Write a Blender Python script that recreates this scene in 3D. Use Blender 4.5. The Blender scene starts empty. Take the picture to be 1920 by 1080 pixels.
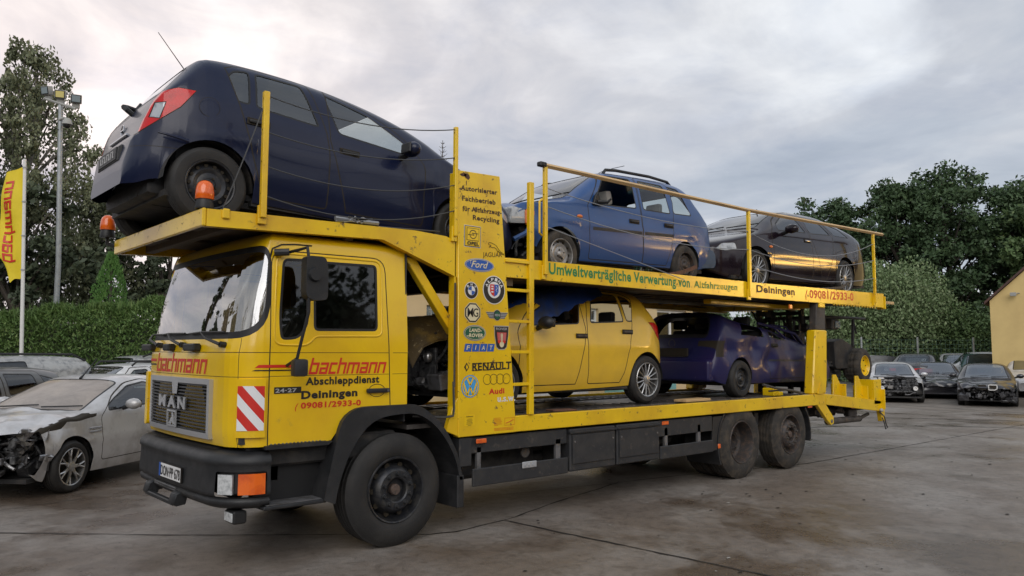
import bpy, bmesh, math, random
from mathutils import Vector, Matrix
from math import pi, sin, cos, radians, sqrt
random.seed(7)
SC = bpy.context.scene
COL = SC.collection

# ---------------------------------------------------------------- camera
cd = bpy.data.cameras.new("camera"); cam = bpy.data.objects.new("camera", cd); COL.objects.link(cam)
yaw, pitch, roll = radians(41.66351), radians(4.7349), radians(0.19558)
fw = Vector((sin(yaw)*cos(pitch), cos(yaw)*cos(pitch), sin(pitch)))
rt = Vector((cos(yaw), -sin(yaw), 0)); up = rt.cross(fw)
rt, up = cos(roll)*rt + sin(roll)*up, -sin(roll)*rt + cos(roll)*up
mw = Matrix((rt, up, -fw)).transposed().to_4x4(); mw.translation = Vector((-3.88356, -5.88768, 1.74043))
cam.matrix_world = mw
cd.sensor_width = 36; cd.lens = 26.94; cd.clip_start = .1; cd.clip_end = 2000
SC.camera = cam

# ---------------------------------------------------------------- world: dusk sky under broken cloud
SUN_AZ, SUN_EL = radians(222), radians(34)
DUSK = radians(118)                                 # where the last gap of bright evening sky is          # azimuth from +Y toward +X
W = bpy.data.worlds.new("World"); SC.world = W; W.use_nodes = True
nt = W.node_tree; nt.nodes.clear()
def N(t, **k):
    n = nt.nodes.new(t)
    for a, b in k.items(): setattr(n, a, b)
    return n
def LK(a, b): nt.links.new(a, b)
out = N("ShaderNodeOutputWorld"); mixb = N("ShaderNodeMixShader")
bg1 = N("ShaderNodeBackground"); bg2 = N("ShaderNodeBackground")
sky = N("ShaderNodeTexSky"); sky.sky_type = 'NISHITA'; sky.sun_disc = False
sky.sun_elevation = SUN_EL; sky.sun_rotation = SUN_AZ
LK(sky.outputs[0], bg1.inputs[0]); bg1.inputs[1].default_value = .1
tc = N("ShaderNodeTexCoord"); sep = N("ShaderNodeSeparateXYZ"); LK(tc.outputs['Generated'], sep.inputs[0])
def mth(op, a, b=None, c=None, clamp=False):
    n = N("ShaderNodeMath", operation=op); n.use_clamp = clamp
    for i, v in enumerate((a, b, c)):
        if v is None: continue
        if isinstance(v, (int, float)): n.inputs[i].default_value = v
        else: LK(v, n.inputs[i])
    return n.outputs[0]
zc = mth('MAXIMUM', sep.outputs[2], .0); den = mth('ADD', zc, .16)
cx_ = mth('DIVIDE', sep.outputs[0], den); cy_ = mth('DIVIDE', sep.outputs[1], den)
cmb = N("ShaderNodeCombineXYZ"); LK(cx_, cmb.inputs[0]); LK(cy_, cmb.inputs[1])
def noise(vec, scale, det=5, rough=.55, dist=0., off=0.):
    n = N("ShaderNodeTexNoise"); n.inputs['Scale'].default_value = scale; n.inputs['Detail'].default_value = det
    n.inputs['Roughness'].default_value = rough; n.inputs['Distortion'].default_value = dist
    mp = N("ShaderNodeMapping"); mp.inputs['Location'].default_value = (off, off*.7, off*.3); LK(vec, mp.inputs[0]); LK(mp.outputs[0], n.inputs[0])
    return n.outputs['Fac']
def ramp(fac, stops):
    n = N("ShaderNodeValToRGB"); cr = n.color_ramp
    while len(cr.elements) > 1: cr.elements.remove(cr.elements[-1])
    cr.elements[0].position = stops[0][0]; cr.elements[0].color = (*stops[0][1], 1)
    for p_, c_ in stops[1:]:
        e = cr.elements.new(p_); e.color = (*c_, 1)
    LK(fac, n.inputs[0]); return n.outputs[0]
def mixc(f, a, b, typ='MIX'):
    n = N("ShaderNodeMixRGB", blend_type=typ)
    for i, v in enumerate((f, a, b)):
        if isinstance(v, (int, float)): n.inputs[i].default_value = v
        elif isinstance(v, tuple): n.inputs[i].default_value = (*v, 1)
        else: LK(v, n.inputs[i])
    return n.outputs[0]
SKY_A = (.60, .575, .60); SKY_B = (.40, .425, .50)
n1 = noise(cmb.outputs[0], .85, 7, .52, .5, 3.1); n2 = noise(cmb.outputs[0], 2.6, 7, .6, .5, 9.3)
cl = ramp(n1, [(.32, (.345, .385, .44)), (.45, (.455, .485, .53)), (.55, (.58, .585, .60)), (.66, (.86, .86, .85))])
fine = ramp(n2, [(.28, (.80, .83, .89)), (.5, (1, 1, 1)), (.72, (1.17, 1.155, 1.12))])
cl = mixc(1., cl, fine, 'MULTIPLY')
# warm blush on one side (azimuth about -10 deg) and a bright low band where the sun has gone down
def towards(az):
    a = mth('MULTIPLY', sep.outputs[0], sin(az)); b = mth('MULTIPLY', sep.outputs[1], cos(az))
    return mth('ADD', a, b)
blush = mth('MULTIPLY', mth('POWER', mth('MAXIMUM', towards(radians(8)), 0.), 5.), .75, clamp=True)
cl = mixc(blush, cl, mixc(1., cl, (1.28, 1.06, 1.0), 'MULTIPLY'))
cl = mixc(1., cl, ramp(mth('MAXIMUM', towards(radians(80)), 0.), [(.55, (1, 1, 1)), (1., (.76, .80, .86))]), 'MULTIPLY')
glow = mth('POWER', mth('MAXIMUM', towards(DUSK), 0.), 2.5)
low = mth('SUBTRACT', 1., mth('MULTIPLY', zc, 1.7), clamp=True)
cl = mixc(mth('MULTIPLY', mth('MULTIPLY', glow, low), .3, clamp=True), cl, (.95, .88, .82))
band = mth('MULTIPLY', mth('POWER', mth('MAXIMUM', towards(DUSK), 0.), 45.), mth('SUBTRACT', 1., mth('MULTIPLY', mth('ABSOLUTE', mth('SUBTRACT', sep.outputs[2], .085)), 26.), clamp=True), clamp=True)
cl = mixc(band, cl, (24.0, 13.5, 3.2))
LK(cl, bg2.inputs[0]); bg2.inputs[1].default_value = 1.31
mixb.inputs[0].default_value = .9
LK(bg1.outputs[0], mixb.inputs[1]); LK(bg2.outputs[0], mixb.inputs[2]); LK(mixb.outputs[0], out.inputs[0])

sd = bpy.data.lights.new("sun", 'SUN'); sun = bpy.data.objects.new("sun", sd); COL.objects.link(sun)
sd.energy = 1.45; sd.angle = radians(50); sd.color = (1, .95, .90)
sdir = Vector((sin(SUN_AZ)*cos(SUN_EL), cos(SUN_AZ)*cos(SUN_EL), sin(SUN_EL)))
sun.rotation_euler = sdir.to_track_quat('Z', 'Y').to_euler()
SC.view_settings.view_transform = 'Standard'; SC.view_settings.look = 'None'
SC.view_settings.exposure = 0; SC.view_settings.gamma = 1; SC.view_settings.use_curve_mapping = False
SC.render.engine = 'CYCLES'
SC.cycles.max_bounces = 7; SC.cycles.transparent_max_bounces = 24; SC.cycles.glossy_bounces = 3
SC.cycles.diffuse_bounces = 3; SC.cycles.transmission_bounces = 4; SC.cycles.caustics_reflective = False; SC.cycles.caustics_refractive = False

# ---------------------------------------------------------------- materials
MT = {}
def mat(name, c, r=.5, metal=0., coat=0., c2=None, ns=3., lo=.45, hi=.65, bump=0., bs=60., c3=None, ns3=9., lo3=.6, hi3=.7, r3=None,
        spec=.5, sheen=0., trans=0., emis=None, rvar=0., coatr=.05, detail=6., stretch=(1, 1, 1)):
    global nt
    m = bpy.data.materials.new(name); m.use_nodes = True; t = m.node_tree; p = t.nodes['Principled BSDF']
    save, nt_ = nt, t; nt = t
    p.inputs['Roughness'].default_value = r; p.inputs['Metallic'].default_value = metal
    p.inputs['Coat Weight'].default_value = coat; p.inputs['Coat Roughness'].default_value = coatr
    p.inputs['Specular IOR Level'].default_value = spec
    if trans: p.inputs['Transmission Weight'].default_value = trans
    if emis: p.inputs['Emission Color'].default_value = (*emis[:3], 1); p.inputs['Emission Strength'].default_value = emis[3]
    tc = N("ShaderNodeTexCoord"); mp = N("ShaderNodeMapping"); mp.inputs['Scale'].default_value = stretch; LK(tc.outputs['Object'], mp.inputs[0]); v = mp.outputs[0]
    col = None
    if c2 is not None:
        f = noise(v, ns, detail, .6, .2); mr = N("ShaderNodeMapRange"); LK(f, mr.inputs[0]); mr.inputs[1].default_value = lo; mr.inputs[2].default_value = hi
        col = mixc(mr.outputs[0], tuple(c), tuple(c2))
    if c3 is not None:
        f = noise(v, ns3, 8, .65, .3, 5.); mr = N("ShaderNodeMapRange"); LK(f, mr.inputs[0]); mr.inputs[1].default_value = lo3; mr.inputs[2].default_value = hi3
        col = mixc(mr.outputs[0], col if col is not None else tuple(c), tuple(c3))
        if r3 is not None:
            q = mth('ADD', mth('MULTIPLY', mr.outputs[0], r3-r), r); LK(q, p.inputs['Roughness'])
            if coat: LK(mth('MULTIPLY', mth('SUBTRACT', 1., mr.outputs[0]), coat), p.inputs['Coat Weight'])
    elif rvar:
        f = noise(v, ns*2.3, 4, .6, 0., 2.); LK(mth('ADD', mth('MULTIPLY', f, rvar*2), r-rvar), p.inputs['Roughness'])
    if col is None: p.inputs['Base Color'].default_value = (*c, 1)
    else: LK(col, p.inputs['Base Color'])
    if bump:
        f = noise(v, bs, 3, .6); b = N("ShaderNodeBump"); b.inputs['Strength'].default_value = bump; b.inputs['Distance'].default_value = .01
        LK(f, b.inputs['Height']); LK(b.outputs[0], p.inputs['Normal'])
    nt = save; MT[name] = m; return m
def glass(name, tint, amt=.6, r=.02, f0=1.52, dust=None, dlo=.5, dhi=.7):
    """thin pane: tinted see-through plus a mirror-like film; amt = how much light passes"""
    global nt
    m = bpy.data.materials.new(name); m.use_nodes = True; t = m.node_tree; t.nodes.clear(); save = nt; nt = t
    o = N("ShaderNodeOutputMaterial"); tr = N("ShaderNodeBsdfTransparent"); gl = N("ShaderNodeBsdfGlossy"); mx = N("ShaderNodeMixShader")
    tr.inputs[0].default_value = (tint[0]*amt, tint[1]*amt, tint[2]*amt, 1); gl.inputs[0].default_value = (.95, .97, 1, 1); gl.inputs['Roughness'].default_value = r
    gn = N("ShaderNodeNewGeometry"); dp = N("ShaderNodeVectorMath", operation='DOT_PRODUCT'); LK(gn.outputs['Normal'], dp.inputs[0]); LK(gn.outputs['Incoming'], dp.inputs[1])
    sch = mth('ADD', mth('MULTIPLY', mth('POWER', mth('SUBTRACT', 1., mth('ABSOLUTE', dp.outputs['Value']), clamp=True), 4.), 1-f0), f0)
    LK(sch, mx.inputs[0]); LK(tr.outputs[0], mx.inputs[1]); LK(gl.outputs[0], mx.inputs[2]); res = mx.outputs[0]
    if dust:
        d = N("ShaderNodeBsdfDiffuse"); d.inputs[0].default_value = (*dust[:3], 1); tc = N("ShaderNodeTexCoord")
        f = noise(tc.outputs['Object'], 2.2, 7, .7, .4); mr = N("ShaderNodeMapRange"); LK(f, mr.inputs[0]); mr.inputs[1].default_value = dlo; mr.inputs[2].default_value = dhi
        m2 = N("ShaderNodeMixShader"); LK(mth('ADD', mth('MULTIPLY', mr.outputs[0], dust[3]), dust[4]), m2.inputs[0]); LK(res, m2.inputs[1]); LK(d.outputs[0], m2.inputs[2]); res = m2.outputs[0]
    LK(res, o.inputs[0]); nt = save; MT[name] = m; return m

YEL = (.84, .545, .005)
mat('truck_yellow', YEL, .32, coat=.35, c2=(.68, .40, .010), ns=1.3, c3=(.17, .10, .04), ns3=13, lo3=.61, hi3=.68, r3=.7, coatr=.12, bump=.02, bs=5)
mat('cab_yellow', (.84, .54, .005), .3, coat=.6, c2=(.74, .44, .010), ns=1.1, c3=(.40, .25, .06), ns3=6, lo3=.62, hi3=.85, coatr=.07, bump=.012, bs=3.5)
mat('seam', (.02, .014, .006), .7)
mat('black_plastic', (.014, .015, .017), .5, c2=(.028, .028, .030), ns=5, rvar=.12, bump=.15, bs=90)
mat('black_soft', (.013, .013, .014), .5)
mat('chassis', (.017, .017, .018), .65, c2=(.05, .045, .04), ns=6, bump=.2, bs=40)
mat('grey_panel', (.022, .023, .026), .6, c2=(.038, .037, .037), ns=5, c3=(.10, .085, .07), ns3=14, lo3=.58, hi3=.75, bump=.08, bs=40)
mat('tyre', (.016, .0155, .0155), .7, c2=(.030, .028, .026), ns=4, bump=.25, bs=70)
mat('muddy_tyre', (.03, .027, .024), .85, c2=(.075, .06, .045), ns=7, bump=.5, bs=60)
mat('dark_rim', (.03, .032, .038), .42, metal=.5, c2=(.07, .068, .066), ns=14, rvar=.15)
mat('rust_rim', (.05, .045, .045), .6, metal=.3, c2=(.11, .075, .055), ns=22)
mat('hub_rust', (.11, .075, .06), .7, c2=(.05, .04, .035), ns=30)
mat('alloy', (.50, .50, .50), .32, metal=.85, c2=(.34, .33, .32), ns=14)
mat('alloy_dull', (.36, .35, .34), .45, metal=.6, c2=(.22, .2, .18), ns=14)
mat('chrome', (.6, .6, .62), .15, metal=1.)
mat('silver_trim', (.52, .53, .55), .35, metal=.5)
mat('steel', (.20, .20, .21), .5, metal=.5, c2=(.1, .095, .09), ns=9)
mat('grime_steel', (.075, .068, .062), .7, metal=.1, c2=(.035, .03, .027), ns=3.5, c3=(.13, .09, .06), ns3=13, lo3=.55, hi3=.7, bump=.3, bs=30)
mat('deck_plate', (.085, .077, .072), .45, c2=(.035, .03, .027), ns=2.2, c3=(.13, .11, .10), ns3=7, lo3=.52, hi3=.66, r3=.25, bump=.2, bs=50)
mat('underdeck', (.10, .072, .045), .7, c2=(.045, .033, .024), ns=2.4, c3=(.30, .18, .03), ns3=3.3, lo3=.6, hi3=.72, bump=.3, bs=30)
mat('rusty', (.14, .065, .04), .8, c2=(.07, .035, .025), ns=20)
mat('wood_rail', (.62, .42, .20), .6, c2=(.42, .28, .14), ns=6, stretch=(.2, 3, 3), c3=(.2, .14, .08), ns3=8, lo3=.62, hi3=.75)
mat('cable', (.10, .10, .10), .45, metal=.6)
mat('cable_grey', (.30, .31, .33), .45, metal=.4)
mat('orange_lens', (.85, .15, .01), .18, coat=.6, c2=(.65, .09, .008), ns=8)
mat('red_lens', (.60, .008, .008), .2, coat=.4, spec=.3, c2=(.40, .012, .012), ns=9)
mat('dark_red_lens', (.25, .008, .01), .15, coat=.8)
mat('clear_lens', (.46, .48, .50), .1, coat=.9, metal=.2, c2=(.22, .235, .25), ns=14)
mat('white', (.80, .80, .80), .45); mat('d_white', (.75, .74, .72), .4)
mat('d_black', (.02, .017, .015), .4); mat('d_brown', (.045, .02, .012), .45)
mat('d_red', (.62, .03, .015), .4); mat('d_green', (.015, .22, .07), .45); mat('d_blue', (.02, .10, .42), .4); mat('d_sky', (.06, .34, .70), .4)
mat('d_yel', YEL, .35, coat=.3); mat('d_grey', (.38, .38, .38), .4); mat('d_dgreen', (.01, .10, .05), .4); mat('d_gold', (.7, .62, .40), .4)
mat('d_green_faded', (.06, .22, .05), .45, c2=(.5, .38, .02), ns=9, lo=.5, hi=.6); mat('lamp_clear', (.62, .64, .65), .12, coat=.9, c2=(.35, .37, .38), ns=22)
mat('refl_white', (.78, .79, .80), .35); mat('refl_red', (.60, .03, .02), .35)
# car paints
mat('p_navy', (.005, .009, .034), .32, coat=.28, spec=.3, c2=(.009, .014, .042), ns=1.6, coatr=.05, bump=.006, bs=7, c3=(.10, .11, .13), ns3=34, lo3=.70, hi3=.76)
mat('p_blue', (.010, .060, .205), .36, coat=.5, c2=(.014, .068, .22), ns=2, coatr=.08, bump=.01, bs=6, c3=(.10, .14, .20), ns3=20, lo3=.64, hi3=.74)
mat('p_plum', (.010, .006, .010), .16, coat=.45, spec=.2, coatr=.03, c2=(.024, .016, .022), ns=1.5, bump=.004, bs=6)
mat('p_yellow', (.74, .46, .022), .35, coat=.6, c2=(.64, .39, .025), ns=1.6, coatr=.1, bump=.008, bs=6, c3=(.25, .17, .05), ns3=16, lo3=.68, hi3=.76)
mat('p_violet', (.012, .013, .070), .42, coat=.22, spec=.35, c2=(.02, .013, .07), ns=1.7, coatr=.12, bump=.02, bs=9, c3=(.12, .11, .14), ns3=18, lo3=.66, hi3=.74)
mat('p_silver', (.60, .60, .61), .38, metal=.3, coat=.5, c2=(.42, .41, .405), ns=3, coatr=.12, bump=.008, bs=7, c3=(.2, .17, .15), ns3=13, lo3=.66, hi3=.78)
mat('p_black', (.012, .012, .017), .3, coat=.9, c2=(.02, .018, .024), ns=2, coatr=.06)
mat('p_white', (.66, .67, .68), .35, coat=.5, c2=(.55, .55, .55), ns=3)
mat('p_grey', (.11, .115, .12), .4, metal=.4, coat=.5, c2=(.15, .15, .15), ns=3)
mat('p_teal', (.02, .07, .075), .35, coat=.7, c2=(.03, .08, .08), ns=3)
mat('p_red', (.35, .02, .02), .35, coat=.6)
mat('hood_dust', (.11, .075, .03), .6, c2=(.30, .19, .04), ns=4, c3=(.45, .36, .2), ns3=22, lo3=.60, hi3=.68)
mat('rubber', (.010, .010, .011), .5)
mat('interior', (.035, .036, .04), .8); mat('seat_grey', (.36, .34, .31), .85, c2=(.26, .25, .23), ns=12); mat('seat_dark', (.03, .03, .032), .85)
mat('engine', (.028, .028, .03), .5, c2=(.10, .10, .10), ns=13, lo=.5, hi=.62, bump=.6, bs=25)
mat('crumple', (.42, .42, .43), .3, metal=.7, c2=(.10, .10, .10), ns=13, bump=.8, bs=18)
mat('black_crumple', (.02, .02, .024), .35, coat=.5, c2=(.06, .06, .065), ns=9, bump=.9, bs=14)
mat('blue_tarp', (.008, .035, .16), .4, c2=(.02, .03, .06), ns=6, bump=.5, bs=9)
mat('foil', (.45, .46, .46), .25, metal=.1, c2=(.25, .26, .27), ns=8, bump=.9, bs=10)
mat('turquoise', (.22, .48, .46), .5, c2=(.18, .38, .38), ns=4)
mat('amber', (.75, .18, .02), .3, coat=.5)
G_CAR = glass('glass_car', (.75, .85, .85), .6, .02, .10)
G_DARK = glass('glass_dark', (.5, .56, .6), .4, .02, .09)
G_NAVY = glass('glass_navy', (.86, .92, .92), .85, .02, .15)
G_CLEAR = glass('glass_clear', (.88, .93, .92), .88, .02, .06)
G_WS = glass('glass_windscreen', (.75, .78, .8), .6, .015, .30)
G_DOOR = glass('glass_cab_door', (.75, .72, .66), .7, .02, .08)
G_DIRTY = glass('glass_dirty', (.8, .78, .72), .7, .08, .07, (.46, .41, .37, .35, .52), .35, .7)

mat('p_blue_dull', (.05, .085, .14), .6, c2=(.04, .06, .09), ns=5)
# ---------------------------------------------------------------- mesh helpers
def tag(o, label=None, cat=None, group=None, kind=None):
    if label: o['label'] = label
    if cat: o['category'] = cat
    if group: o['group'] = group
    if kind: o['kind'] = kind
    return o
def empty(name, loc=(0, 0, 0), rot=(0, 0, 0), **k):
    o = bpy.data.objects.new(name, None); COL.objects.link(o); o.location = loc; o.rotation_euler = rot
    o.empty_display_size = .2
    return tag(o, **k)
def convex_round(pts, r, seg=4):
    """round the corners of a polygon"""
    n = len(pts); res = []
    rs = r if isinstance(r, (list, tuple)) else [r]*n
    for i in range(n):
        p0, p, p1 = Vector(pts[i-1]), Vector(pts[i]), Vector(pts[(i+1) % n]); a = (p0-p); b = (p1-p)
        rr = min(rs[i], a.length*.48, b.length*.48)
        if rr < 1e-4: res.append(tuple(p)); continue
        A = p + a.normalized()*rr; B = p + b.normalized()*rr
        for k in range(seg+1):
            t = k/seg; res.append(tuple((1-t)**2*A + 2*t*(1-t)*p + t*t*B))
    return res
def offset_poly(P, d):
    """outward offset of a convex polygon given in any winding"""
    n = len(P); ar = sum(P[i][0]*P[(i+1) % n][1]-P[(i+1) % n][0]*P[i][1] for i in range(n)); s = 1 if ar > 0 else -1
    res = []
    if d < 0:                                            # shrink by clipping with every edge moved inward
        Q = [tuple(p) for p in P]
        for i in range(n):
            a, b = P[i], P[(i+1) % n]; dx, dy = b[0]-a[0], b[1]-a[1]; L = sqrt(dx*dx+dy*dy)
            if L < 1e-6: continue
            nx, ny = -dy/L*s, dx/L*s; c0 = -(nx*a[0]+ny*a[1])+d
            Q, _ = split(Q, lambda v: nx*v[0]+ny*v[1]+c0)
            if not Q: return [tuple(p) for p in P]
        return Q
    for i in range(n):
        a, b, c = Vector(P[i-1]), Vector(P[i]), Vector(P[(i+1) % n])
        e1 = (b-a); e2 = (c-b)
        if e1.length < 1e-9 or e2.length < 1e-9: res.append(tuple(b)); continue
        n1 = Vector((e1.y, -e1.x)).normalized()*s; n2 = Vector((e2.y, -e2.x)).normalized()*s
        m = (n1+n2)
        if m.length < 1e-6: res.append(tuple(b)); continue
        m.normalize(); k = d/max(.35, m.dot(n1)); res.append(tuple(b+m*k))
    return res
class MB:
    def __init__(s): s.v = []; s.f = []; s.m = []; s.M = None
    def add(s, vs, fs, mi=0):
        o = len(s.v)
        if s.M is not None: vs = [s.M @ Vector(v) for v in vs]
        s.v += [tuple(v) for v in vs]; s.f += [tuple(i+o for i in f) for f in fs]; s.m += [mi]*len(fs)
    def bm(s, b, mi=0):
        b.verts.index_update(); s.add([v.co.copy() for v in b.verts], [[v.index for v in f.verts] for f in b.faces], mi); b.free()
    def box(s, x0, x1, y0, y1, z0, z1, mi=0, bev=0., seg=1, rot=None):
        b = bmesh.new(); bmesh.ops.create_cube(b, size=1)
        for v in b.verts: v.co = Vector(((x0+x1)/2+v.co.x*(x1-x0), (y0+y1)/2+v.co.y*(y1-y0), (z0+z1)/2+v.co.z*(z1-z0)))
        if bev: bmesh.ops.bevel(b, geom=list(b.edges), offset=bev, segments=seg, affect='EDGES', profile=.6)
        if rot:
            c = Vector(((x0+x1)/2, (y0+y1)/2, (z0+z1)/2)); R = Matrix.Rotation(rot[0], 3, rot[1])
            for v in b.verts: v.co = c + R @ (v.co-c)
        s.bm(b, mi)
    def prism(s, pts, ax, a, b_, mi=0, bev=0., seg=1):
        """polygon extruded along axis: 'y' pts=(x,z); 'x' pts=(y,z); 'z' pts=(x,y)"""
        f = {'y': lambda p, t: (p[0], t, p[1]), 'x': lambda p, t: (t, p[0], p[1]), 'z': lambda p, t: (p[0], p[1], t)}[ax]
        b = bmesh.new(); A = [b.verts.new(f(p, a)) for p in pts]; B = [b.verts.new(f(p, b_)) for p in pts]; n = len(pts)
        b.faces.new(A); b.faces.new(B[::-1])
        for i in range(n): b.faces.new((A[i], B[i], B[(i+1) % n], A[(i+1) % n]))
        bmesh.ops.recalc_face_normals(b, faces=b.faces)
        if bev:
            bmesh.ops.bevel(b, geom=[e for e in b.edges], offset=bev, segments=seg, affect='EDGES', profile=.6, clamp_overlap=True)
        bmesh.ops.triangulate(b, faces=[f for f in b.faces if len(f.verts) > 4])
        s.bm(b, mi)
    def tube(s, path, r, n=8, mi=0, caps=True, flat=1.):
        P = [Vector(p) for p in path]; m = len(P); rings = []; prev = None
        rr = r if isinstance(r, (list, tuple)) else [r]*m
        for i in range(m):
            d = (P[min(i+1, m-1)]-P[max(i-1, 0)]).normalized()
            if prev is None:
                u = d.cross(Vector((0, 0, 1)));
                if u.length < .05: u = d.cross(Vector((0, 1, 0)))
            else: u = prev - d*prev.dot(d)
            u.normalize(); prev = u; w = d.cross(u)
            rings.append([P[i] + (u*cos(2*pi*k/n) + w*sin(2*pi*k/n)*flat)*rr[i] for k in range(n)])
        vs = [v for r_ in rings for v in r_]
        fs = [(i*n+k, i*n+(k+1) % n, (i+1)*n+(k+1) % n, (i+1)*n+k) for i in range(m-1) for k in range(n)]
        if caps: fs += [tuple(range(n))[::-1], tuple((m-1)*n+k for k in range(n))]
        s.add(vs, fs, mi)
    def lathe(s, prof, c=(0, 0, 0), ax='y', n=40, mi=0, a0=0., a1=2*pi, wob=None):
        """prof: list of (radius, height along axis)"""
        full = abs(a1-a0-2*pi) < 1e-6; k = n if full else n+1; vs = []
        for j in range(k):
            t = a0+(a1-a0)*j/n
            for (r, h) in prof:
                if wob: r = r+wob(t, r, h)
                q = {'y': (r*cos(t), h, r*sin(t)), 'x': (h, r*cos(t), r*sin(t)), 'z': (r*cos(t), r*sin(t), h)}[ax]
                vs.append((q[0]+c[0], q[1]+c[1], q[2]+c[2]))
        m = len(prof); fs = []
        for j in range(n):
            j2 = (j+1) % k
            for i in range(m-1): fs.append((j*m+i, j*m+i+1, j2*m+i+1, j2*m+i))
        s.add(vs, fs, mi)
    def grid(s, f, nu, nv, mi=0):
        vs = [f(i/nu, j/nv) for i in range(nu+1) for j in range(nv+1)]; w = nv+1
        s.add(vs, [(i*w+j, (i+1)*w+j, (i+1)*w+j+1, i*w+j+1) for i in range(nu) for j in range(nv)], mi)
    def blob(s, c, r, mi=0, sub=2, jit=0., seed=1):
        b = bmesh.new(); bmesh.ops.create_icosphere(b, subdivisions=sub, radius=1); R = random.Random(seed)
        rx, ry, rz = r if isinstance(r, (tuple, list)) else (r, r, r)
        for v in b.verts:
            k = 1+R.uniform(-jit, jit); v.co = Vector((c[0]+v.co.x*rx*k, c[1]+v.co.y*ry*k, c[2]+v.co.z*rz*k))
        s.bm(b, mi)
    def build(s, name, mats, parent=None, ang=35, weld=True, **k):
        if isinstance(mats, str): mats = [mats]
        me = bpy.data.meshes.new(name); me.from_pydata(s.v, [], s.f)
        for m in mats: me.materials.append(MT[m] if isinstance(m, str) else m)
        me.polygons.foreach_set('material_index', s.m)
        if weld:
            b = bmesh.new(); b.from_mesh(me); bmesh.ops.recalc_face_normals(b, faces=b.faces); b.to_mesh(me); b.free()
        me.update(); me.shade_smooth(); me.set_sharp_from_angle(angle=radians(ang))
        o = bpy.data.objects.new(name, me); COL.objects.link(o)
        if parent: o.parent = parent
        return tag(o, **k)
def junk(mb, x0, x1, y0, y1, z0, z1, n, seed, mis=(0,), sz=(.03, .12)):
    """hoses, housings and brackets that fill an opened engine bay"""
    R = random.Random(seed)
    for i in range(n):
        c = Vector((R.uniform(x0, x1), R.uniform(y0, y1), R.uniform(z0, z1))); mi = R.choice(mis); k = R.random(); a = R.uniform(*sz)
        if k < .35:
            b = R.uniform(.4, 1.3)*a; h = R.uniform(.3, 1.)*a
            mb.box(c.x-a, c.x+a, c.y-b, c.y+b, c.z-h, c.z+h, mi, a*.15, rot=(R.uniform(-.6, .6), R.choice('XYZ')))
        elif k < .75:
            p = [c]; d = Vector((R.uniform(-1, 1), R.uniform(-1, 1), R.uniform(-.7, .7))).normalized()
            for j in range(5):
                d = (d+Vector((R.uniform(-.5, .5), R.uniform(-.5, .5), R.uniform(-.5, .5)))).normalized(); q = p[-1]+d*a*1.1
                q.x = min(max(q.x, x0), x1); q.y = min(max(q.y, y0), y1); q.z = min(max(q.z, z0), z1)
                if (q-p[-1]).length > .004: p.append(q)
            if len(p) > 2: mb.tube(p, R.uniform(.008, .022), 6, mi)
        else:
            ax = R.choice('xyz'); r = a*.7; mb.lathe([(0, -r*.6), (r, -r*.6), (r, -r*.2), (r*.6, -r*.2), (r*.6, r*.3), (r*.9, r*.3), (r*.9, r*.6), (0, r*.6)], c, ax, 14, mi)

# text -----------------------------------------------------------
_tc = {}
def text2d(txt, bold=0., shear=0.):
    """outline letters -> (verts2d, faces), height of capitals about .7"""
    key = (txt, bold, shear)
    if key in _tc: return _tc[key]
    cu = bpy.data.curves.new('t', 'FONT'); cu.body = txt; cu.size = 1; cu.offset = bold; cu.shear = shear; cu.resolution_u = 3; cu.space_character = 1+bold*2.5
    o = bpy.data.objects.new('t', cu); me = o.to_mesh()
    vs = [(v.co.x, v.co.y) for v in me.vertices]; fs = [tuple(p.vertices) for p in me.polygons]
    o.to_mesh_clear(); bpy.data.objects.remove(o); bpy.data.curves.remove(cu)
    _tc[key] = (vs, fs); return vs, fs
def put_text(mb, txt, place, x0, x1, z, h, mi=0, bold=.02, shear=0.):
    """place(u, v) -> 3D point; letters fill u in x0..x1, capitals from v=z to z+h"""
    vs, fs = text2d(txt, bold, shear); a = min(v[0] for v in vs); b = max(v[0] for v in vs); cap = .69+bold*2
    z1 = z if not isinstance(z, tuple) else z[1]; z0 = z if not isinstance(z, tuple) else z[0]
    def q(v):
        t = (v[0]-a)/(b-a); return place(x0+(x1-x0)*t, z0+(z1-z0)*t+(v[1]+bold)/cap*h)
    mb.add([q(v) for v in vs], fs, mi)
STROKE = {'b': [(0, .2, 0, 1.4), (.2, .85, 0, .2), (.65, .85, .2, 1), (.2, .65, .8, 1)], 'a': [(0, .8, .8, 1), (.6, .8, 0, .8), (0, .6, 0, .2), (0, .2, .2, .58), (.2, .6, .4, .58)],
          'c': [(0, .2, 0, 1), (.2, .72, .8, 1), (.2, .72, 0, .2)], 'h': [(0, .2, 0, 1.4), (.2, .62, .8, 1), (.62, .82, 0, 1)],
          'm': [(0, .2, 0, 1), (.2, .52, .8, 1), (.52, .71, 0, 1), (.71, 1.04, .8, 1), (1.04, 1.24, 0, 1)], 'n': [(0, .2, 0, 1), (.2, .62, .8, 1), (.62, .82, 0, 1)]}
STW = {'b': .85, 'a': .8, 'c': .72, 'h': .82, 'm': 1.24, 'n': .82}
def stroke_text(mb, txt, place, x0, x1, z, h, mi=0, shear=.28, gap=.14):
    tot = sum(STW[c] for c in txt)+gap*(len(txt)-1); k = (x1-x0)/(tot+shear*1.); x = 0.
    for c in txt:
        for (a, b, c0, c1) in STROKE[c]:
            n = 3
            for i in range(n):
                p, q = a+(b-a)*i/n, a+(b-a)*(i+1)/n
                mb.add([place(x0+(x+u+shear*w)*k, z+w*h) for u, w in ((p, c0), (q, c0), (q, c1), (p, c1))], [(0, 1, 2, 3)], mi)
        x += STW[c]+gap
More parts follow.
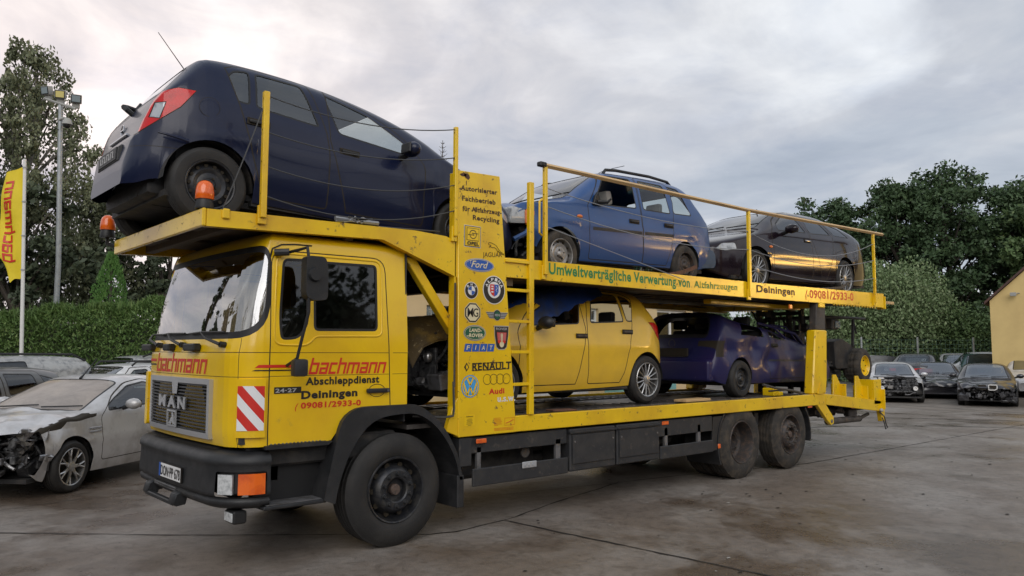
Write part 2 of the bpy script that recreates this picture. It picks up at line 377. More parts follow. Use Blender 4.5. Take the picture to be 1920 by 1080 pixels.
def flat(mb, pts, place, mi=0):
    """filled flat polygon given in decal coordinates"""
    b = bmesh.new(); f = b.faces.new([b.verts.new(place(*p)) for p in pts])
    if len(pts) > 4: bmesh.ops.triangulate(b, faces=[f])
    mb.bm(b, mi)
def ell(cx, cz, rx, rz, n=28, a0=0, a1=2*pi): return [(cx+rx*cos(a0+(a1-a0)*i/n), cz+rz*sin(a0+(a1-a0)*i/n)) for i in range(n)]
def ring(mb, cx, cz, rx, rz, w, place, mi=0, n=28, a0=0., a1=2*pi):
    for i in range(n):
        t0 = a0+(a1-a0)*i/n; t1 = a0+(a1-a0)*(i+1)/n
        mb.add([place(cx+(rx-e)*cos(t), cz+(rz-e)*sin(t)) for t, e in ((t0, 0), (t1, 0), (t1, w), (t0, w))], [(0, 1, 2, 3)], mi)

# surfaces that carry their own normals and two spare coordinates, so openings are cut exactly -------------
def lerp(a, b, t): return tuple(x+(y-x)*t for x, y in zip(a, b))
def split(face, fn):
    """cut one face by fn(v)=0 -> (part with fn>=0, part with fn<0)"""
    d = [fn(v) for v in face]
    if all(x >= -1e-7 for x in d): return face, None
    if all(x <= 1e-7 for x in d): return None, face
    A, B = [], []; n = len(face)
    for i in range(n):
        a, b, da, db = face[i], face[(i+1) % n], d[i], d[(i+1) % n]
        if da >= 0: A.append(a)
        if da <= 0: B.append(a)
        if (da > 0 and db < 0) or (da < 0 and db > 0):
            m = lerp(a, b, da/(da-db)); A.append(m); B.append(m)
    return (A if len(A) > 2 else None), (B if len(B) > 2 else None)
def cut(faces, P, ij, sel):
    """faces whose sel() is true are split by convex polygon P in coordinates ij -> (inside, rest)"""
    i, j = ij; n = len(P); ar = sum(P[k][0]*P[(k+1) % n][1]-P[(k+1) % n][0]*P[k][1] for k in range(n)); s = 1 if ar > 0 else -1
    E = []
    for k in range(n):
        a, b = P[k], P[(k+1) % n]
        dx, dy = b[0]-a[0], b[1]-a[1]; L = sqrt(dx*dx+dy*dy)
        if L > 1e-6: E.append((-dy/L*s, dx/L*s, -(-dy*a[0]+dx*a[1])/L*s))
    x0 = min(p[0] for p in P); x1 = max(p[0] for p in P); y0 = min(p[1] for p in P); y1 = max(p[1] for p in P)
    ins, rest = [], []
    for f in faces:
        us = [v[i] for v in f]; vs = [v[j] for v in f]
        if max(us) < x0 or min(us) > x1 or max(vs) < y0 or min(vs) > y1 or not sel(f): rest.append(f); continue
        cur = f
        for (a, b, c) in E:
            cur, o = split(cur, lambda v: a*v[i]+b*v[j]+c)
            if o: rest.append(o)
            if cur is None: break
        if cur: ins.append(cur)
    return ins, rest
def surf_obj(name, groups, mats, parent=None, shift=0., thick=0., **k):
    """groups: list of (faces, material index); vertex = (x,y,z,nx,ny,nz,...)"""
    V = []; idx = {}; F = []; MI = []; NR = []
    for faces, mi in groups:
        for f in faces:
            t = []
            for v in f:
                key = (round(v[0], 5), round(v[1], 5), round(v[2], 5))
                if key not in idx:
                    idx[key] = len(V); nn = Vector(v[3:6]).normalized() if Vector(v[3:6]).length > 1e-6 else Vector((0, 0, 1))
                    V.append((v[0]+nn.x*shift, v[1]+nn.y*shift, v[2]+nn.z*shift)); NR.append(nn)
                if not t or t[-1] != idx[key]: t.append(idx[key])
            if len(t) > 1 and t[0] == t[-1]: t.pop()
            if len(set(t)) == len(t) and len(t) > 2: F.append(t); MI.append(mi)
    me = bpy.data.meshes.new(name); me.from_pydata(V, [], F)
    for m in ([mats] if isinstance(mats, str) else mats): me.materials.append(MT[m] if isinstance(m, str) else m)
    me.polygons.foreach_set('material_index', MI); me.update(); me.shade_smooth()
    me.normals_split_custom_set_from_vertices([tuple(n) for n in NR])
    o = bpy.data.objects.new(name, me); COL.objects.link(o)
    if parent: o.parent = parent
    return tag(o, **k)
def grid_faces(P, extra, closed=False):
    """P[i][j] points, extra[i][j] = spare coordinates; returns faces with smooth normals"""
    n, m = len(P), len(P[0]); Nn = []
    for i in range(n):
        row = []
        for j in range(m):
            a = P[min(i+1, n-1)][j]-P[max(i-1, 0)][j]; b = P[i][min(j+1, m-1)]-P[i][max(j-1, 0)][0:3] if False else P[i][min(j+1, m-1)]-P[i][max(j-1, 0)]
            q = a.cross(b)
            row.append(q.normalized() if q.length > 1e-9 else Vector((0, 0, 0)))
        Nn.append(row)
    V = [[(*P[i][j], *Nn[i][j], *extra[i][j]) for j in range(m)] for i in range(n)]
    return [[V[i][j], V[i+1][j], V[i+1][j+1], V[i][j+1]] for i in range(n-1) for j in range(m-1)]
def interp(pts, x):
    if x <= pts[0][0]: return pts[0][1]
    for k in range(len(pts)-1):
        (a, u), (b, v) = pts[k], pts[k+1]
        if x <= b:
            t = (x-a)/(b-a) if b > a else 0
            # Catmull-Rom with limited slopes
            m0 = (v-pts[k-1][1])/(b-pts[k-1][0]) if k > 0 else (v-u)/(b-a); m1 = (pts[k+2][1]-u)/(pts[k+2][0]-a) if k+2 < len(pts) else (v-u)/(b-a)
            s = (v-u)/(b-a)
            lim = lambda q: 0 if q*s <= 0 else (min(abs(q), 3*abs(s))*(1 if s > 0 else -1))
            m0, m1 = lim(m0), lim(m1); h = b-a
            return (2*t**3-3*t*t+1)*u + (t**3-2*t*t+t)*h*m0 + (-2*t**3+3*t*t)*v + (t**3-t*t)*h*m1
    return pts[-1][1]
# ================================================================ THE TRUCK
TY = 2.4                                            # overall width; near side is y = 0
truck = empty('car_transporter_truck', (4, 1.2, 0), label='yellow two-deck car transporter lorry with five wrecked cars and painted lettering', cat='lorry')
TR = empty('tmp', (4, 1.2, 0))
def tp(o):                                           # parent to the truck and keep world coordinates
    o.parent = truck; o.matrix_parent_inverse = Matrix.Translation((-4, -1.2, 0)); return o
def tb(mb, name, mats, **k):
    o = mb.build(name, mats, **k); return tp(o)

# ---- cab shell
def cab_base(s):
    a = abs(s)
    if a < .87: x, y = -1.53+.03*(a/.87)**2, 1.2-a
    elif a < 1.32: t = (a-.87)/.45*pi/2; x, y = -1.22-.28*cos(t), .33-.30*sin(t)
    else: x, y = -1.22+a-1.32, .03
    wf = max(0, min(1, (-1.2-x)/.3)); return x, (y if s > 0 else 2.4-y), wf
S_END = 1.32+1.22+.10
def rake(z): return interp([(.9, .035), (1.1, .0), (1.7, 0), (1.8, .02), (2.2, .085), (2.6, .19), (2.76, .26)], z)
def cab_pt(s, z, off=0., inset=0.):
    x, y, wf = cab_base(s); x += rake(z)*wf; tum = .055*max(0, min(1, (z-1.8)/.85))
    y += (tum if s > 0 else -tum)*min(1, abs(y-1.2)/1.0)
    if off:
        x2, y2, w2 = cab_base(s+.01); x2 += rake(z)*w2; d = Vector((x2-x, y2-y, 0)); d.normalize(); x += d.y*off; y -= d.x*off
    if inset:
        k = inset/1.15; y = y+(1.2-y)*k; x = x+(-.55-x)*min(1, inset/.9)
    return Vector((x, y, z))
def cab_zlo(x): return interp([(-1.5, .975), (-.70, .985), (-.66, .99), (-.60, 1.07), (-.56, 1.12), (-.42, 1.24), (-.3, 1.25), (.2, 1.25)], x)
ss = sorted(set([round(v, 4) for v in [-S_END+i*S_END/40 for i in range(81)]+[-1.32, 1.32, .87, -.87]+[.87+.45*i/8 for i in range(9)]+[-.87-.45*i/8 for i in range(9)]+[1.32+1.22+q for q in (-.70, -.66, -.6, -.56, -.42, -.3)]+[-(1.32+1.22+q) for q in (-.70, -.66, -.6, -.56, -.42, -.3)]]))
rows = []
zs_hi = [1.3+i*(2.64-1.3)/22 for i in range(23)]
P, EX = [], []
for s in ss:
    x = cab_base(s)[0]; zl = cab_zlo(x); col, ex = [], []
    for k in range(7): z = zl+(1.3-zl)*k/7; col.append(cab_pt(s, z)); ex.append((s, z))
    for z in zs_hi: col.append(cab_pt(s, z)); ex.append((s, z))
    for (z, ins) in ((2.675, .012), (2.70, .035), (2.72, .07), (2.733, .13), (2.74, .25), (2.745, 1.0)): col.append(cab_pt(s, z, inset=ins)); ex.append((s, z))
    P.append(col); EX.append(ex)
cab_f = grid_faces(P, EX)
anysel = lambda f: True
SX = lambda x: x+1.32+1.22                             # near-side x -> s
def strip_poly(a, b, c, d): return [(a, c), (b, c), (b, d), (a, d)]
seams = []
def seam(faces, poly):
    i, r = cut(faces, poly, (6, 7), anysel); seams.append(i); return r
# windscreen
WS = convex_round([(-1.33, 2.60), (1.33, 2.60), (1.31, 1.835), (-1.31, 1.835)], [.22, .22, .34, .34], 7)
ws_in, cab_f = cut(cab_f, WS, (6, 7), anysel)
g1, ws_rim = cut(ws_in, offset_poly(WS, -.055), (6, 7), anysel)
# doors, both sides
door_parts = {}
for sg in (1, -1):
    D = convex_round([(SX(-1.222), .9), (SX(-1.222), 2.562), (SX(-.135), 2.575), (SX(-.066), .9)], [0, .13, .13, 0], 5)
    D = [(sg*a, b) for a, b in D]
    out_, cab_f = cut(cab_f, offset_poly(D, .006), (6, 7), anysel)
    din, gap = cut(out_, offset_poly(D, -.004), (6, 7), anysel); seams.append(gap)
    WA = [(sg*SX(a), b) for a, b in convex_round([(-1.115, 2.505), (-.885, 2.515), (-.885, 1.96), (-.97, 1.835), (-1.135, 1.825), (-1.15, 2.0)], [.06, .03, .06, .07, .05, .2], 4)]
    WB = [(sg*SX(a), b) for a, b in convex_round([(-.84, 2.505), (-.215, 2.515), (-.215, 1.915), (-.84, 1.905)], .05, 4)]
    panes = []
    for w in (WA, WB):
        i, din = cut(din, w, (6, 7), anysel); g, rim = cut(i, offset_poly(w, -.022), (6, 7), anysel); panes.append((g, rim))
    ds = []
    for (a, b, c, d) in ((-1.24, -.05, 1.722, 1.727), (-1.24, -.05, 1.532, 1.5365)):
        i, din = cut(din, strip_poly(sg*SX(a), sg*SX(b), c, d), (6, 7), anysel); ds.append(i)
    door = tp(surf_obj('door', [(din, 0)]+[(d, 1) for d in ds]+[(r, 2) for _, r in panes], ['cab_yellow', 'seam', 'rubber']))
    for g, _ in panes: surf_obj('window', [(g, 0)], ['glass_cab_door'], door, shift=-.006)
    mm = MB(); fp = convex_round([(-1.195, 1.79), (-1.165, 2.545), (-.175, 2.55), (-.175, 1.872), (-.82, 1.862), (-.90, 1.785)], [.08, .09, .08, .06, .03, .05], 4); fp = [q for i in range(len(fp)) for q in (fp[i], tuple((Vector(fp[i])+Vector(fp[(i+1) % len(fp)]))/2))]
    mm.tube([cab_pt(sg*SX(a), b, -.001) for a, b in fp+[fp[0]]], .0095, 6, 0, False); o = mm.build('window_frame', 'cab_yellow', ang=70); o.parent = door
    door_parts[sg] = door
for q in (strip_poly(-1.33, 1.33, 1.722, 1.728), strip_poly(-1.33, 1.33, 1.527, 1.532), strip_poly(1.068, 1.073, .95, 1.84), strip_poly(-1.073, -1.068, .95, 1.84),
          strip_poly(SX(-.06), SX(.2), 1.722, 1.727), strip_poly(SX(-.06), SX(.2), 1.533, 1.537)):
    cab_f = seam(cab_f, q)
cab = tp(surf_obj('cab', [(cab_f, 0)]+[(s, 1) for s in seams]+[(ws_rim, 2)], ['cab_yellow', 'seam', 'rubber']))
wso = tp(surf_obj('windscreen', [(g1, 0)], ['glass_windscreen'], shift=-.004))
# back wall and floor of the cab, seats, wheel and dashboard
m = MB(); m.box(.085, .098, .06, 2.34, 1.1, 2.70, 0); m.box(-1.42, .08, .09, 2.31, 1.2, 1.26, 0); m.box(-1.42, -.72, .09, 2.31, 1.0, 1.2, 0)
m.box(-1.40, -1.02, .12, 2.28, 1.26, 1.74, 1, .05)
for y0 in (.25, 1.55):
    m.box(-.62, -.12, y0, y0+.55, 1.5, 1.66, 1, .05, 2); m.box(-.2, -.06, y0, y0+.55, 1.62, 2.2, 1, .05, 2, rot=(.12, 'Y')); m.box(-.14, -.05, y0+.12, y0+.43, 2.2, 2.42, 1, .04, 2)
tb(m, 'cab_interior', ['interior', 'seat_dark'])
m = MB(); M0 = Matrix.Translation((-.93, .55, 1.83)) @ Matrix.Rotation(radians(-55), 4, 'Y'); m.M = M0
m.tube([(.23*cos(t*pi/12), .23*sin(t*pi/12), 0) for t in range(25)], .015, 6, 0, False)
for t in (0, 2.1, 4.2): m.tube([(0, 0, -.03), (.23*cos(t), .23*sin(t), 0)], .014, 6)
m.tube([(0, 0, 0), (0, 0, -.35)], .03, 8); m.M = None; tb(m, 'steering_wheel', 'black_soft')

for sg in (1, -1):
    m = MB(); m.tube([cab_pt(sg*SX(a), b, .006) for a, b in ((-1.245, 2.30), (-1.243, 2.50), (-1.20, 2.575), (-1.12, 2.615), (-1.0, 2.628), (-.85, 2.63))], .007, 5); tb(m, 'rain_gutter', 'black_soft')
# ---- front of the cab
FP = lambda off: (lambda u, v: tuple(cab_pt(u, v, off)))
m = MB()                                            # grille surround
def frame(mb, s0, s1, z0, z1, w, off, th, mi=0):
    for (a, b, c, d) in ((s0, s1, z1-w, z1), (s0, s1, z0, z0+w), (s0, s0+w, z0+w, z1-w), (s1-w, s1, z0+w, z1-w)):
        n = max(1, int((b-a)/.15))
        for i in range(n):
            p, q = a+(b-a)*i/n, a+(b-a)*(i+1)/n
            V = [cab_pt(u, v, o) for o in (off, off+th) for u, v in ((p, c), (q, c), (q, d), (p, d))]
            mb.add(V, [(0, 1, 2, 3), (4, 5, 6, 7), (0, 1, 5, 4), (2, 3, 7, 6), (1, 2, 6, 5), (3, 0, 4, 7)], mi)
GS0, GS1, GZ0, GZ1 = -.77, .745, 1.02, 1.505
frame(m, GS0, GS1, GZ0, GZ1, .045, .0, .035)
for (a, b, zt_) in ((-.14, .10, 1.46),): m.add([cab_pt(u, v, .036) for u, v in ((-.09, 1.46), (.07, 1.46), (.045, 1.36), (-.065, 1.36))], [(0, 1, 2, 3)])
grille = tb(m, 'grille', ['silver_trim', 'black_soft'])
m = MB()
m.add([cab_pt(u, v, .004) for u, v in ((GS0+.04, GZ0+.04), (0, GZ0+.04), (0, GZ1-.04), (GS0+.04, GZ1-.04))], [(0, 1, 2, 3)], 0)
m.add([cab_pt(u, v, .004) for u, v in ((0, GZ0+.04), (GS1-.04, GZ0+.04), (GS1-.04, GZ1-.04), (0, GZ1-.04))], [(0, 1, 2, 3)], 0)
nb = 14
for i in range(nb):
    z = GZ0+.055+(GZ1-GZ0-.11)*i/(nb-1)
    for k in range(6):
        p, q = GS0+.045+(GS1-GS0-.09)*k/6, GS0+.045+(GS1-GS0-.09)*(k+1)/6
        V = [cab_pt(u, v, o) for u in (p, q) for v, o in ((z-.006, .005), (z-.004, .03), (z+.008, .026), (z+.008, .005))]
        m.add(V, [(0, 1, 5, 4), (1, 2, 6, 5), (2, 3, 7, 6)], 1)
for i in range(34):
    u = GS0+.06+(GS1-GS0-.12)*i/33; V = [cab_pt(u+d, v, .012) for d, v in ((-.003, GZ0+.05), (.003, GZ0+.05), (.003, GZ1-.05), (-.003, GZ1-.05))]; m.add(V, [(0, 1, 2, 3)], 1)
o = m.build('slats', ['seam', 'black_soft'], weld=False); o.parent = grille; o.matrix_parent_inverse = Matrix()
for nm, f in (('maker_letters', 0), ('lion_emblem', 1)):
    m = MB()
    if f == 0:
        for off in (.034, .040, .046): put_text(m, "M", FP(off), -.42, -.22, 1.235, .105, 0, .05); put_text(m, "A", FP(off), -.16, .05, 1.235, .105, 0, .05); put_text(m, "N", FP(off), .10, .28, 1.235, .105, 0, .05)
    else:
        frame(m, -.17, .06, 1.07, 1.215, .016, .034, .012)
        flat(m, [(-.15, 1.09), (-.06, 1.09), (-.045, 1.115), (-.02, 1.09), (.04, 1.09), (.015, 1.12), (0, 1.17), (-.02, 1.195), (-.06, 1.19), (-.035, 1.165), (-.08, 1.14), (-.11, 1.11)], FP(.04))
    o = m.build(nm, 'silver_trim', weld=False); o.parent = grille
# painted name on the front
m = MB(); stroke_text(m, 'bachmann', FP(.003), -.70, .62, 1.545, .122, 0, .22)
for (a, b, z0, z1, mi) in ((-.95, -.72, 1.635, 1.66, 0), (-.95, -.72, 1.60, 1.615, 1)):
    for i in range(5): p, q = a+(b-a)*i/5, a+(b-a)*(i+1)/5; m.add([cab_pt(u, v, .003) for u, v in ((p, z0), (q, z0), (q, z1), (p, z1))], [(0, 1, 2, 3)], mi)
o = m.build('painted_name', ['d_red', 'd_black'], weld=False); o.parent = cab
# painted lettering on the near door
m = MB(); SP = lambda off: (lambda u, v: tuple(cab_pt(SX(u), v, off)))
stroke_text(m, 'bachmann', SP(.003), -.885, -.125, 1.545, .098, 0, .26)
for i in range(10):
    for (x0, x1, za, zb_, mi) in ((-1.34, -.90, 1.603, 1.627, 0), (-1.365, -.90, 1.577, 1.587, 1)):
        p, q = x0+(x1-x0)*i/10, x0+(x1-x0)*(i+1)/10; m.add([SP(.003)(u, v) for u, v in ((p, za), (q, za), (q, zb_), (p+(.03 if i == 0 else 0), zb_))], [(0, 1, 2, 3)], mi)
m.add([SP(.003)(*q) for q in ((-.91, 1.587), (-.897, 1.587), (-.925, 1.54), (-.938, 1.54))], [(0, 1, 2, 3)], 1)
o = m.build('painted_name', ['d_red', 'd_black'], weld=False); o.parent = door_parts[1]
for tx, x0, x1, zz, h, bo, mt in (('Abschleppdienst', -.907, -.198, (1.455, 1.460), .066, .034, 'd_black'), ('Deiningen', -.943, -.417, (1.342, 1.349), .068, .044, 'd_black'), ('09081/2933-0', -.945, -.381, (1.264, 1.268), .050, .030, 'd_red')):
    m = MB(); put_text(m, tx, SP(.003), x0, x1, zz, h, 0, bo)
    if mt == 'd_red': put_text(m, '(', SP(.003), -.995, -.965, 1.26, .05, 0, .02, .4)
    o = m.build('painted_lettering', mt, weld=False); o.parent = door_parts[1]
m = MB(); m.add([SP(.003)(*q) for q in ((-1.180, 1.393), (-.945, 1.395), (-.945, 1.446), (-1.180, 1.446))], [(0, 1, 2, 3)], 0)
put_text(m, '24·27', SP(.005), -1.17, -.985, 1.402, .033, 1, .03); o = m.build('type_badge', ['d_black', 'd_grey'], weld=False); o.parent = door_parts[1]
m = MB()
for sg in (1, -1):
    y0, y1 = (0.0, .035) if sg > 0 else (2.365, 2.40)
    m = MB(); m.box(-.335, -.105, y0-.005, y1-.012, 1.372, 1.412, 0, .012, 2); m.box(-.32, -.27, y0+.01, y1, 1.378, 1.406, 0); m.box(-.17, -.11, y0+.01, y1, 1.378, 1.406, 0)
    m.lathe([(0, -.012), (.012, -.012), (.012, 0)], (-.125, y0+.002, 1.392), 'y', 12, 1); o = m.build('handle', ['black_plastic', 'steel']); o.parent = door_parts[sg]
    m = MB(); ring(m, -.22, 1.392, .085, .058, .006, lambda u, v: (u, cab_pt(sg*SX(u), v, .0012).y, v), 0, 26); o = m.build('handle_recess', 'seam', weld=False); o.parent = door_parts[sg]
# red and white warning boards on both front corners
def board(sg):
    m = MB(); a, b, z0, z1 = 1.085, 1.275, 1.11, 1.46
    m2 = MB(); n = 6
    for i in range(n):
        p, q = a-.01+(b-a+.02)*i/n, a-.01+(b-a+.02)*(i+1)/n
        V = [cab_pt(sg*u, v, o*(1 if sg > 0 else 1)) for o in (.0, .028) for u, v in ((p, z0-.055), (q, z0-.055), (q, z1+.055), (p, z1+.055))]
        m2.add(V, [(4, 5, 6, 7), (0, 1, 5, 4), (3, 2, 6, 7)]+([(0, 3, 7, 4)] if i == 0 else [])+([(1, 2, 6, 5)] if i == n-1 else []))
    f = [[[(a+(b-a)*i/n, z0), (a+(b-a)*(i+1)/n, z0), (a+(b-a)*(i+1)/n, z1), (a+(b-a)*i/n, z1)]] for i in range(n)]
    w = .098; W_ = []; R_ = []
    for (quad,) in f:
        faces = [[(*q, 0) for q in quad]]
        for k in range(-2, 8):
            c0 = k*w*1.0   # diagonal bands
            fn0 = lambda v, c=c0: (v[1]-z0)+(v[0]-a)*1.25-c
            fn1 = lambda v, c=c0+w: c-((v[1]-z0)+(v[0]-a)*1.25)
            for fc in faces:
                A, _ = split(fc, fn0)
                if A: A, _ = split(A, fn1)
                if A: (R_ if k % 2 else W_).append(A)
    for L, mi in ((W_, 0), (R_, 1)):
        for fc in L: m.add([cab_pt(sg*v[0], v[1], .031) for v in fc], [tuple(range(len(fc)))], mi)
    bo = tp(m2.build('warning_board', 'cab_yellow', weld=False)); o = m.build('striped_sheet', ['refl_white', 'refl_red'], weld=False); o.parent = bo; o.matrix_parent_inverse = bo.matrix_parent_inverse @ Matrix.Identity(4); o.matrix_parent_inverse = Matrix.Identity(4)
board(1); board(-1)
# air deflector strip at the far front corner
m = MB(); m.prism(convex_round([(2.40, 1.0), (2.40, 1.53), (2.47, 1.53), (2.47, 1.0)], .05, 4), 'x', -1.44, -1.30, 0, .01); tb(m, 'corner_deflector', 'truck_yellow')
# wipers
for s0 in (-.72, -.05, .78):
    m = MB(); z0 = 1.79;
    b0 = cab_pt(s0+.12, z0, .05); e = cab_pt(s0-.30, z0+.10, .045); mid = cab_pt(s0-.10, z0+.05, .075)
    m.tube([cab_pt(s0+.12, z0-.005, .0), b0], .025, 8); m.tube([b0, mid, e], [.014, .011, .007], 6)
    m.tube([cab_pt(s0-.62, z0+.095, .02), cab_pt(s0-.3, z0+.105, .03), cab_pt(s0+.10, z0+.10, .02)], .009, 6); tb(m, 'wiper', 'black_soft')
for s0, w in ((-.95, .14), (.33, .13), (-.25, .08)):
    m = MB(); c = cab_pt(s0, 1.76, .03); m.box(c.x-.04, c.x+.03, c.y-w, c.y+w, 1.735, 1.80, 0, .012); tb(m, 'wiper_mount', 'black_soft')
# mirrors
def mirror(sg):
    Y = lambda y: y if sg > 0 else 2.4-y
    m = MB(); m.prism(convex_round([(-1.07, 2.17), (-1.07, 2.50), (-.90, 2.50), (-.88, 2.40), (-.88, 2.15), (-1.0, 2.14)], .04, 3), 'y', min(Y(-.27), Y(-.17)), max(Y(-.27), Y(-.17)), 0, .012)
    m.lathe([(0, -.03), (.05, -.03), (.06, 0)], (-1.0, Y(-.27), 2.35), 'y', 14, 0)
    m.tube([(-1.10, Y(.05), 2.545), (-1.06, Y(-.10), 2.56), (-1.045, Y(-.22), 2.57), (-1.04, Y(-.25), 2.45), (-1.035, Y(-.25), 2.05), (-1.06, Y(-.2), 1.85), (-1.08, Y(-.16), 1.68), (-1.08, Y(.02), 1.62)], .013, 8)
    m.tube([(-1.20, Y(.05), 2.54), (-1.10, Y(-.01), 2.548)], .03, 8)
    m.box(-1.12, -1.0, min(Y(-.21), Y(-.12)), max(Y(-.21), Y(-.12)), 1.535, 1.675, 0, .025, 2)
    tb(m, 'wing_mirror', 'black_plastic')
mirror(1); mirror(-1)
# ---- bumper
def bp(s, z, ins=0.):
    a = abs(s)
    if a < .75: x, y = -1.62+.02*(a/.75)**2, 1.2-a; n = Vector((-1, 0))
    elif a < 1.395: t = (a-.75)/.645*pi/2; x, y = -1.25-.35*cos(t), .45-.45*sin(t); n = Vector((-cos(t)/.35, -sin(t)/.45)).normalized()
    else: x, y = -1.25+a-1.395, 0.; n = Vector((0, -1))
    x -= n.x*ins; y -= n.y*ins
    return Vector((x, y if s > 0 else 2.4-y, z))
bs_ = [-1.45+i*2.9/60 for i in range(61)]
prof = [(.34, .985), (.24, .985), (.235, .955), (.10, .945), (.045, .93), (.012, .905), (0, .87), (.0, .845), (.012, .835), (.012, .78), (.008, .70), (.004, .63), (.004, .60), (.03, .592), (.034, .575), (.012, .565), (.02, .53), (.07, .50), (.16, .49), (.30, .485)][::-1]
P = [[bp(s, z, i) for i, z in prof] for s in bs_]; EX = [[(s, z) for i, z in prof] for s in bs_]
bf = grid_faces(P, EX)
hl = {}
recs = []
for sg in (1, -1):
    H = convex_round([(sg*.955, .60), (sg*1.42, .60), (sg*1.42, .79), (sg*.955, .79)], .02, 2)
    i, bf = cut(bf, H, (6, 7), anysel); recs.append(i)
c0, bf = cut(bf, strip_poly(-.50, .62, .52, .60), (6, 7), anysel)
bumper = tp(surf_obj('bumper', [(bf, 0), (c0, 1)], ['black_plastic', 'chassis']))
for i in recs: surf_obj('lamp_recess', [(i, 0)], ['black_soft'], bumper, shift=-.03)
for sg in (1, -1):
    for (a, b, z0, z1, nm, mt) in ((.985, 1.115, .617, .77, 'headlight', 'lamp_clear'), (1.165, 1.405, .615, .775, 'indicator', 'orange_lens')):
        m = MB(); n = 5
        for k in range(n):
            p, q = sg*(a+(b-a)*k/n), sg*(a+(b-a)*(k+1)/n)
            V = [bp(u, v, o) for o in (.03, .004) for u, v in ((p, z0), (q, z0), (q, z1), (p, z1))]
            m.add(V, [(4, 5, 6, 7), (0, 1, 5, 4), (3, 2, 6, 7)]+([(0, 3, 7, 4)] if k == 0 else [])+([(1, 2, 6, 5)] if k == n-1 else []))
        o = m.build(nm, mt, weld=False, ang=20); o.parent = bumper
    m = MB(); c = bp(sg*1.08, .46, .12); m.box(c.x-.05, c.x+.06, c.y-.10, c.y+.08, .385, .485, 0, .012); m.box(c.x-.06, c.x-.045, c.y-.085, c.y+.065, .40, .47, 1, .004)
    m.tube([(c.x+.1, c.y+.25, .50), (c.x, c.y+.03, .47)], .015, 6, 0)
    o = m.build('fog_light', ['black_soft', 'lamp_clear']); o.parent = bumper
m = MB(); m.prism([(-1.60, .56), (-1.64, .54), (-1.66, .47), (-1.64, .44), (-1.56, .45), (-1.54, .54)], 'y', .84, .98, 0, .006); m.prism([(-1.60, .56), (-1.64, .54), (-1.66, .47), (-1.64, .44), (-1.56, .45), (-1.54, .54)], 'y', 1.56, 1.68, 0, .006); m.box(-1.655, -1.61, .9, 1.62, .44, .478, 0, .008); m.box(-1.605, -1.58, .98, 1.54, .545, .575, 1, .003)
o = m.build('step_bar', ['black_plastic', 'steel']); o.parent = bumper
m = MB()                                            # ribbed tread on top of the bumper
for i in range(60):
    s = -.98+i*.031
    if -.25 < s < -.15: continue
    V = [bp(s+d, .957, q) for d, q in ((0, .06), (.014, .06), (.014, .16), (0, .16))]; m.add(V, [(0, 1, 2, 3)])
o = m.build('tread_ribs', 'grey_panel', weld=False); o.parent = bumper
# number plate
m = MB(); PL = lambda off: (lambda u, v: tuple(bp(u, v, -off)))
m.add([PL(o)(u, v) for o in (.0, .012) for u, v in ((-.14, .635), (.41, .635), (.41, .765), (-.14, .765))], [(4, 5, 6, 7), (0, 1, 5, 4), (1, 2, 6, 5), (2, 3, 7, 6), (3, 0, 4, 7)], 1)
m.add([PL(.014)(u, v) for u, v in ((-.085, .642), (.403, .642), (.403, .758), (-.085, .758))], [(0, 1, 2, 3)], 0)
m.add([PL(.014)(u, v) for u, v in ((-.133, .642), (-.088, .642), (-.088, .758), (-.133, .758))], [(0, 1, 2, 3)], 2)
put_text(m, 'DON·PP 678', PL(.017), -.075, .395, .657, .085, 1, .012)
o = m.build('number_plate', ['white', 'd_black', 'd_blue'], weld=False); o.parent = bumper
# step well behind the bumper, below the door
m = MB(); m.prism([(-1.25, .955), (-.70, .955), (-.66, .985), (-1.25, .985)], 'y', .0, .3, 0); m.box(-1.25, -.66, .20, .30, .50, .96, 1); m.box(-1.25, -.70, .0, .25, .48, .51, 0, .008)
m.box(-1.22, -.74, .02, .22, .512, .518, 2); m.box(-1.22, -.70, .02, .2, .958, .990, 0, .01)
for i in range(14): m.box(-1.2+i*.033, -1.187+i*.033, .02, .20, .99, .997, 2)
tb(m, 'door_step', ['black_plastic', 'black_soft', 'steel'])
m = MB(); m.box(-1.35, .05, .12, 2.28, .80, 1.02, 0, .02); m.box(-1.4, -1.28, .3, 2.1, .55, .98, 0, .02); tb(m, 'cab_underframe', 'chassis')

# ---- front mudguards
def mudguard_front(Y0, Y1):
    m = MB(); R = .60; cz = .5
    outer = [(-.735, .50), (-.72, .60), (-.60, 1.10), (-.54, 1.19), (-.44, 1.245), (-.3, 1.258), (.14, 1.258), (.30, 1.19), (.45, 1.07), (.58, .90), (.67, .72), (.72, .52)]
    inner = [(-.635, .46), (-.60, .62), (-.535, .80), (-.45, .95), (-.33, 1.085), (-.2, 1.15), (0, 1.175), (.14, 1.175), (.28, 1.125), (.42, 1.02), (.55, .86), (.635, .70), (.685, .52)]
    n = 40
    def res(L):
        d = [0]
        for i in range(1, len(L)): d.append(d[-1]+(Vector(L[i])-Vector(L[i-1])).length)
        return [tuple(Vector((interp(list(zip(d, [p[0] for p in L])), d[-1]*k/n), interp(list(zip(d, [p[1] for p in L])), d[-1]*k/n)))) for k in range(n+1)]
    A, B = res(outer), res(inner)
    for i in range(n):
        V = []
        for k in (i, i+1):
            (a, b), (c, d) = A[k], B[k]; V += [(a, Y0, b), (c, Y0, d), (c, Y1, d), (a, Y1, b)]
        m.add(V, [(0, 1, 5, 4), (1, 2, 6, 5), (3, 0, 4, 7), (2, 3, 7, 6)])
    f0 = min(Y0, Y1)
    m.box(.655, .735, f0+.0, f0+.42, .26, .56, 0, .008)
    return tb(m, 'mudguard', 'black_plastic', ang=25)
mudguard_front(-.02, .45); mudguard_front(2.42, 1.95)

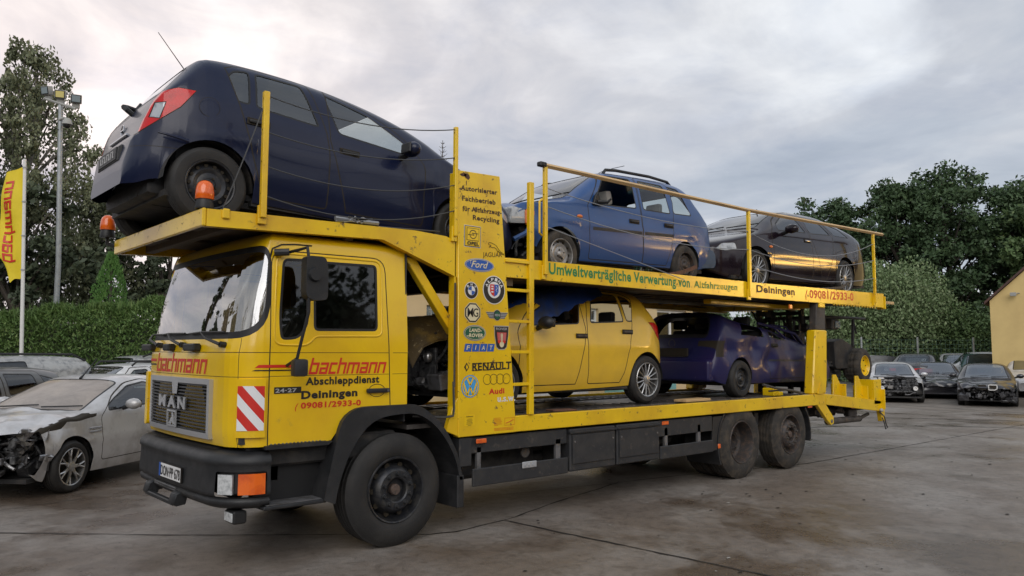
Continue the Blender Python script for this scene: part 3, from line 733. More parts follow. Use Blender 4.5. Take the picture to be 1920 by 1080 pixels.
# ---- wheels
def truck_wheel(x, yo, sgn, deep=False, R=.5, z=None, muddy=False, second=False):
    """yo: outer face; sgn +1 when the face looks toward -y"""
    z = R if z is None else z; root = empty('wheel', (x, yo, z)); tp(root); root.matrix_parent_inverse = Matrix.Identity(4); root.location = (x-4, yo-1.2, z)
    s = sgn; m = MB(); w = .29; ri = .285
    pr = [(ri, .012), (ri+.018, .0), (.34, -.012), (.40, -.014), (.45, 0), (.475, .012), (.49, .028)]
    for g in ((.028, .075), (.089, .125), (.139, .175), (.189, .235)): pr += [(R, g[0]+.004), (R, g[1]-.002), (R-.012, g[1]+.001), (R-.012, g[1]+.010)]
    pr += [(R, .25), (.49, .268), (.45, .29), (.34, .305), (ri, .29)]
    wob = (lambda t, r, h: (.007 if (int(t*26/pi) % 2 and r > .487) else 0)) if muddy else None
    m.lathe([(r, h*s) for r, h in pr], (0, 0, 0), 'y', 104 if muddy else 64, 0, wob=wob)
    if second: m.lathe([(r, (h+.33)*s) for r, h in pr], (0, 0, 0), 'y', 48, 0)
    t = m.build('tyre', 'muddy_tyre' if muddy else 'tyre', root, ang=30)
    m = MB(); rm = 'rust_rim' if muddy else 'dark_rim'
    if deep: dz = .19
    lip = [(ri+.012, .006), (ri+.004, -.008), (ri-.008, -.004), (ri-.016, .02), (.262, .06)]
    if deep:
        m.lathe([(r, h*s) for r, h in lip+[(.255, .12), (.245, .175), (.21, .20), (.12, .205), (.11, .15), (.10, .15), (.085, .21), (0, .21)]], ax='y', n=48)
        for k in range(10):
            a = 2*pi*k/10; m.lathe([(0, .165*s), (.014, .165*s), (.018, .18*s), (.018, .21*s)], (.165*cos(a), 0, .165*sin(a)), 'y', 8, 1)
    else:
        m.lathe([(r, h*s) for r, h in lip+[(.25, .085), (.232, .10), (.205, .03), (.185, -.004), (.172, -.012), (.115, -.012), (.103, -.002), (.10, .05), (.05, .055)]], ax='y', n=48)
        m.lathe([(r, h*s) for r, h in [(.05, .06), (.05, .012), (.043, .0), (.0, -.002)]], ax='y', n=24, mi=2)
        for k in range(10):
            a = 2*pi*(k+.5)/10; m.lathe([(0, -.042*s), (.012, -.042*s), (.0165, -.034*s), (.0175, -.018*s), (.022, -.016*s), (.022, -.010*s)], (.143*cos(a), 0, .143*sin(a)), 'y', 10, 1)
            a = 2*pi*k/10; c = (.222*cos(a), 0, .222*sin(a))      # hand holes round the disc
            m.lathe([(.0, .050*s), (.024, .048*s), (.026, .056*s)], c, 'y', 12, 3)
    m.build('rim', [rm, 'grime_steel' if muddy else 'black_plastic', 'hub_rust', 'seam'], root, ang=30)
    return root
truck_wheel(0, .03, 1); truck_wheel(0, 2.37, -1)
truck_wheel(5.657, .03, 1, deep=True, muddy=True, second=True); truck_wheel(5.657, 2.37, -1, deep=True, second=True)
truck_wheel(7.007, .035, 1, muddy=True, z=.515); truck_wheel(7.007, 2.365, -1, z=.515)
for x in (0, 5.657, 7.007): m = MB(); m.tube([(x, .32, .5), (x, 2.08, .5)], .07, 10); m.blob((x, 1.2, .5), (.22, .25, .2) if x > 1 else (.1, .1, .1), 0); tb(m, 'axle', 'chassis')
m = MB()
for y in (.80, 1.60): m.box(-1.25, 9.9, y-.05, y+.05, .62, .90, 0, .01)
for x in (-1.1, 1.1, 2.4, 3.9, 4.9, 6.33, 7.7, 9.5): m.box(x-.05, x+.05, .2, 2.2, .68, .86, 0)
m.box(-.9, .4, .95, 1.45, .55, 1.1, 0, .05); m.tube([(.6, 1.2, .68), (5.4, 1.2, .55)], .06, 10); m.box(1.0, 2.1, .42, .74, .42, .84, 0, .05); m.box(2.3, 3.7, 1.7, 2.3, .40, .88, 0, .05)
m.tube([(1.05, .55, .34), (1.05, .55, .46)], .06, 12, 1); m.tube([(2.0, .5, .55), (4.6, .5, .6)], .07, 10)
for y in (.45, 1.95):
    for x in (5.657, 7.007): m.tube([(x-.6, y+.25, .62), (x-.3, y+.25, .52), (x, y+.25, .47), (x+.3, y+.25, .52), (x+.6, y+.25, .62)], .035, 6)
tb(m, 'chassis_frame', ['chassis', 'silver_trim'])

# ---- side guards, lockers, marker lamps (near side seen; far side plain)
for sg in (1, -1):
    Y = (lambda a, b: (a, b)) if sg > 0 else (lambda a, b: (TY-b, TY-a))
    m = MB(); m.box(.69, .84, *Y(.0, .12), .635, .905, 0, .006); m.box(.85, 2.19, *Y(.03, .07), .745, .90, 0, .006); m.box(.86, 2.18, *Y(.0, .03), .43, .60, 0, .008)
    m.box(.93, .98, *Y(.03, .06), .5, .8, 1); m.box(2.02, 2.09, *Y(.03, .06), .55, .8, 1)
    g = tb(m, 'side_guard', ['grey_panel', 'steel']); m = MB()
    m.box(3.80, 4.93, *Y(.0, .03), .43, .585, 0, .008); m.box(3.80, 4.95, *Y(.03, .07), .70, .895, 0, .006); m.box(3.92, 3.98, *Y(.03, .06), .5, .8, 1); m.box(4.62, 4.68, *Y(.03, .06), .5, .8, 1)
    tb(m, 'side_guard', ['grey_panel', 'steel'])
    if sg > 0:
        m = MB(); m.box(1.50, 1.70, -.012, .0, .605-.06, .66-.05, 0, .005)
        for k in range(3): m.lathe([(0, -.016), (.018, -.016), (.018, 0)], (1.545+k*.055, -.002, .577), 'y', 10, 0)
        o = m.build('marker_plate', 'silver_trim'); o.parent = g
    for (a, b) in ((2.21, 2.96), (2.99, 3.78)):
        m = MB(); y0, y1 = Y(.0, .45); m.box(a, b, y0, y1, .44, .895, 0, .012)
        ys = -.006 if sg > 0 else TY+.006; m.box(a+.03, b-.03, min(ys, ys-.008*sg), max(ys, ys-.008*sg) if True else 0, .52, .83, 0, .004)
        m.box(a-.01, b+.01, *(Y(-.02, .03)), .845, .87, 1, .005); m.box(a+.2, b-.2, *(Y(-.012, .0)), .735, .748, 1, .002)
        for xx in (a+.06, b-.06): m.lathe([(0, -.02*sg), (.012, -.02*sg), (.012, 0)], (xx, Y(0, 0)[0], .76), 'y', 8, 2)
        tb(m, 'storage_locker', ['grey_panel', 'black_plastic', 'steel'])
    for x, z in ((.955, .865), (3.93, .862), (7.60, .905)):
        m = MB(); m.box(x-.065, x+.065, *Y(-.012, .0) if x < 1 else Y(.018, .032), z-.022, z+.022, 0, .005); tb(m, 'side_marker_lamp', 'orange_lens')
    # rear wheel guards
    m = MB(); y0, y1 = Y(.02, .55); m.lathe([(.575, y0), (.60, y0), (.60, y1), (.575, y1), (.575, y0)], (5.657, 0, .5), 'y', 16, 0, a0=radians(118), a1=radians(206)); m.prism([(5.10, .44), (4.93, .44), (4.97, .88), (5.20, .88), (5.10, .7)], 'y', y0+.01, y0+.03, 0)
    m.box(5.06, 5.12, y0-.006, y0+.004, .46, .52, 1, .004); tb(m, 'rear_mudguard', ['black_plastic', 'orange_lens'], ang=40); m = MB()
    m.lathe([(.575, y0), (.60, y0), (.60, y1), (.575, y1), (.575, y0)], (7.007, 0, .5), 'y', 12, 0, a0=radians(-12), a1=radians(42))
    tb(m, 'rear_mudguard', 'black_plastic', ang=40)
m = MB(); m.lathe([(0, 0), (.06, 0), (.06, .02), (.03, .03), (.03, .05)], (1.66, .12, .69), 'y', 14); tb(m, 'air_coupling', 'grime_steel')

# ---- lower deck
def side(mb, pts, y0, y1, mi=0, bev=.006): mb.prism(pts, 'y', y0, y1, mi, bev)
for (y0, y1) in ((0, .07), (TY-.07, TY)):
    m = MB(); side(m, [(1.40, 1.083), (8.07, 1.085), (8.07, .915), (1.38, .922)], y0, y1); tb(m, 'lower_deck_beam', 'truck_yellow')
    m = MB(); side(m, [(8.076, 1.085), (10.20, .885), (10.27, .80), (10.27, .53), (10.13, .53), (10.08, .71), (8.076, .912)], y0, y1); tb(m, 'tail_beam', 'truck_yellow')
m = MB(); m.box(1.0, 8.05, .07, TY-.07, 1.02, 1.05, 0); m.box(.15, 1.0, .1, TY-.1, 1.02, 1.06, 0)
for y in (.35, 1.62): m.box(1.0, 8.0, y, y+.42, 1.05, 1.066, 0, .004)
for i in range(40): m.box(1.2+i*.17, 1.23+i*.17, .38, .74, 1.066, 1.075, 0); m.box(1.2+i*.17, 1.23+i*.17, 1.65, 2.0, 1.066, 1.075, 0)
m.prism([(8.05, 1.05), (10.2, .85), (10.2, .82), (8.05, 1.02)], 'y', .07, TY-.07, 0)
tb(m, 'lower_deck_floor', 'deck_plate')
# tail brackets that carry the forklift
for (x, y, h) in ((9.0, .25, .40), (9.55, .12, .44), (10.02, .03, .42), (9.0, 2.1, .40), (10.02, 2.33, .42)):
    z = .99-.12*(x-8.8)
    m = MB(); m.prism([(x-.16, z-.06), (x+.14, z-.08), (x+.14, z+h*.55), (x-.02, z+h), (x-.12, z+h)], 'y', y, y+.03, 0, .004)
    m.box(x+.1, x+.13, y-.1, y+.16, z-.1, z+h*.6, 0, .003); tb(m, 'tail_bracket', 'truck_yellow')
m = MB(); m.box(9.86, 10.16, .0, .03, .84, 1.27, 0, .004); m.box(9.86, 9.89, .03, .3, .84, 1.27, 0, .004); tb(m, 'tail_bracket', 'truck_yellow')
m = MB(); side(m, [(7.78, .93), (8.06, .93), (8.33, .70), (8.33, .60), (8.24, .575), (8.14, .64)], .0, .06); m.lathe([(0, -.01), (.03, -.01), (.03, .0)], (8.25, 0, .64), 'y', 12, 1); tb(m, 'ramp_arm', ['truck_yellow', 'steel'])
m = MB(); m.tube([(8.35, .12, .62), (9.6, .16, .60)], .055, 12); m.tube([(9.6, .16, .60), (9.95, .16, .66)], .03, 8, 0); m.box(8.4, 9.9, .9, 1.5, .6, .85, 0, .02)
m.box(8.3, 10.1, .3, .4, .72, .80, 0); m.box(8.3, 10.1, 2.0, 2.1, .72, .80, 0)
junk(m, 8.3, 10.0, .15, .6, .66, .9, 26, 5, (0,), (.03, .09)); tb(m, 'ramp_cylinder', 'grime_steel')
m = MB(); m.tube([(10.05, .0, .70), (10.12, -.05, .62), (10.18, -.05, .5), (10.24, -.05, .42), (10.16, -.05, .40), (10.12, -.05, .5), (10.08, -.03, .6)], .011, 6); m.blob((10.06, -.03, .73), .035, 1); tb(m, 'trailer_cable', ['cable', 'd_grey'])
m = MB(); m.box(9.05, 9.13, .02, .05, .80, .87, 0, .01); tb(m, 'side_marker_lamp', 'orange_lens')
# rear lift posts
for (y0, y1) in ((0, .16), (TY-.16, TY)):
    m = MB(); m.prism([(7.66, 1.086), (8.10, 1.086), (8.14, 1.30), (8.19, 2.10), (7.81, 2.10)], 'y', y0, y1, 0, .02); m.prism([(7.86, 2.10), (8.17, 2.10), (8.20, 2.56), (7.90, 2.56)], 'y', y0+.02, y1-.02, 1, .01)
    m.prism([(7.80, 1.09), (7.97, 1.09), (7.90, 1.27)], 'y', y0-.012, y0, 0); tb(m, 'lift_post', ['truck_yellow', 'grime_steel'])

# ---- columns with the painted makers' names
colP = [(.629, 3.512), (1.174, 3.533), (1.413, .922), (.668, .918)]
for (y0, y1) in ((-.012, .075), (TY-.075, TY+.012)):
    m = MB(); m.prism(colP, 'y', y0, y1, 0, .006); m.prism([(.668, .93), (.53, .985), (.60, 1.20), (.668, 1.30)], 'y', y0+.01, y1-.02, 0, .003)
    m.box(.612, .628, y0+.012, y1+.02, 1.0, 3.49, 0, .003)
    o = tb(m, 'column', ['truck_yellow', 'steel'])
    if y0 < 0: column = o
    m = MB(); m.tube([(.60, y0, 1.45), (.595, y0-.02, 1.2), (.585, y0-.02, 1.13), (.50, y0, 1.12), (.2, y0+.1, 1.14)], .012, 6); m.tube([(.61, y0, 1.4), (.61, y0, 2.4)], .010, 6); tb(m, 'hydraulic_pipe', 'cable')
CP = lambda off: (lambda u, v: (u, -.012-off, v))
def badge(fn, mats, name='badge', **k):
    m = MB(); fn(m); o = m.build(name, mats, weld=False, **k); o.parent = column; return o
p1, p2, p3, p4 = CP(.002), CP(.004), CP(.006), CP(.008)
def rect(m, x0, x1, z0, z1, pl, mi): flat(m, [(x0, z0), (x1, z0), (x1, z1), (x0, z1)], pl, mi)
for T in (('Autorisierter', .665, 1.137, (3.318, 3.334)), ('Fachbetrieb', .684, 1.115, (3.216, 3.228)), ('für Altfahrzeug-', .690, 1.197, (3.115, 3.133)), ('Recycling', .820, 1.168, (3.040, 3.045))):
    badge(lambda m: put_text(m, T[0], p1, T[1], T[2], T[3], .051, 0, .03), ['d_brown'], 'painted_lettering')
def f(m):
    rect(m, .712, .924, 2.765, 2.98, p1, 0); rect(m, .717, .919, 2.770, 2.975, p2, 1); rect(m, .724, .912, 2.777, 2.968, p3, 2); rect(m, .740, .896, 2.83, 2.955, p4, 1)
    rect(m, .745, .891, 2.835, 2.950, CP(.010), 2); ring(m, .818, 2.893, .045, .045, .007, CP(.012), 1)
    flat(m, [(.752, 2.883), (.835, 2.883), (.812, 2.900), (.884, 2.900), (.884, 2.906), (.80, 2.906), (.823, 2.889), (.752, 2.889)], CP(.013), 1)
    put_text(m, 'OPEL', CP(.012), .745, .893, 2.785, .035, 1, .04)
badge(f, ['d_white', 'd_black', 'd_yel'])
def f(m):
    cat = [(1.02, 2.825), (1.035, 2.835), (1.06, 2.833), (1.09, 2.825), (1.12, 2.815), (1.15, 2.785), (1.18, 2.755), (1.225, 2.735), (1.235, 2.725), (1.215, 2.727), (1.17, 2.745), (1.15, 2.762), (1.155, 2.745), (1.145, 2.745), (1.13, 2.775), (1.10, 2.79), (1.07, 2.785), (1.05, 2.795), (1.04, 2.785), (1.03, 2.785), (1.045, 2.80), (1.06, 2.805), (1.04, 2.812), (1.025, 2.812)]
    m.tube([p2(*q) for q in cat+[cat[0]]], .0022, 4)
    put_text(m, 'JAGUAR', p1, .950, 1.205, (2.680, 2.700), .048, 0, .006)
badge(f, ['d_brown'])
def f(m):
    flat(m, ell(.909, 2.594, .190, .068), p1, 0); flat(m, ell(.909, 2.594, .184, .0635), p2, 1); ring(m, .909, 2.594, .176, .058, .004, p3, 0)
    put_text(m, 'Ford', p3, .80, 1.02, 2.567, .068, 0, .012, .35); m.tube([p3(.795, 2.60), p3(.79, 2.63), p3(.83, 2.645), p3(.88, 2.648)], .003, 4, 0)
badge(f, ['d_gold', 'd_blue'])
def f(m):
    x, z = .808, 2.336; flat(m, ell(x, z, .085, .086), p1, 0); flat(m, ell(x, z, .078, .079), p2, 1); flat(m, ell(x, z, .046, .046), p3, 0)
    for a in (0, pi): flat(m, [(x, z)]+ell(x, z, .043, .043, 8, a+pi/2, a+pi+.01), p4, 2)
    for ch, dx, dz in (('B', -.045, .040), ('M', 0, .060), ('W', .047, .040)): put_text(m, ch, p3, x+dx-.013, x+dx+.013, z+dz-.010, .021, 0, .03)
badge(f, ['d_white', 'd_black', 'd_blue'])
def f(m):
    x, z = 1.100, 2.357; flat(m, ell(x, z, .146, .145), p1, 0); flat(m, ell(x, z, .137, .136), p2, 1); flat(m, ell(x, z, .084, .083), p3, 0)
    sh = lambda a, b: [(x+a, z+.055), (x+b, z+.055), (x+b, z-.02), (x+(b if abs(b) > abs(a) else a)*.55, z-.052), (x+(a+b)*.0, z-.066)] if True else 0
    flat(m, [(x-.056, z+.056), (x, z+.056), (x, z-.066), (x-.035, z-.048), (x-.056, z-.015)], p4, 3); flat(m, [(x, z+.056), (x+.056, z+.056), (x+.056, z-.015), (x+.035, z-.048), (x, z-.066)], p4, 2)
    for zz in (.035, .01, -.02): rect(m, x-.042, x-.014, z+zz-.007, z+zz+.007, CP(.010), 0)
    m.tube([CP(.010)(x+.02, z+.04), CP(.010)(x+.04, z+.02), CP(.010)(x+.018, z), CP(.010)(x+.036, z-.02)], .003, 4, 0)
    for k, ch in enumerate('ALPINA'):
        a = radians(155-26*k); c, s_ = cos(a), sin(a); rr = .096
        put_text(m, ch, lambda u, v, c=c, s_=s_: p3(x+c*(rr+v)+s_*u, z+s_*(rr+v)-c*u), -.017, .017, -.004, .032, 0, .035)
badge(f, ['d_white', 'd_black', 'd_blue', 'd_red'])
def f(m):
    x, z = .826, 2.119; o8 = lambda r: [(x+r*1.03*cos(pi/8+k*pi/4), z+r*cos(0)*sin(pi/8+k*pi/4)) for k in range(8)]
    flat(m, o8(.106), p1, 0); flat(m, o8(.100), p2, 1); flat(m, o8(.086), p3, 0); put_text(m, 'M', p4, x-.068, x+.004, z-.042, .088, 1, .01); put_text(m, 'G', p4, x+.004, x+.068, z-.040, .084, 1, .01)
badge(f, ['d_gold', 'd_black'])
def f(m):
    x, z = 1.142, 2.105
    for sg in (1, -1):
        flat(m, [(x+sg*.02, z+.03), (x+sg*.148, z+.03), (x+sg*.095, z-.035), (x+sg*.02, z-.035)], p1, 0)
        for k in range(4): rect(m, *(sorted((x+sg*.03, x+sg*(.142-k*.012)))), z+.018-k*.016, z+.024-k*.016, p2, 1)
    flat(m, ell(x, z, .052, .056), p2, 0); flat(m, ell(x, z, .047, .051), p3, 1); flat(m, ell(x, z, .038, .042), p4, 2); put_text(m, 'MINI', CP(.01), x-.036, x+.036, z-.013, .026, 0, .03)
badge(f, ['d_grey', 'd_black', 'd_dgreen'])
def f(m):
    x, z = .856, 1.921; flat(m, ell(x, z, .141, .078), p1, 0); flat(m, ell(x, z, .133, .071), p2, 1); ring(m, x, z, .128, .066, .004, p3, 2)
    put_text(m, 'LAND-', p3, x-.072, x+.085, z+.008, .036, 2, .04, .15); put_text(m, '-ROVER', p3, x-.098, x+.10, z-.042, .036, 2, .04, .15)
badge(f, ['d_grey', 'd_dgreen', 'd_gold'])
def f(m):
    x, z = 1.203, 1.881; sh = lambda k: [(x-.098*k, z+.118*k), (x+.098*k, z+.118*k), (x+.094*k, z+.02*k), (x+.07*k, z-.10*k), (x+.04*k, z-.124*k), (x-.04*k, z-.124*k), (x-.07*k, z-.10*k), (x-.094*k, z+.02*k)]
    flat(m, sh(1), p1, 0); flat(m, sh(.93), p2, 1); put_text(m, 'ROVER', p3, x-.075, x+.075, z+.075, .024, 0, .02)
    flat(m, [(x-.064, z+.05), (x+.064, z+.05), (x+.05, z-.05), (x, z-.09), (x-.05, z-.05)], p3, 2)
    for k in range(-3, 4): rect(m, x+k*.017-.002, x+k*.017+.002, z-.03, z+.048, p4, 0)
    flat(m, ell(x, z-.07, .03, .03, 12), p4, 3); flat(m, [(x-.008, z-.05), (x+.008, z-.05), (x+.014, z+.03), (x, z+.05), (x-.014, z+.03)], p4, 3)
badge(f, ['d_grey', 'd_black', 'd_red', 'd_gold'])
def f(m):
    for k, ch in enumerate('FIAT'):
        a = .722+k*.0965; z0 = 1.738+k*.0005; flat(m, [(a, z0), (a+.088, z0), (a+.104, z0+.076), (a+.016, z0+.076)], p1, 0)
        put_text(m, ch, lambda u, v: p2(u+(v-z0)*.2, v), a+(.025 if ch != 'I' else .037), a+(.063 if ch != 'I' else .047), z0+.016, .044, 1, .02)
badge(f, ['d_blue', 'd_gold'])
def f(m):
    x, z = .757, 1.588; flat(m, [(x, z-.044), (x+.032, z), (x, z+.044), (x-.032, z)], p1, 0); flat(m, [(x+.001, z-.026), (x+.018, z), (x+.001, z+.026), (x-.012, z)], p2, 1)
    n = 7; w = (1.341-.823)/7
    put_text(m, 'RENAULT', p1, .827, 1.336, (1.549, 1.563), .078, 0, .035)
    for k in range(7):                                # slab serifs
        for t in (0, 1):
            zz = 1.549+.002*k+t*.068
            if (k, t) in ((3, 1), (6, 0), (4, 0)): zz = zz
            a = .827+w*k; rect(m, a-.003, a+.030, zz, zz+.010, p2, 0); rect(m, a+w-.040, a+w-.006, zz, zz+.010, p2, 0) if k in (0, 2, 3, 4) else None
badge(f, ['d_black', 'd_yel'])
def f(m):
    x, z = .802, 1.401; ring(m, x, z, .110, .110, .010, p1, 0, 36); 
    def bar(a, b, w): 
        d = (Vector(b)-Vector(a)).normalized(); n_ = Vector((-d.y, d.x))*w; flat(m, [tuple(Vector(a)-n_), tuple(Vector(b)-n_), tuple(Vector(b)+n_), tuple(Vector(a)+n_)], p1, 0)
    flat(m, ell(x, z, .092, .092), p1, 0)
    pl = p2
    def bar2(a, b, w=.009):
        d = (Vector(b)-Vector(a)).normalized(); n_ = Vector((-d.y, d.x))*w; flat(m, [(x+q.x, z+q.y) for q in (Vector(a)-n_, Vector(b)-n_, Vector(b)+n_, Vector(a)+n_)], pl, 1)
    for sg in (1, -1): bar2((sg*.040, .082), (0, .012)); bar2((sg*.082, .035), (sg*.034, -.082)); bar2((sg*.034, -.082), (0, -.008))
    ring(m, x, z, .098, .098, .010, p3, 1, 36)
badge(f, ['d_sky', 'd_yel'])
def f(m):
    for k in range(4): ring(m, 1.018+k*.084, 1.463+k*.001, .053, .053, .005, CP(.002+.001*k), 0, 28)
badge(f, ['d_brown'])
def f(m): put_text(m, 'Audi', p1, 1.040, 1.245, (1.315, 1.319), .056, 0, .04)
badge(f, ['d_red'], 'painted_lettering')
def f(m): put_text(m, 'u.s.w.', p1, 1.154, 1.392, (1.236, 1.239), .068, 0, .03)
badge(f, ['d_white'], 'painted_lettering')
def f(m):
    rect(m, .735, .862, 1.022, 1.128, p1, 0); put_text(m, 'Achtung!', p2, .755, .842, 1.105, .014, 1, .02); R = random.Random(3)
    for k in range(6): w = R.uniform(.02, .05); rect(m, .798-w, .798+w, 1.086-k*.012, 1.089-k*.012, p2, 1)
badge(f, ['d_yel', 'd_black'], 'warning_sticker')
def f(m):
    R = random.Random(5)
    for k in range(7): rect(m, 1.11, 1.16+R.uniform(0, .06), 1.075-k*.012, 1.078-k*.012, p1, 0)
    for k in range(3): rect(m, 1.11, 1.37, .975-k*.011, .978-k*.011, p1, 0)
    for q in ((1.25, 1.385, 1.07, 1.073), (1.25, 1.385, .998, 1.001), (1.25, 1.253, .998, 1.073), (1.382, 1.385, .998, 1.073)): rect(m, *q, p1, 0)
    m.tube([p2(1.265, 1.02), p2(1.32, 1.035), p2(1.37, 1.055)], .003, 4)
badge(f, ['d_red'], 'instruction_sticker')
m = MB(); R = random.Random(9)                        # flaked paint at the top edge of the column
def blot(mb, x, z, rx, rz, pl, seed, mi=0):
    R = random.Random(seed); flat(mb, [(x+rx*R.uniform(.5, 1)*cos(2*pi*k/12), z+rz*R.uniform(.5, 1)*sin(2*pi*k/12)) for k in range(12)], pl, mi)
for (x, z, rx, rz) in ((.70, 3.475, .05, .03), (.745, 3.465, .045, .04), (.735, 3.40, .008, .04), (.66, 3.33, .014, .014), (.70, 3.13, .008, .04), (.76, 3.11, .004, .05), (.85, 3.14, .004, .05)): blot(m, x, z, rx, rz, CP(.0015), int(x*1000))
o = m.build('flaked_paint', 'rusty', weld=False); o.parent = column

# ---- upper front deck over the cab
for (y0, y1) in ((0, .08), (TY-.08, TY)):
    m = MB(); pr = [(-1.775, 2.825), (.15, 2.862), (.50, 2.845), (.64, 2.79), (.655, 2.45), (.42, 2.53), (-.20, 2.742), (-1.775, 2.690)]
    m.prism(pr[:1]+pr[1:2]+[(.15, 2.862), (-.20, 2.742), (-1.775, 2.690)][1:], 'y', y0, y1, 0, .0); m.prism([(.15, 2.862), (.50, 2.845), (.63, 2.81), (.655, 2.45), (.42, 2.53), (-.20, 2.742)], 'y', y0, y1, 0, .0)
    m.box(-1.66, -1.60, y0-.02 if y0 < 1 else y0, y1+.02 if y0 > 1 else y1, 2.76, 2.84, 0, .008)
    tb(m, 'front_deck_beam', 'truck_yellow')
m = MB(); m.box(-1.81, -1.777, -.004, TY+.004, 2.688, 2.828, 0, .008)
tb(m, 'front_deck_beam', 'truck_yellow')
m = MB(); m.box(-1.73, .60, .08, TY-.08, 2.795, 2.81, 0)
for y in (.25, 1.55): m.box(-1.7, .6, y, y+.6, 2.768, 2.795, 0, .005)
for x in (-1.5, -1.0, -.5, 0, .4): m.box(x-.04, x+.04, .08, TY-.08, 2.715, 2.795, 0, .004)
m.prism([(.60, 2.80), (1.9, 2.64), (1.9, 2.60), (.60, 2.77)], 'y', .08, TY-.08, 0); tb(m, 'front_deck_floor', 'underdeck')
for (y0, y1) in ((.10, .18), (TY-.18, TY-.10)):
    m = MB(); side(m, [(.10, 2.62), (.22, 2.62), (.74, 1.95), (.66, 1.90)], y0, y1); tb(m, 'brace', 'truck_yellow')

# ---- upper rear deck
top = [(1.20, 2.70), (1.75, 2.712), (3.695, 2.722), (5.83, 2.742), (10.40, 2.808)]; bot = [(10.40, 2.57), (10.05, 2.545), (4.53, 2.485), (1.20, 2.480)]
teeth = []
x = 10.0
while x > 8.35: teeth += [(x, 2.545-.033*(10.05-x)/5.5*.0-.022), (x-.07, 2.545+(x-10.05)*.0109)]; x -= .105
for (y0, y1) in ((0, .06), (TY-.06, TY)):
    m = MB()
    for (a, b, c, d) in (((1.20, 2.503), (1.20, 2.70), (1.75, 2.712), (1.75, 2.504)), ((1.75, 2.504), (1.75, 2.712), (5.80, 2.742), (5.80, 2.518)), ((5.806, 2.520), (5.806, 2.738), (10.40, 2.808), (10.40, 2.556))): m.prism([a, b, c, d], 'y', y0, y1, 0, 0)
    for k in range(16): xx = 8.4+k*.105; zz = 2.52+(xx-5.8)*.0078; m.prism([(xx, zz+.006), (xx+.075, zz+.006), (xx+.07, zz-.026)], 'y', y0, y0+.02, 0)
    o = tb(m, 'upper_deck_beam', 'truck_yellow')
    if y0 == 0: ubeam = o
m = MB(); DPp = CP(-.012+.002)
for tx, x0, x1, zz, h, bo, mt in (('Umweltverträgliche Verwertung von', 1.886, 4.455, (2.574, 2.576), .128, .030, 'd_green'), ('Altfahrzeugen', 4.545, 5.573, (2.582, 2.602), .092, .022, 'd_green_faded'), ('Deiningen', 6.073, 7.175, (2.603, 2.615), .112, .034, 'd_brown'), ('09081/2933-0', 7.637, 9.175, (2.596, 2.624), .132, .022, 'd_red')):
    m = MB(); put_text(m, tx, DPp, x0, x1, zz, h, 0, bo)
    if mt == 'd_red': put_text(m, '(', DPp, 7.51, 7.585, 2.60, .12, 0, .03, .3)
    o = m.build('painted_lettering', mt, weld=False); o.parent = ubeam
m = MB()
def fl(x): return interp(top, x)-.10
xs = [1.2, 2, 3, 4, 5, 5.83, 7, 8.5, 10.3]
for a, b in zip(xs[:-1], xs[1:]):
    m.prism([(a, fl(a)), (b, fl(b)), (b, fl(b)-.02), (a, fl(a)-.02)], 'y', .06, TY-.06, 0)
for y in (.20, 1.60): m.prism([(1.2, 2.59), (10.3, 2.68), (10.3, 2.60), (1.2, 2.51)], 'y', y, y+.55, 0)
for k in range(22): x = 1.4+k*.42; m.box(x-.03, x+.03, .06, TY-.06, fl(x)-.09, fl(x)-.02, 0, .004)
m.box(5.6, 8.2, .45, .58, 2.44, 2.51, 1, .01); m.box(5.6, 8.2, 1.85, 1.98, 2.44, 2.51, 1, .01); m.box(1.3, 1.42, .06, TY-.06, 2.42, 2.56, 0); m.box(7.95, 8.15, .0, TY, 2.46, 2.54, 1, .01)
tb(m, 'upper_deck_floor', ['underdeck', 'truck_yellow'])
m = MB(); m.box(10.41, 10.44, -.02, .14, 2.53, 2.76, 1, .006); m.box(10.44, 10.448, .0, .12, 2.56, 2.73, 0, .003); m.box(10.42, 11.0, .06, .10, 2.64, 2.69, 2, .004)
m.box(10.41, 10.44, TY-.14, TY+.02, 2.53, 2.76, 1, .006); tb(m, 'tail_reflector', ['red_lens', 'truck_yellow', 'wood_rail'])
m = MB(); m.box(7.02, 7.10, .0, .03, 2.40, 2.47, 0, .01); tb(m, 'side_marker_lamp', 'amber')

# ---- ladder
m = MB(); m.box(1.575, 1.640, -.035, .02, 1.09, 3.535, 0, .006)
for z, x0 in ((2.672, 1.245), (2.372, 1.275), (2.05, 1.305), (1.735, 1.335), (1.405, 1.365)): m.box(x0, 1.58, -.025, .012, z-.016, z+.016, 0, .003)
tb(m, 'ladder', 'truck_yellow')
m = MB(); m.tube([(1.75, -.03, 2.98), (1.70, -.05, 3.0), (1.70, -.05, 3.34), (1.75, -.03, 3.37)], .012, 8); tb(m, 'grab_handle', 'truck_yellow')
# ---- guard posts, wires and top rail
posts = [(-1.345, 2.80, 3.833, .024), (.585, 2.85, 3.925, .018), (1.80, 2.56, 3.745, .022), (5.845, 2.53, 3.765, .026), (9.955, 2.62, 3.85, .020)]
for (x, z0, z1, w) in posts:
    m = MB(); m.box(x-w, x+w, -.055, -.012, z0, z1, 0, .004); m.box(x-w-.012, x+w+.012, -.03, .0, z0-.05, z0+.10, 0, .004)
    for k in range(4): m.tube([(x-w, -.033, z1-.06-k*.26), (x+w+.006, -.033, z1-.06-k*.26)], .008, 5, 1)
    tb(m, 'guard_post', ['truck_yellow' if x < 9 else 'wood_rail' if False else 'truck_yellow', 'cable'])
m = MB(); m.tube([(1.77, -.04, 3.745), (5.85, -.04, 3.765), (10.35, -.04, 3.885)], .028, 4); m.box(1.70, 1.80, -.07, .0, 3.725, 3.775, 1, .01); tb(m, 'top_rail', ['wood_rail', 'black_soft'])
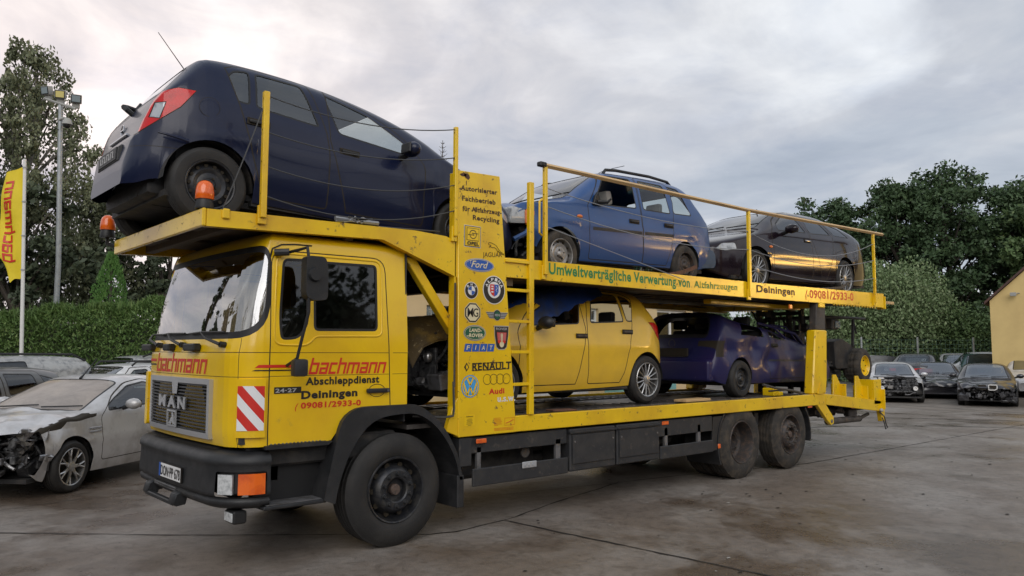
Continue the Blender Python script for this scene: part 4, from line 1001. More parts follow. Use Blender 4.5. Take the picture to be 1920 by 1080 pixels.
def wire(a, b, sag, name='guard_wire', mt='cable', r=.0055):
    m = MB(); a, b = Vector(a), Vector(b); m.tube([a+(b-a)*t+Vector((0, 0, -4*sag*t*(1-t))) for t in [i/14 for i in range(15)]], r, 5); return tb(m, name, mt)
for zl, zr, sg in ((3.80, 3.90, .10), (3.50, 3.62, .10), (3.22, 3.35, .12), (2.98, 3.10, .14)): wire((-1.345, -.04, zl), (.585, -.04, zr), sg)
wire((-1.345, -.03, 3.76), (-1.66, -.01, 2.83), .02)
for (a, za, b, zb_, sg) in ((1.8, 3.50, 5.845, 3.46, .10), (1.8, 3.30, 5.845, 3.20, .12), (1.8, 3.08, 4.3, 2.66, .0), (5.845, 3.45, 9.955, 3.68, .28), (5.845, 3.20, 9.955, 3.38, .16), (5.845, 2.98, 9.955, 3.06, .14)): wire((a, -.04, za), (b, -.04, zb_), sg, mt='cable_grey')
m = MB(); m.tube([(-.62, .12, 2.905), (-.4, .1, 2.90), (-.28, .08, 2.895), (-.2, .1, 2.90)], .022, 7); R = random.Random(2)
for k in range(5): m.tube([(-.45+R.uniform(-.2, .2), .08, 2.90+R.uniform(-.03, .03)) for _ in range(5)], .009, 5)
m.tube([(-.2, .1, 2.87), (0, .08, 2.875), (.5, .1, 2.90)], .008, 5, 1); tb(m, 'lashing_rope', ['cable_grey', 'cable'])
# ---- beacons
for (x, y, z) in ((-1.76, .10, 2.835), (-1.86, 2.47, 2.86)):
    m = MB(); m.lathe([(.0, 0), (.068, 0), (.07, .015), (.062, .06), (.06, .075)], (x, y, z), 'z', 24, 1); m.lathe([(.066, .075), (.071, .085), (.070, .13), (.065, .17), (.054, .20), (.034, .218), (.015, .224), (0, .225)], (x, y, z), 'z', 28, 0)
    m.tube([(x+.12, y-.05, z-.10), (x, y, z-.06), (x, y, z+.02)], .02, 8, 1); tb(m, 'beacon', ['orange_lens', 'black_soft'])
bpy.data.objects.remove(TR)
# ================================================================ CARS
# canonical frame: x = 0 front bumper .. L rear bumper, y across, z up from the road
RIMS = {}
def rim_mesh(kind, ri, s):
    """s = -1: face looks toward -y"""
    m = MB(); g = lambda pr: [(r, h*(-s)) for r, h in pr]
    lip = [(ri+.006, .0), (ri, -.006), (ri-.010, -.002), (ri-.014, .03), (ri-.03, .12)]
    m.lathe(g(lip), ax='y', n=40)
    m.lathe(g([(ri-.035, .085), (.05, .075), (0, .075)]), ax='y', n=28, mi=1)          # brake and drum behind
    def spoke(a, w0, w1, r0, r1, h0=.004, h1=.0, th=.022):
        V = []
        for (r, w, h) in ((r0, w0, h0), ((r0+r1)/2, (w0+w1)/2*.9, (h0+h1)/2-.004), (r1, w1, h1)):
            for (q, dh) in ((-w, .006), (0, 0), (w, .006), (w, th), (-w, th)):
                x, z = r, q; V.append((x*cos(a)-z*sin(a), (h+dh)*(-s), x*sin(a)+z*cos(a)))
        F = []
        for k in range(2):
            for j in range(5): F.append((k*5+j, k*5+(j+1) % 5, (k+1)*5+(j+1) % 5, (k+1)*5+j))
        m.add(V, F, 0)
    if kind == 'multi':
        for k in range(15): spoke(2*pi*k/15, .010, .0075, .045, ri-.008, .012, .004)
        m.lathe(g([(.06, .03), (.055, .008), (.03, .002), (0, .0)]), ax='y', n=24)
    elif kind == 'seven':
        for k in range(7):
            a = 2*pi*k/7; spoke(a, .026, .017, .04, ri*.62, .010, .004)
            for d in (-.16, .16):
                V = 0; r1 = ri-.008; A = Vector((ri*.55*cos(a+d*.25), 0, ri*.55*sin(a+d*.25))); B = Vector((r1*cos(a+d), 0, r1*sin(a+d)))
                m.tube([(A.x, .012*(-s), A.z), (B.x, .008*(-s), B.z)], [.016, .014], 6, flat=.8)
        m.lathe(g([(.065, .03), (.06, .006), (.03, .0), (0, .0)]), ax='y', n=24)
        for k in range(5): a = 2*pi*k/5+.3; m.lathe(g([(.0, .004), (.010, .004), (.010, .012)]), (.045*cos(a), 0, .045*sin(a)), 'y', 8, 1)
    else:                                              # pressed steel
        m.lathe(g([(ri-.02, .05), (ri-.035, .045), (ri*.66, .02), (ri*.5, .03), (ri*.34, .018), (.05, .02), (.035, .0), (.03, -.006), (0, -.006)]), ax='y', n=36)
        nh = 14 if kind == 'steel' else 11
        for k in range(nh):
            a = 2*pi*k/nh; r = ri*.80; c = (r*cos(a), 0, r*sin(a)); m.lathe([(0, .030*(-s)), (ri*.075, .030*(-s)), (ri*.085, .04*(-s))], c, 'y', 10, 1)
        for k in range(4 if kind == 'steel' else 4): a = 2*pi*k/4+.4; m.lathe(g([(0, .008), (.009, .008), (.011, .03)]), (.055*cos(a), 0, .055*sin(a)), 'y', 8, 1)
    return m
def car_wheel(parent, x, y, z, R, side, kind, rimmat, steer=0., tyre='tyre', w=.19, rr=None):
    """side -1: outer face toward -y; side +1 toward +y"""
    ri = rr or R*.68; root = empty('wheel', (x, y, z), (0, 0, steer)); root.parent = parent
    key = (round(R, 3), round(ri, 3), side, kind, rimmat, tyre, w)
    if key not in RIMS:
        m = MB(); s = side; pr = [(ri, .012), (ri+.008, -.004), (R*.80, -.010), (R*.90, -.006), (R*.955, .008), (R*.985, .022)]
        for k in range(4): a = .032+k*(w-.064)/4; b = a+(w-.064)/4; pr += [(R, a), (R, b-.008), (R-.008, b-.006), (R-.008, b-.001)]
        pr += [(R*.985, w-.022), (R*.955, w-.008), (R*.85, w+.006), (ri, w-.01)]
        m.lathe([(r, h*(-s)) for r, h in pr], ax='y', n=52); t = m.build('tyre', tyre, root, ang=30)
        m2 = rim_mesh(kind, ri, s); r = m2.build('rim', [rimmat, 'seam'], root, ang=35)
        RIMS[key] = (t.data, r.data)
    else:
        for nm, me in zip(('tyre', 'rim'), RIMS[key]): o = bpy.data.objects.new(nm, me); COL.objects.link(o); o.parent = root
    return root

def car(name, S, loc, heading, pitch=0., roll_=0., **tags):
    """builds a car from curves; returns root. heading: rotation about z of the canonical frame"""
    root = empty(name, loc, (roll_, pitch, heading), **tags)
    L, zr, zb, wp = S['L'], S['zr'], S['zb'], S['w']; zn = S.get('sill', .22); paint = S['paint']; R = S['R']; xf, xr = S['xf'], S['xr']; Ra = R+S.get('gap', .045)
    lean = S.get('lean', .30); hi = S.get('hi', True); nst = S.get('n', 78 if hi else 44)
    zlo_c = S.get('zlo') or [(0, zn+.04), (.25, zn), (L-.3, zn), (L, zn+.12)]
    def zlo(x):
        z = interp(zlo_c, x)
        for xw in (xf, xr):
            d = abs(x-xw)
            if d < Ra: z = max(z, R+sqrt(Ra*Ra-d*d)*1.0)
        return z
    xs = [L*i/nst for i in range(nst+1)]+[L*(1-cos(pi*.5*k/8)) * .12 for k in range(9)]+[L-L*(1-cos(pi*.5*k/9))*.14 for k in range(10)]
    for xw in (xf, xr): xs += [xw-Ra*cos(pi*k/16) for k in range(17)]+[xw-Ra-.0015, xw+Ra+.0015]
    xs = sorted(x for x in xs if 0 <= x <= L); q = [xs[0]]
    for x in xs[1:]:
        if x-q[-1] > .0012: q.append(x)
    xs = q; bow = S.get('bow', [(0, -.17), (.4, -.10), (1.0, -.07), (L*.5, -.02), (L-1.0, .03), (L-.3, .07), (L, .10)])
    nL, nU = (11, 16) if hi else (7, 10); dent = S.get('dent')
    def sec(x):
        z1 = min(interp(zb, x), interp(zr, x)-.035); w = interp(wp, x); z0 = zlo(x); zc_ = interp(zlo_c, x); top = interp(zr, x); h = top-z1
        pts = []
        for k in range(nL+1):
            z = z0+(z1-z0)*k/nL; t = (z-zc_)/max(.05, z1-zc_); y = w*(1-.055*max(0, (.38-t)/.38)**2-S.get('tumb', .035)*max(0, (t-.5)/.5)**2)
            cr = S.get('crease')
            if cr: y += .012*math.exp(-((z-cr)/.035)**2)*min(1, max(0, (x-.5)/.4))*min(1, max(0, (L-.4-x)/.3))
            pts.append((y, z))
        yb = pts[-1][0]; n = 2.4+min(1, h/.42)*S.get('boxy', 3.2)
        ln = lean*min(1, h/.3)
        for k in range(1, nU+1):
            a = (k/nU)**1.0*pi/2; c_, s_ = max(0., cos(a))**(2/n), max(0., sin(a))**(2/n)
            if k == nU: c_, s_ = 0., 1.
            pts.append(((yb-ln*h*s_)*c_, z1+h*s_*(1-.0)+0))
        return pts
    P, EX = [], []
    for x in xs:
        s = sec(x); b = interp(bow, x); row, ex = [], []
        for (y, z) in s+[(-y, z) for y, z in s[::-1][1:]]:
            v = Vector((x+b*(1-min(1., abs(y)/.86)**2), y, z))
            if dent: v = dent(x, v)
            row.append(v); ex.append((x, v.y if not dent else y, z))
        P.append(row); EX.append(ex)
    P = [r[::-1] for r in P]; EX = [r[::-1] for r in EX]
    F = grid_faces(P, EX)
    # spare coordinates: 6 = station x, 7 = y, 8 = z
    near = lambda s, q=.25: (lambda f: sum(v[7] for v in f)*s > 0 and abs(sum(v[4] for v in f)) > q*len(f))
    topsel = lambda f: sum(v[5] for v in f) > .18*len(f) and abs(sum(v[4] for v in f)) < .80*len(f)
    endsel = lambda s: (lambda f: sum(v[3] for v in f)*s > .25*len(f))
    rim_f, gaps = [], []
    g_ = S.get('glass', 'glass_car')
    def hole(F, P_, ij, sel, seal=.014):
        i, r = cut(F, P_, ij, sel); a, b = cut(i, offset_poly(P_, -seal), ij, sel if ij == (6, 8) else (lambda f: True))
        return a, b, r
    out = {}
    for nm in ('ws', 'rw'):
        if nm in S:
            x0, x1, w0, w1 = S[nm][:4]; sel = topsel
            Pp = convex_round([(x0, -w0), (x1, -w1), (x1, w1), (x0, w0)], S.get('wr', .09), 4)
            a, b, F = hole(F, Pp, (6, 7), sel, .022 if hi else .03); rim_f += b
            out[nm] = a
    panes_body = []
    doors = []
    for sg in (-1, 1):
        for D in S.get('doors', []):
            DP = convex_round(D['p'], D.get('r', .05), 3); o_, F = cut(F, offset_poly(DP, .006), (6, 8), near(sg)); di, gp = cut(o_, offset_poly(DP, -.005), (6, 8), near(sg)); gaps += gp
            doors.append((sg, D, di))
        for Wd in S.get('windows', []):
            a, b, F = hole(F, convex_round(Wd, S.get('wr', .09)*.5, 3), (6, 8), near(sg)); rim_f += b; panes_body.append((sg, a))
    lampf = []
    for (nm, mt, Pp, ij, selk) in S.get('lamps', []):
        for sg in (-1, 1):
            Pq = Pp if ij == (6, 8) else [(a*sg, b) for a, b in Pp]
            sel = near(sg, .06) if selk == 'side' else (lambda f, sg=sg, k=selk: (sum(v[3] for v in f)*(1 if k == 'rear' else -1) > .05*len(f)) and sum(v[7] for v in f)*sg > 0)
            a, b, F = hole(F, Pq, ij, sel, .006); gaps += b; lampf.append((nm, mt, a, sg))
    for (Pp, ij, selk, mt_) in S.get('cuts', []):       # openings and missing panels
        i, F = cut(F, Pp, ij, {'side': lambda f: abs(sum(v[4] for v in f)) > .25*len(f), 'top': topsel, 'any': lambda f: True}[selk])
        if mt_ == 'gap': gaps += i
        elif mt_: out.setdefault('x_'+mt_, []).extend(i)
    body = surf_obj('body', [(F, 0), (gaps, 1), (rim_f, 2)]+[(v, 3) for k, v in out.items() if k.startswith('x_')], [paint, 'seam', 'rubber', [k for k in out if k.startswith('x_')][0][2:] if any(k.startswith('x_') for k in out) else paint], root)
    if out.get('ws') and not S.get('no_ws'): surf_obj('windscreen', [(out['ws'], 0)], [S.get('wsglass', g_)], root, shift=-.004)
    if out.get('rw') and not S.get('no_rw'): surf_obj('rear_window', [(out['rw'], 0)], [S.get('rwglass', g_)], root, shift=-.004)
    for sg, a in panes_body: surf_obj('window', [(a, 0)], [g_], root, shift=-.004)
    for sg, D, di in doors:
        rims, panes = [], []
        for k, Wd in enumerate(D.get('w', [])):
            i, di = cut(di, convex_round(Wd, S.get('wr', .09)*.5, 3), (6, 8), near(sg)); a, b = cut(i, offset_poly(convex_round(Wd, S.get('wr', .09)*.5, 3), -.016), (6, 8), near(sg)); rims += b
            if not (D.get('open') and (sg == D['open'] or D['open'] == 2)): panes.append(a)
        mold, mm = [], D.get('mould')
        if mm: mold, di = cut(di, mm, (6, 8), near(sg))
        d = surf_obj('door', [(di, 0), (rims, 1), (mold, 2)], [paint, 'rubber', 'black_plastic'], root)
        for a in panes: surf_obj('window', [(a, 0)], [g_], d, shift=-.004)
        if D.get('h'):
            hx, hz = D['h'][:2]; yy = max([abs(v[1]) for f in di for v in f if abs(v[6]-hx) < .12 and abs(v[8]-hz) < .08] or [.8]); m = MB()
            m.box(hx-.085, hx+.085, sg*yy-.022, sg*yy+.022, hz-.014, hz+.014, 0, .011, 2); m.box(hx-.10, hx+.10, sg*yy-.003, sg*yy+.003, hz-.028, hz+.028, 1, .001)
            m.build('handle', [D['h'][2] if len(D['h']) > 2 else 'black_plastic', 'seam'], d)
    for (nm, mt, Pp, sel_) in S.get('panels', []):
        pass
    for nm, mt, a, sg in lampf:
        if a: surf_obj(nm, [(a, 0)], [mt], root, shift=.002)
    # caps, arch liners, floor
    m = MB(); wl = interp(wp, L/2)
    for xi in ((0, -1) if not any(c_[2] == 'any' for c_ in S.get('cuts', [])) else (-1,)):
        r = P[xi]; c = sum(r, Vector())/len(r); m.add([tuple(v) for v in r]+[tuple(c)], [(k, (k+1) % len(r), len(r)) for k in range(len(r))], 1)
    for sg in (-1, 1):
        for xw in (xf, xr):
            wv = interp(wp, xw); prv = None
            for k in range(17):
                a = pi*k/16; x, z = xw-Ra*cos(a), R+Ra*sin(a); row = [(x, sg*(wv-.035), z), (x, sg*(wv-.30), z)]
                if prv: m.add(prv+row, [(0, 1, 3, 2)], 0)
                prv = row
            m.add([(xw-Ra*cos(pi*k/16), sg*(wv-.30), R+Ra*sin(pi*k/16)) for k in range(17)]+[(xw, sg*(wv-.3), R-.1)], [(k, k+1, 17) for k in range(16)], 0)
    m.box(.25, L-.25, -wl+.12, wl-.12, zn-.02, zn+.03, 0); m.box(xf+Ra, xr-Ra, -wl+.06, wl-.06, zn, zn+.05, 0)
    m.box(L-.42, L-.20, -.5, .5, zn+.04, zn+.22, 0); m.tube([(xf+.5, .2, zn-.01), (L-.3, .25, zn)], .03, 6); m.box(xf-.2, xf+.3, -.5, .5, zn-.03, zn+.2, 0, .03)
    m.build('underbody', ['chassis', paint], root, ang=40)
    if hi:                                              # cabin
        cw = wl-.14; x0 = S['cab'][0]; x1 = S['cab'][1]; sm = S.get('seat', 'seat_dark'); bz = interp(zb, (x0+x1)/2)
        m = MB(); m.box(x0-.25, x1, -cw, cw, zn+.05, zn+.10, 0); m.box(x0-.45, x0-.02, -cw, cw, .55, bz-.03, 0, .05, 2)
        m.tube([(x0+.12+.10*cos(t*pi/8)*.6, -.36+.18*sin(t*pi/8), bz-.10+.18*cos(t*pi/8)) for t in range(17)], .014, 6, 0, False)
        for y in (-.36, .36):
            m.box(x0+.45, x0+.95, y-.25, y+.25, .36, .52, 1, .05, 2); m.box(x0+.88, x0+1.02, y-.25, y+.25, .45, 1.02, 1, .06, 2, rot=(-.25, 'Y')); m.box(x0+.97, x0+1.09, y-.14, y+.14, 1.04, 1.24, 1, .05, 2, rot=(-.2, 'Y'))
        m.box(x1-.95, x1-.45, -cw+.1, cw-.1, .38, .54, 1, .05, 2); m.box(x1-.50, x1-.36, -cw+.1, cw-.1, .5, 1.02, 1, .05, 2, rot=(-.2, 'Y'))
        for y in (-.38, .38): m.box(x1-.40, x1-.31, y-.12, y+.12, 1.03, 1.18, 1, .035, 2)
        m.box(x1-.35, L-.3, -cw+.05, cw-.05, .40, min(.9, bz-.05), 0, .03)
        m.build('cabin', ['interior', sm], root)
        mi = S.get('mirror')
        if mi:
            for sg in (-1, 1):
                m = MB(); x, z = mi[0], mi[1]; y = sg*(interp(wp, x)+.02); m.blob((x, y+sg*.10, z), (.075, .115, .075), 0, 2); m.tube([(x+.02, y-sg*.06, z-.06), (x, y+sg*.05, z-.03)], .03, 6, 1)
                m.box(x+.055, x+.075, min(y+sg*.02, y+sg*.18), max(y+sg*.02, y+sg*.18), z-.05, z+.05, 1, .01); m.build('wing_mirror', [mi[2] if len(mi) > 2 else paint, 'black_soft'], root)
        if 'ws' in S and not S.get('no_wiper'):
            x0 = S['ws'][0]; m = MB()
            for y0 in (-.15, .45):
                pp = []
                for k in range(6):
                    y = y0-.52*k/5; x = x0+.02+.05*k/5; pp.append((x+interp(bow, x)*(1-(abs(y)/.86)**2), y, interp(zr, x)-.012*abs(y)+.028))
                m.tube(pp, .009, 5)
            m.build('wiper', 'black_soft', root)
    if S.get('bonnet_up'):
        hx, hz = S['ws'][0]-.02, interp(zr, S['ws'][0]-.02)+.02; m = MB()
        for th in (0, -.02): m.grid(lambda u, v: (hx-.80*u+.03*sin(v*pi)-th, -.60+1.2*v, hz+.50*u-.08*u*u+.05*sin(v*pi)*u+th), 8, 8)
        m.build('bonnet', S['bonnet_up'], root, ang=60)
    sl = S.get('tyre', 'tyre'); wh = S.get('wheels', ('steel', 'dark_rim')); wf, wr_ = (wh if isinstance(wh[0], tuple) else (wh, wh))
    for xw, kk in ((xf, wf), (xr, wr_)):
        if kk is None: continue
        for sg in (-1, 1): car_wheel(root, xw, sg*(interp(wp, xw)-.012), R, R, sg, kk[0], kk[1], S.get('steer', 0) if xw == xf else 0, sl, rr=S.get('rim'))
    return root
def copy_tree(o, parent=None):
    c = o.copy(); COL.objects.link(c); c.parent = parent
    for ch in o.children: copy_tree(ch, c)
    return c
def hug(S, x, y_frac=None, z=None):                    # point on the side of a car at station x, height z
    return interp(S['w'], x)
# ---------------- the dark blue hatchback on the front deck (faces the back of the lorry)
def upd(d, **k): r = dict(d); r.update(k); return r
PI_ = pi
def nz(p, s, seed=0.):
    from mathutils import noise
    return noise.noise(Vector((p[0]*s+seed, p[1]*s+seed*.7, p[2]*s)))
def bulge(v, c, r, d):                                 # push surface by d near point c
    q = (Vector(v)-Vector(c)).length/r
    return math.exp(-q*q)*1.0
HB = dict(L=3.87, bow=[(0, -.17), (.4, -.10), (1.0, -.07), (2, -.02), (3.0, .01), (3.6, .03), (3.87, .06)], R=.305, xf=.80, xr=3.31, paint='p_navy', sill=.20, rim=.195,
  zlo=[(0, .26), (.2, .20), (3.55, .26), (3.68, .34), (3.80, .31), (3.87, .34)],
  zr=[(0, .50), (.05, .68), (.22, .80), (.5, .91), (.78, 1.02), (1.2, 1.24), (1.62, 1.38), (2.1, 1.465), (2.6, 1.495), (3.0, 1.485), (3.33, 1.445), (3.41, 1.395), (3.56, 1.20), (3.71, .975), (3.765, .84), (3.79, .71), (3.83, .66), (3.855, .54), (3.87, .40)],
  zb=[(0, .48), (.25, .68), (.6, .79), (1.1, .885), (2.0, .94), (2.9, .99), (3.4, 1.03), (3.75, .95), (4.0, .6)],
  w=[(0, .62), (.12, .72), (.35, .81), (.8, .848), (1.5, .853), (2.6, .855), (3.25, .850), (3.5, .815), (3.66, .755), (3.76, .68), (3.83, .60), (3.87, .52)],
  lean=.34, boxy=3.0, tumb=.05, crease=.72,
  ws=(.86, 1.64, .64, .54), rw=(3.44, 3.69, .50, .60), cab=(1.15, 3.40), seat='seat_dark',
  doors=[dict(p=[(1.10, .28), (1.08, .88), (1.27, 1.10), (1.68, 1.315), (2.20, 1.43), (2.34, 1.435), (2.17, .90), (2.17, .28)], r=[.05, .05, .2, .2, .05, .03, .2, .03], w=[[(1.28, .945), (1.29, 1.07), (1.72, 1.28), (2.22, 1.385), (2.08, .985)]], h=(1.97, .83)),
         dict(p=[(2.18, .28), (2.18, .90), (2.355, 1.435), (3.05, 1.41), (3.24, 1.28), (3.18, 1.04), (3.00, .66), (2.84, .40), (2.80, .28)], r=[.03, .2, .03, .12, .1, .15, .2, .1, .03], w=[[(2.27, 1.0), (2.42, 1.395), (2.88, 1.38), (2.90, 1.03)], [(2.945, 1.035), (2.925, 1.38), (3.08, 1.345), (3.19, 1.21), (3.12, 1.045)]], h=(2.88, .895))],
  lamps=[('reversing_lamp', 'clear_lens', convex_round([(3.60, .95), (3.685, .94), (3.75, .82), (3.67, .81)], .015, 2), (6, 8), 'side'), ('tail_lamp', 'red_lens', convex_round([(3.36, 1.045), (3.55, 1.05), (3.76, .965), (3.86, .76), (3.77, .70), (3.54, .91)], .03, 2), (6, 8), 'side'),
         ('headlight', 'clear_lens', convex_round([(.08, .56), (.50, .80), (.34, .62), (.12, .50)], .02, 2), (6, 8), 'side')],
  mirror=(1.36, .965), wheels=('steel', 'dark_rim'), gap=.05)
def dent_hb(x, v):
    for (c, r, d) in (((3.62, .84, .52), .12, .03), ((3.90, .62, .50), .12, -.03), ((1.22, .85, .60), .14, .02), ((.95, .85, .70), .16, .03), ((3.0, .85, .60), .12, .012)):
        k = (v-Vector(c)).length/r; v = v-Vector((0, d*math.exp(-k*k), 0))
    a = math.exp(-((x-.5)/.45)**2); v = v+Vector((0, -.05*a*nz(v, 5), .03*a*nz(v, 6, 3)))
    return v
_q = lambda x: 3.31+(x-3.31)*.945+.055
_d2 = [dict(d, p=[(_q(a), b) for a, b in d['p']], w=[[(_q(a), b) for a, b in w_] for w_ in d['w']], h=(_q(d['h'][0]), d['h'][1])) for d in HB['doors']]
S1 = upd(HB, doors=_d2, mirror=(_q(1.36), .965), ws=(.92, 1.70, .64, .54), bow=[(0, -.17), (.4, -.10), (1.0, -.07), (2, -.02), (3.0, 0), (3.87, 0)],
    zlo=[(0, .26), (.2, .20), (3.55, .24), (3.68, .31), (3.80, .27), (3.87, .27)], w=HB['w'][:6]+[(3.25, .850), (3.5, .80), (3.66, .73), (3.76, .64), (3.83, .54), (3.87, .46)],
    lamps=[('reversing_lamp', 'clear_lens', [(3.655, .925), (3.725, .915), (3.755, .79), (3.69, .78)], (6, 8), 'side'), ('tail_lamp', 'red_lens', [(3.38, 1.055), (3.58, 1.06), (3.78, .98), (3.82, .66), (3.73, .64), (3.56, .89)], (6, 8), 'side')]+HB['lamps'][2:], dent=dent_hb, glass='glass_navy', cuts=[(convex_round([(3.44, .555), (3.995, .565), (3.995, .56), (3.44, .550)], 0), (6, 8), 'side', 'gap')])
navy = car('hatchback', S1, (1.743, 1.19, 2.628), PI_, pitch=-.043, label='dark blue dented hatchback high up on the deck above the lorry cab', cat='car')
navy.scale = (1.025, 1.025, 1.025)
m = MB()                                             # bumper slit, plate recess, lower black apron, plate, aerial, wiper, fuel flap, badge
bx = interp
m.box(3.74, 3.868, -.32, .32, .47, .62, 0, .02); m.build('bumper_insert', 'black_soft', navy)
m = MB(); m.box(3.866, 3.874, -.26, .26, .495, .605, 0, .004); m.add([(3.876, y, z) for y, z in ((-.255, .50), (.255, .50), (.255, .60), (-.255, .60))], [(0, 1, 2, 3)], 1)
R = random.Random(4)
for k in range(7): y = -.2+k*.06; m.box(3.876, 3.879, y, y+.018, .52, .58, 2); m.box(3.876, 3.879, y, y+.04, .52+.05*(k % 2), .532+.05*(k % 2), 2)
m.build('number_plate', ['black_plastic', 'black_soft', 'd_grey'], navy)
m = MB(); m.tube([(3.30, 0, 1.455), (3.57, 0, 1.75)], [.005, .003], 5); m.blob((3.30, 0, 1.455), .02); m.build('aerial', 'black_soft', navy)
m = MB(); m.tube([(3.68, .0, .95), (3.76, 0, 1.0), (3.775, -.04, 1.03), (3.74, -.10, 1.05), (3.66, -.16, 1.06)], .024, 7); m.tube([(3.66, -.16, 1.05), (3.58, -.3, 1.17)], .012, 6); m.build('rear_wiper', 'black_soft', navy)
m = MB(); ring(m, 3.36, .93, .08, .08, .003, lambda u, v: (u, interp(HB['w'], u)-.020+.002, v), 0, 30); ring(m, 3.36, .93, .08, .08, .003, lambda u, v: (u, -interp(HB['w'], u)+.020-.002, v), 0, 30); m.build('fuel_flap', 'seam', navy)
m = MB()
for (a, b, c_, d) in ((4.05, .10, .775, .003),): m.lathe([(.045, .0), (.052, .006), (.045, .010), (.038, .004)], (3.772, 0, .81), 'x', 24); m.box(3.772, 3.784, -.05, .05, .806, .816)
m.box(3.785, 3.812, -.24, .24, .715, .735, 0, .005); m.build('tailgate_trim', 'chrome', navy)
m = MB(); m.box(3.50, 3.72, -.60, .60, .20, .34, 0, .05, 2); m.tube([(3.3, .3, .26), (3.72, .35, .24)], .03, 8); m.build('rear_valance', 'chassis', navy)
for sg in (-1, 1): m = MB(); m.grid(lambda u, v: (3.50+.22*u, sg*(.828-.05*u*u+.010*sin(v*pi)), .60+.04*u+.03*v*(1-.5*u)), 8, 3, 0); m.build('bumper_trim', 'p_navy', navy)
m = MB()
for (x, z, r) in ((3.78, .52, .030), (3.72, .49, .024)): m.grid(lambda u, v, x=x, z=z, r=r: (x+r*(u-.5)*2, .80-.3*(x-3.65)*.9+.012, z+r*1.4*(v-.5)), 2, 2)


# ---------------- blue high-roof hatch on the rear upper deck
DM = dict(L=3.92, R=.285, xf=.72, xr=3.165, paint='p_blue', sill=.22, rim=.185, boxy=4.6, lean=.19, tumb=.03, crease=.70,
  zlo=[(0, .50), (.35, .40), (.45, .26), (.6, .23), (3.4, .23), (3.6, .26), (3.92, .30)],
  zr=[(0, .72), (.06, .80), (.3, .87), (.64, .93), (.92, .985), (1.3, 1.22), (1.68, 1.42), (2.0, 1.455), (2.8, 1.475), (3.2, 1.455), (3.38, 1.39), (3.52, 1.25), (3.72, 1.03), (3.83, .88), (3.88, .66), (3.92, .55)],
  zb=[(0, .70), (.5, .86), (1.0, .92), (1.5, .945), (2.5, .955), (3.4, .96), (3.85, .90), (3.92, .6)],
  w=[(0, .62), (.15, .72), (.4, .79), (.8, .825), (2.0, .83), (3.2, .825), (3.6, .80), (3.85, .74), (3.92, .70)],
  bow=[(0, -.12), (.8, -.09), (1.6, -.05), (3, 0), (3.6, .03), (3.92, .05)],
  ws=(.98, 1.66, .63, .56), rw=(3.42, 3.70, .50, .58), cab=(.93, 3.40), seat='seat_grey', glass='glass_clear',
  doors=[dict(p=[(1.20, .26), (1.20, .94), (1.50, 1.28), (1.60, 1.40), (2.20, 1.41), (2.22, .26)], r=[.04, .05, .2, .08, .03, .05], w=[[(1.285, .935), (1.555, 1.285), (1.62, 1.365), (2.13, 1.375), (2.14, .965)]], h=(2.05, .79), open=2, mould=[(1.26, .615), (2.2, .63), (2.2, .672), (1.26, .655)]),
         dict(p=[(2.225, .26), (2.225, 1.41), (2.90, 1.405), (2.98, .95), (2.86, .62), (2.80, .26)], r=[.04, .04, .08, .1, .2, .04], w=[[(2.27, .965), (2.27, 1.375), (2.80, 1.375), (2.86, .965)]], h=(2.78, .80), mould=[(2.25, .632), (2.90, .645), (2.90, .687), (2.25, .674)])],
  windows=[[(2.93, .975), (2.88, 1.375), (3.14, 1.36), (3.36, .985)]],
  lamps=[('tail_lamp', 'red_lens', [(3.80, .88), (3.92, .86), (3.92, .60), (3.86, .60)], (6, 8), 'side')], mirror=None, wheels=(('elev', 'alloy_dull'), ('steel2', 'rust_rim')), tyre='muddy_tyre',
  cuts=[([(0, .35), (.30, .35), (.34, .76), (.0, .76)], (6, 8), 'any', None)])
def dent_dm(x, v):
    a = math.exp(-((x-.15)/.32)**2)
    v = v+Vector((.10*a*nz(v, 4), .05*a*nz(v, 6, 2), .06*a*nz(v, 5, 5)))
    k = (v-Vector((3.35, -.82, .62))).length/.13; v.y += .02*math.exp(-k*k)
    return v
dem = car('high_roof_hatchback', upd(DM, dent=dent_dm), (1.755, 1.19, 2.575), 0, pitch=-.0235, label='mid blue high-roofed hatchback with roof rails and torn-off front bumper', cat='car')
m = MB()
for sg in (-1, 1):
    m.tube([(1.72, sg*.57, 1.39), (1.80, sg*.57, 1.475), (2.0, sg*.57, 1.495), (2.7, sg*.57, 1.505), (3.1, sg*.57, 1.48), (3.22, sg*.57, 1.40)], .021, 8)
    o = m.build('roof_rail', 'black_plastic', dem); m = MB()
for sg in (-1, 1): m = MB(); m.prism([(1.27, .93), (1.44, .93), (1.36, 1.10), (1.31, 1.04)], 'y', sg*.80, sg*.835, 0, .005); m.tube([(1.36, sg*.83, .97), (1.42, sg*.93, .96), (1.45, sg*.96, 1.0)], [.03, .022, .012], 7); m.build('broken_mirror', 'black_soft', dem)
m = MB(); m.tube([(1.86, -.25, 1.44), (2.1, -.3, 1.56), (2.45, -.35, 1.66)], .004, 4); m.build('aerial', 'black_soft', dem)
for sg in (-1, 1):
    m = MB(); m.prism(convex_round([(-.02, .60), (.26, .62), (.33, .76), (.02, .80)], .03, 3), 'y', sg*.50, sg*.73, 0, .02, 2); m.box(.22, .36, min(sg*.7, sg*.76), max(sg*.7, sg*.76), .60, .78, 1, .02)
    m.build('headlight', ['clear_lens', 'amber'], dem)
m = MB(); junk(m, .05, .55, -.62, .62, .25, .78, 110, 11, (0, 0, 0, 1), (.03, .10)); m.box(.10, .14, -.55, .55, .30, .62, 0, .01); m.box(.02, .06, -.60, .60, .36, .44, 1, .01); m.tube([(.05, -.72, .42), (.2, -.76, .5), (.3, -.77, .62)], .03, 6, 2)
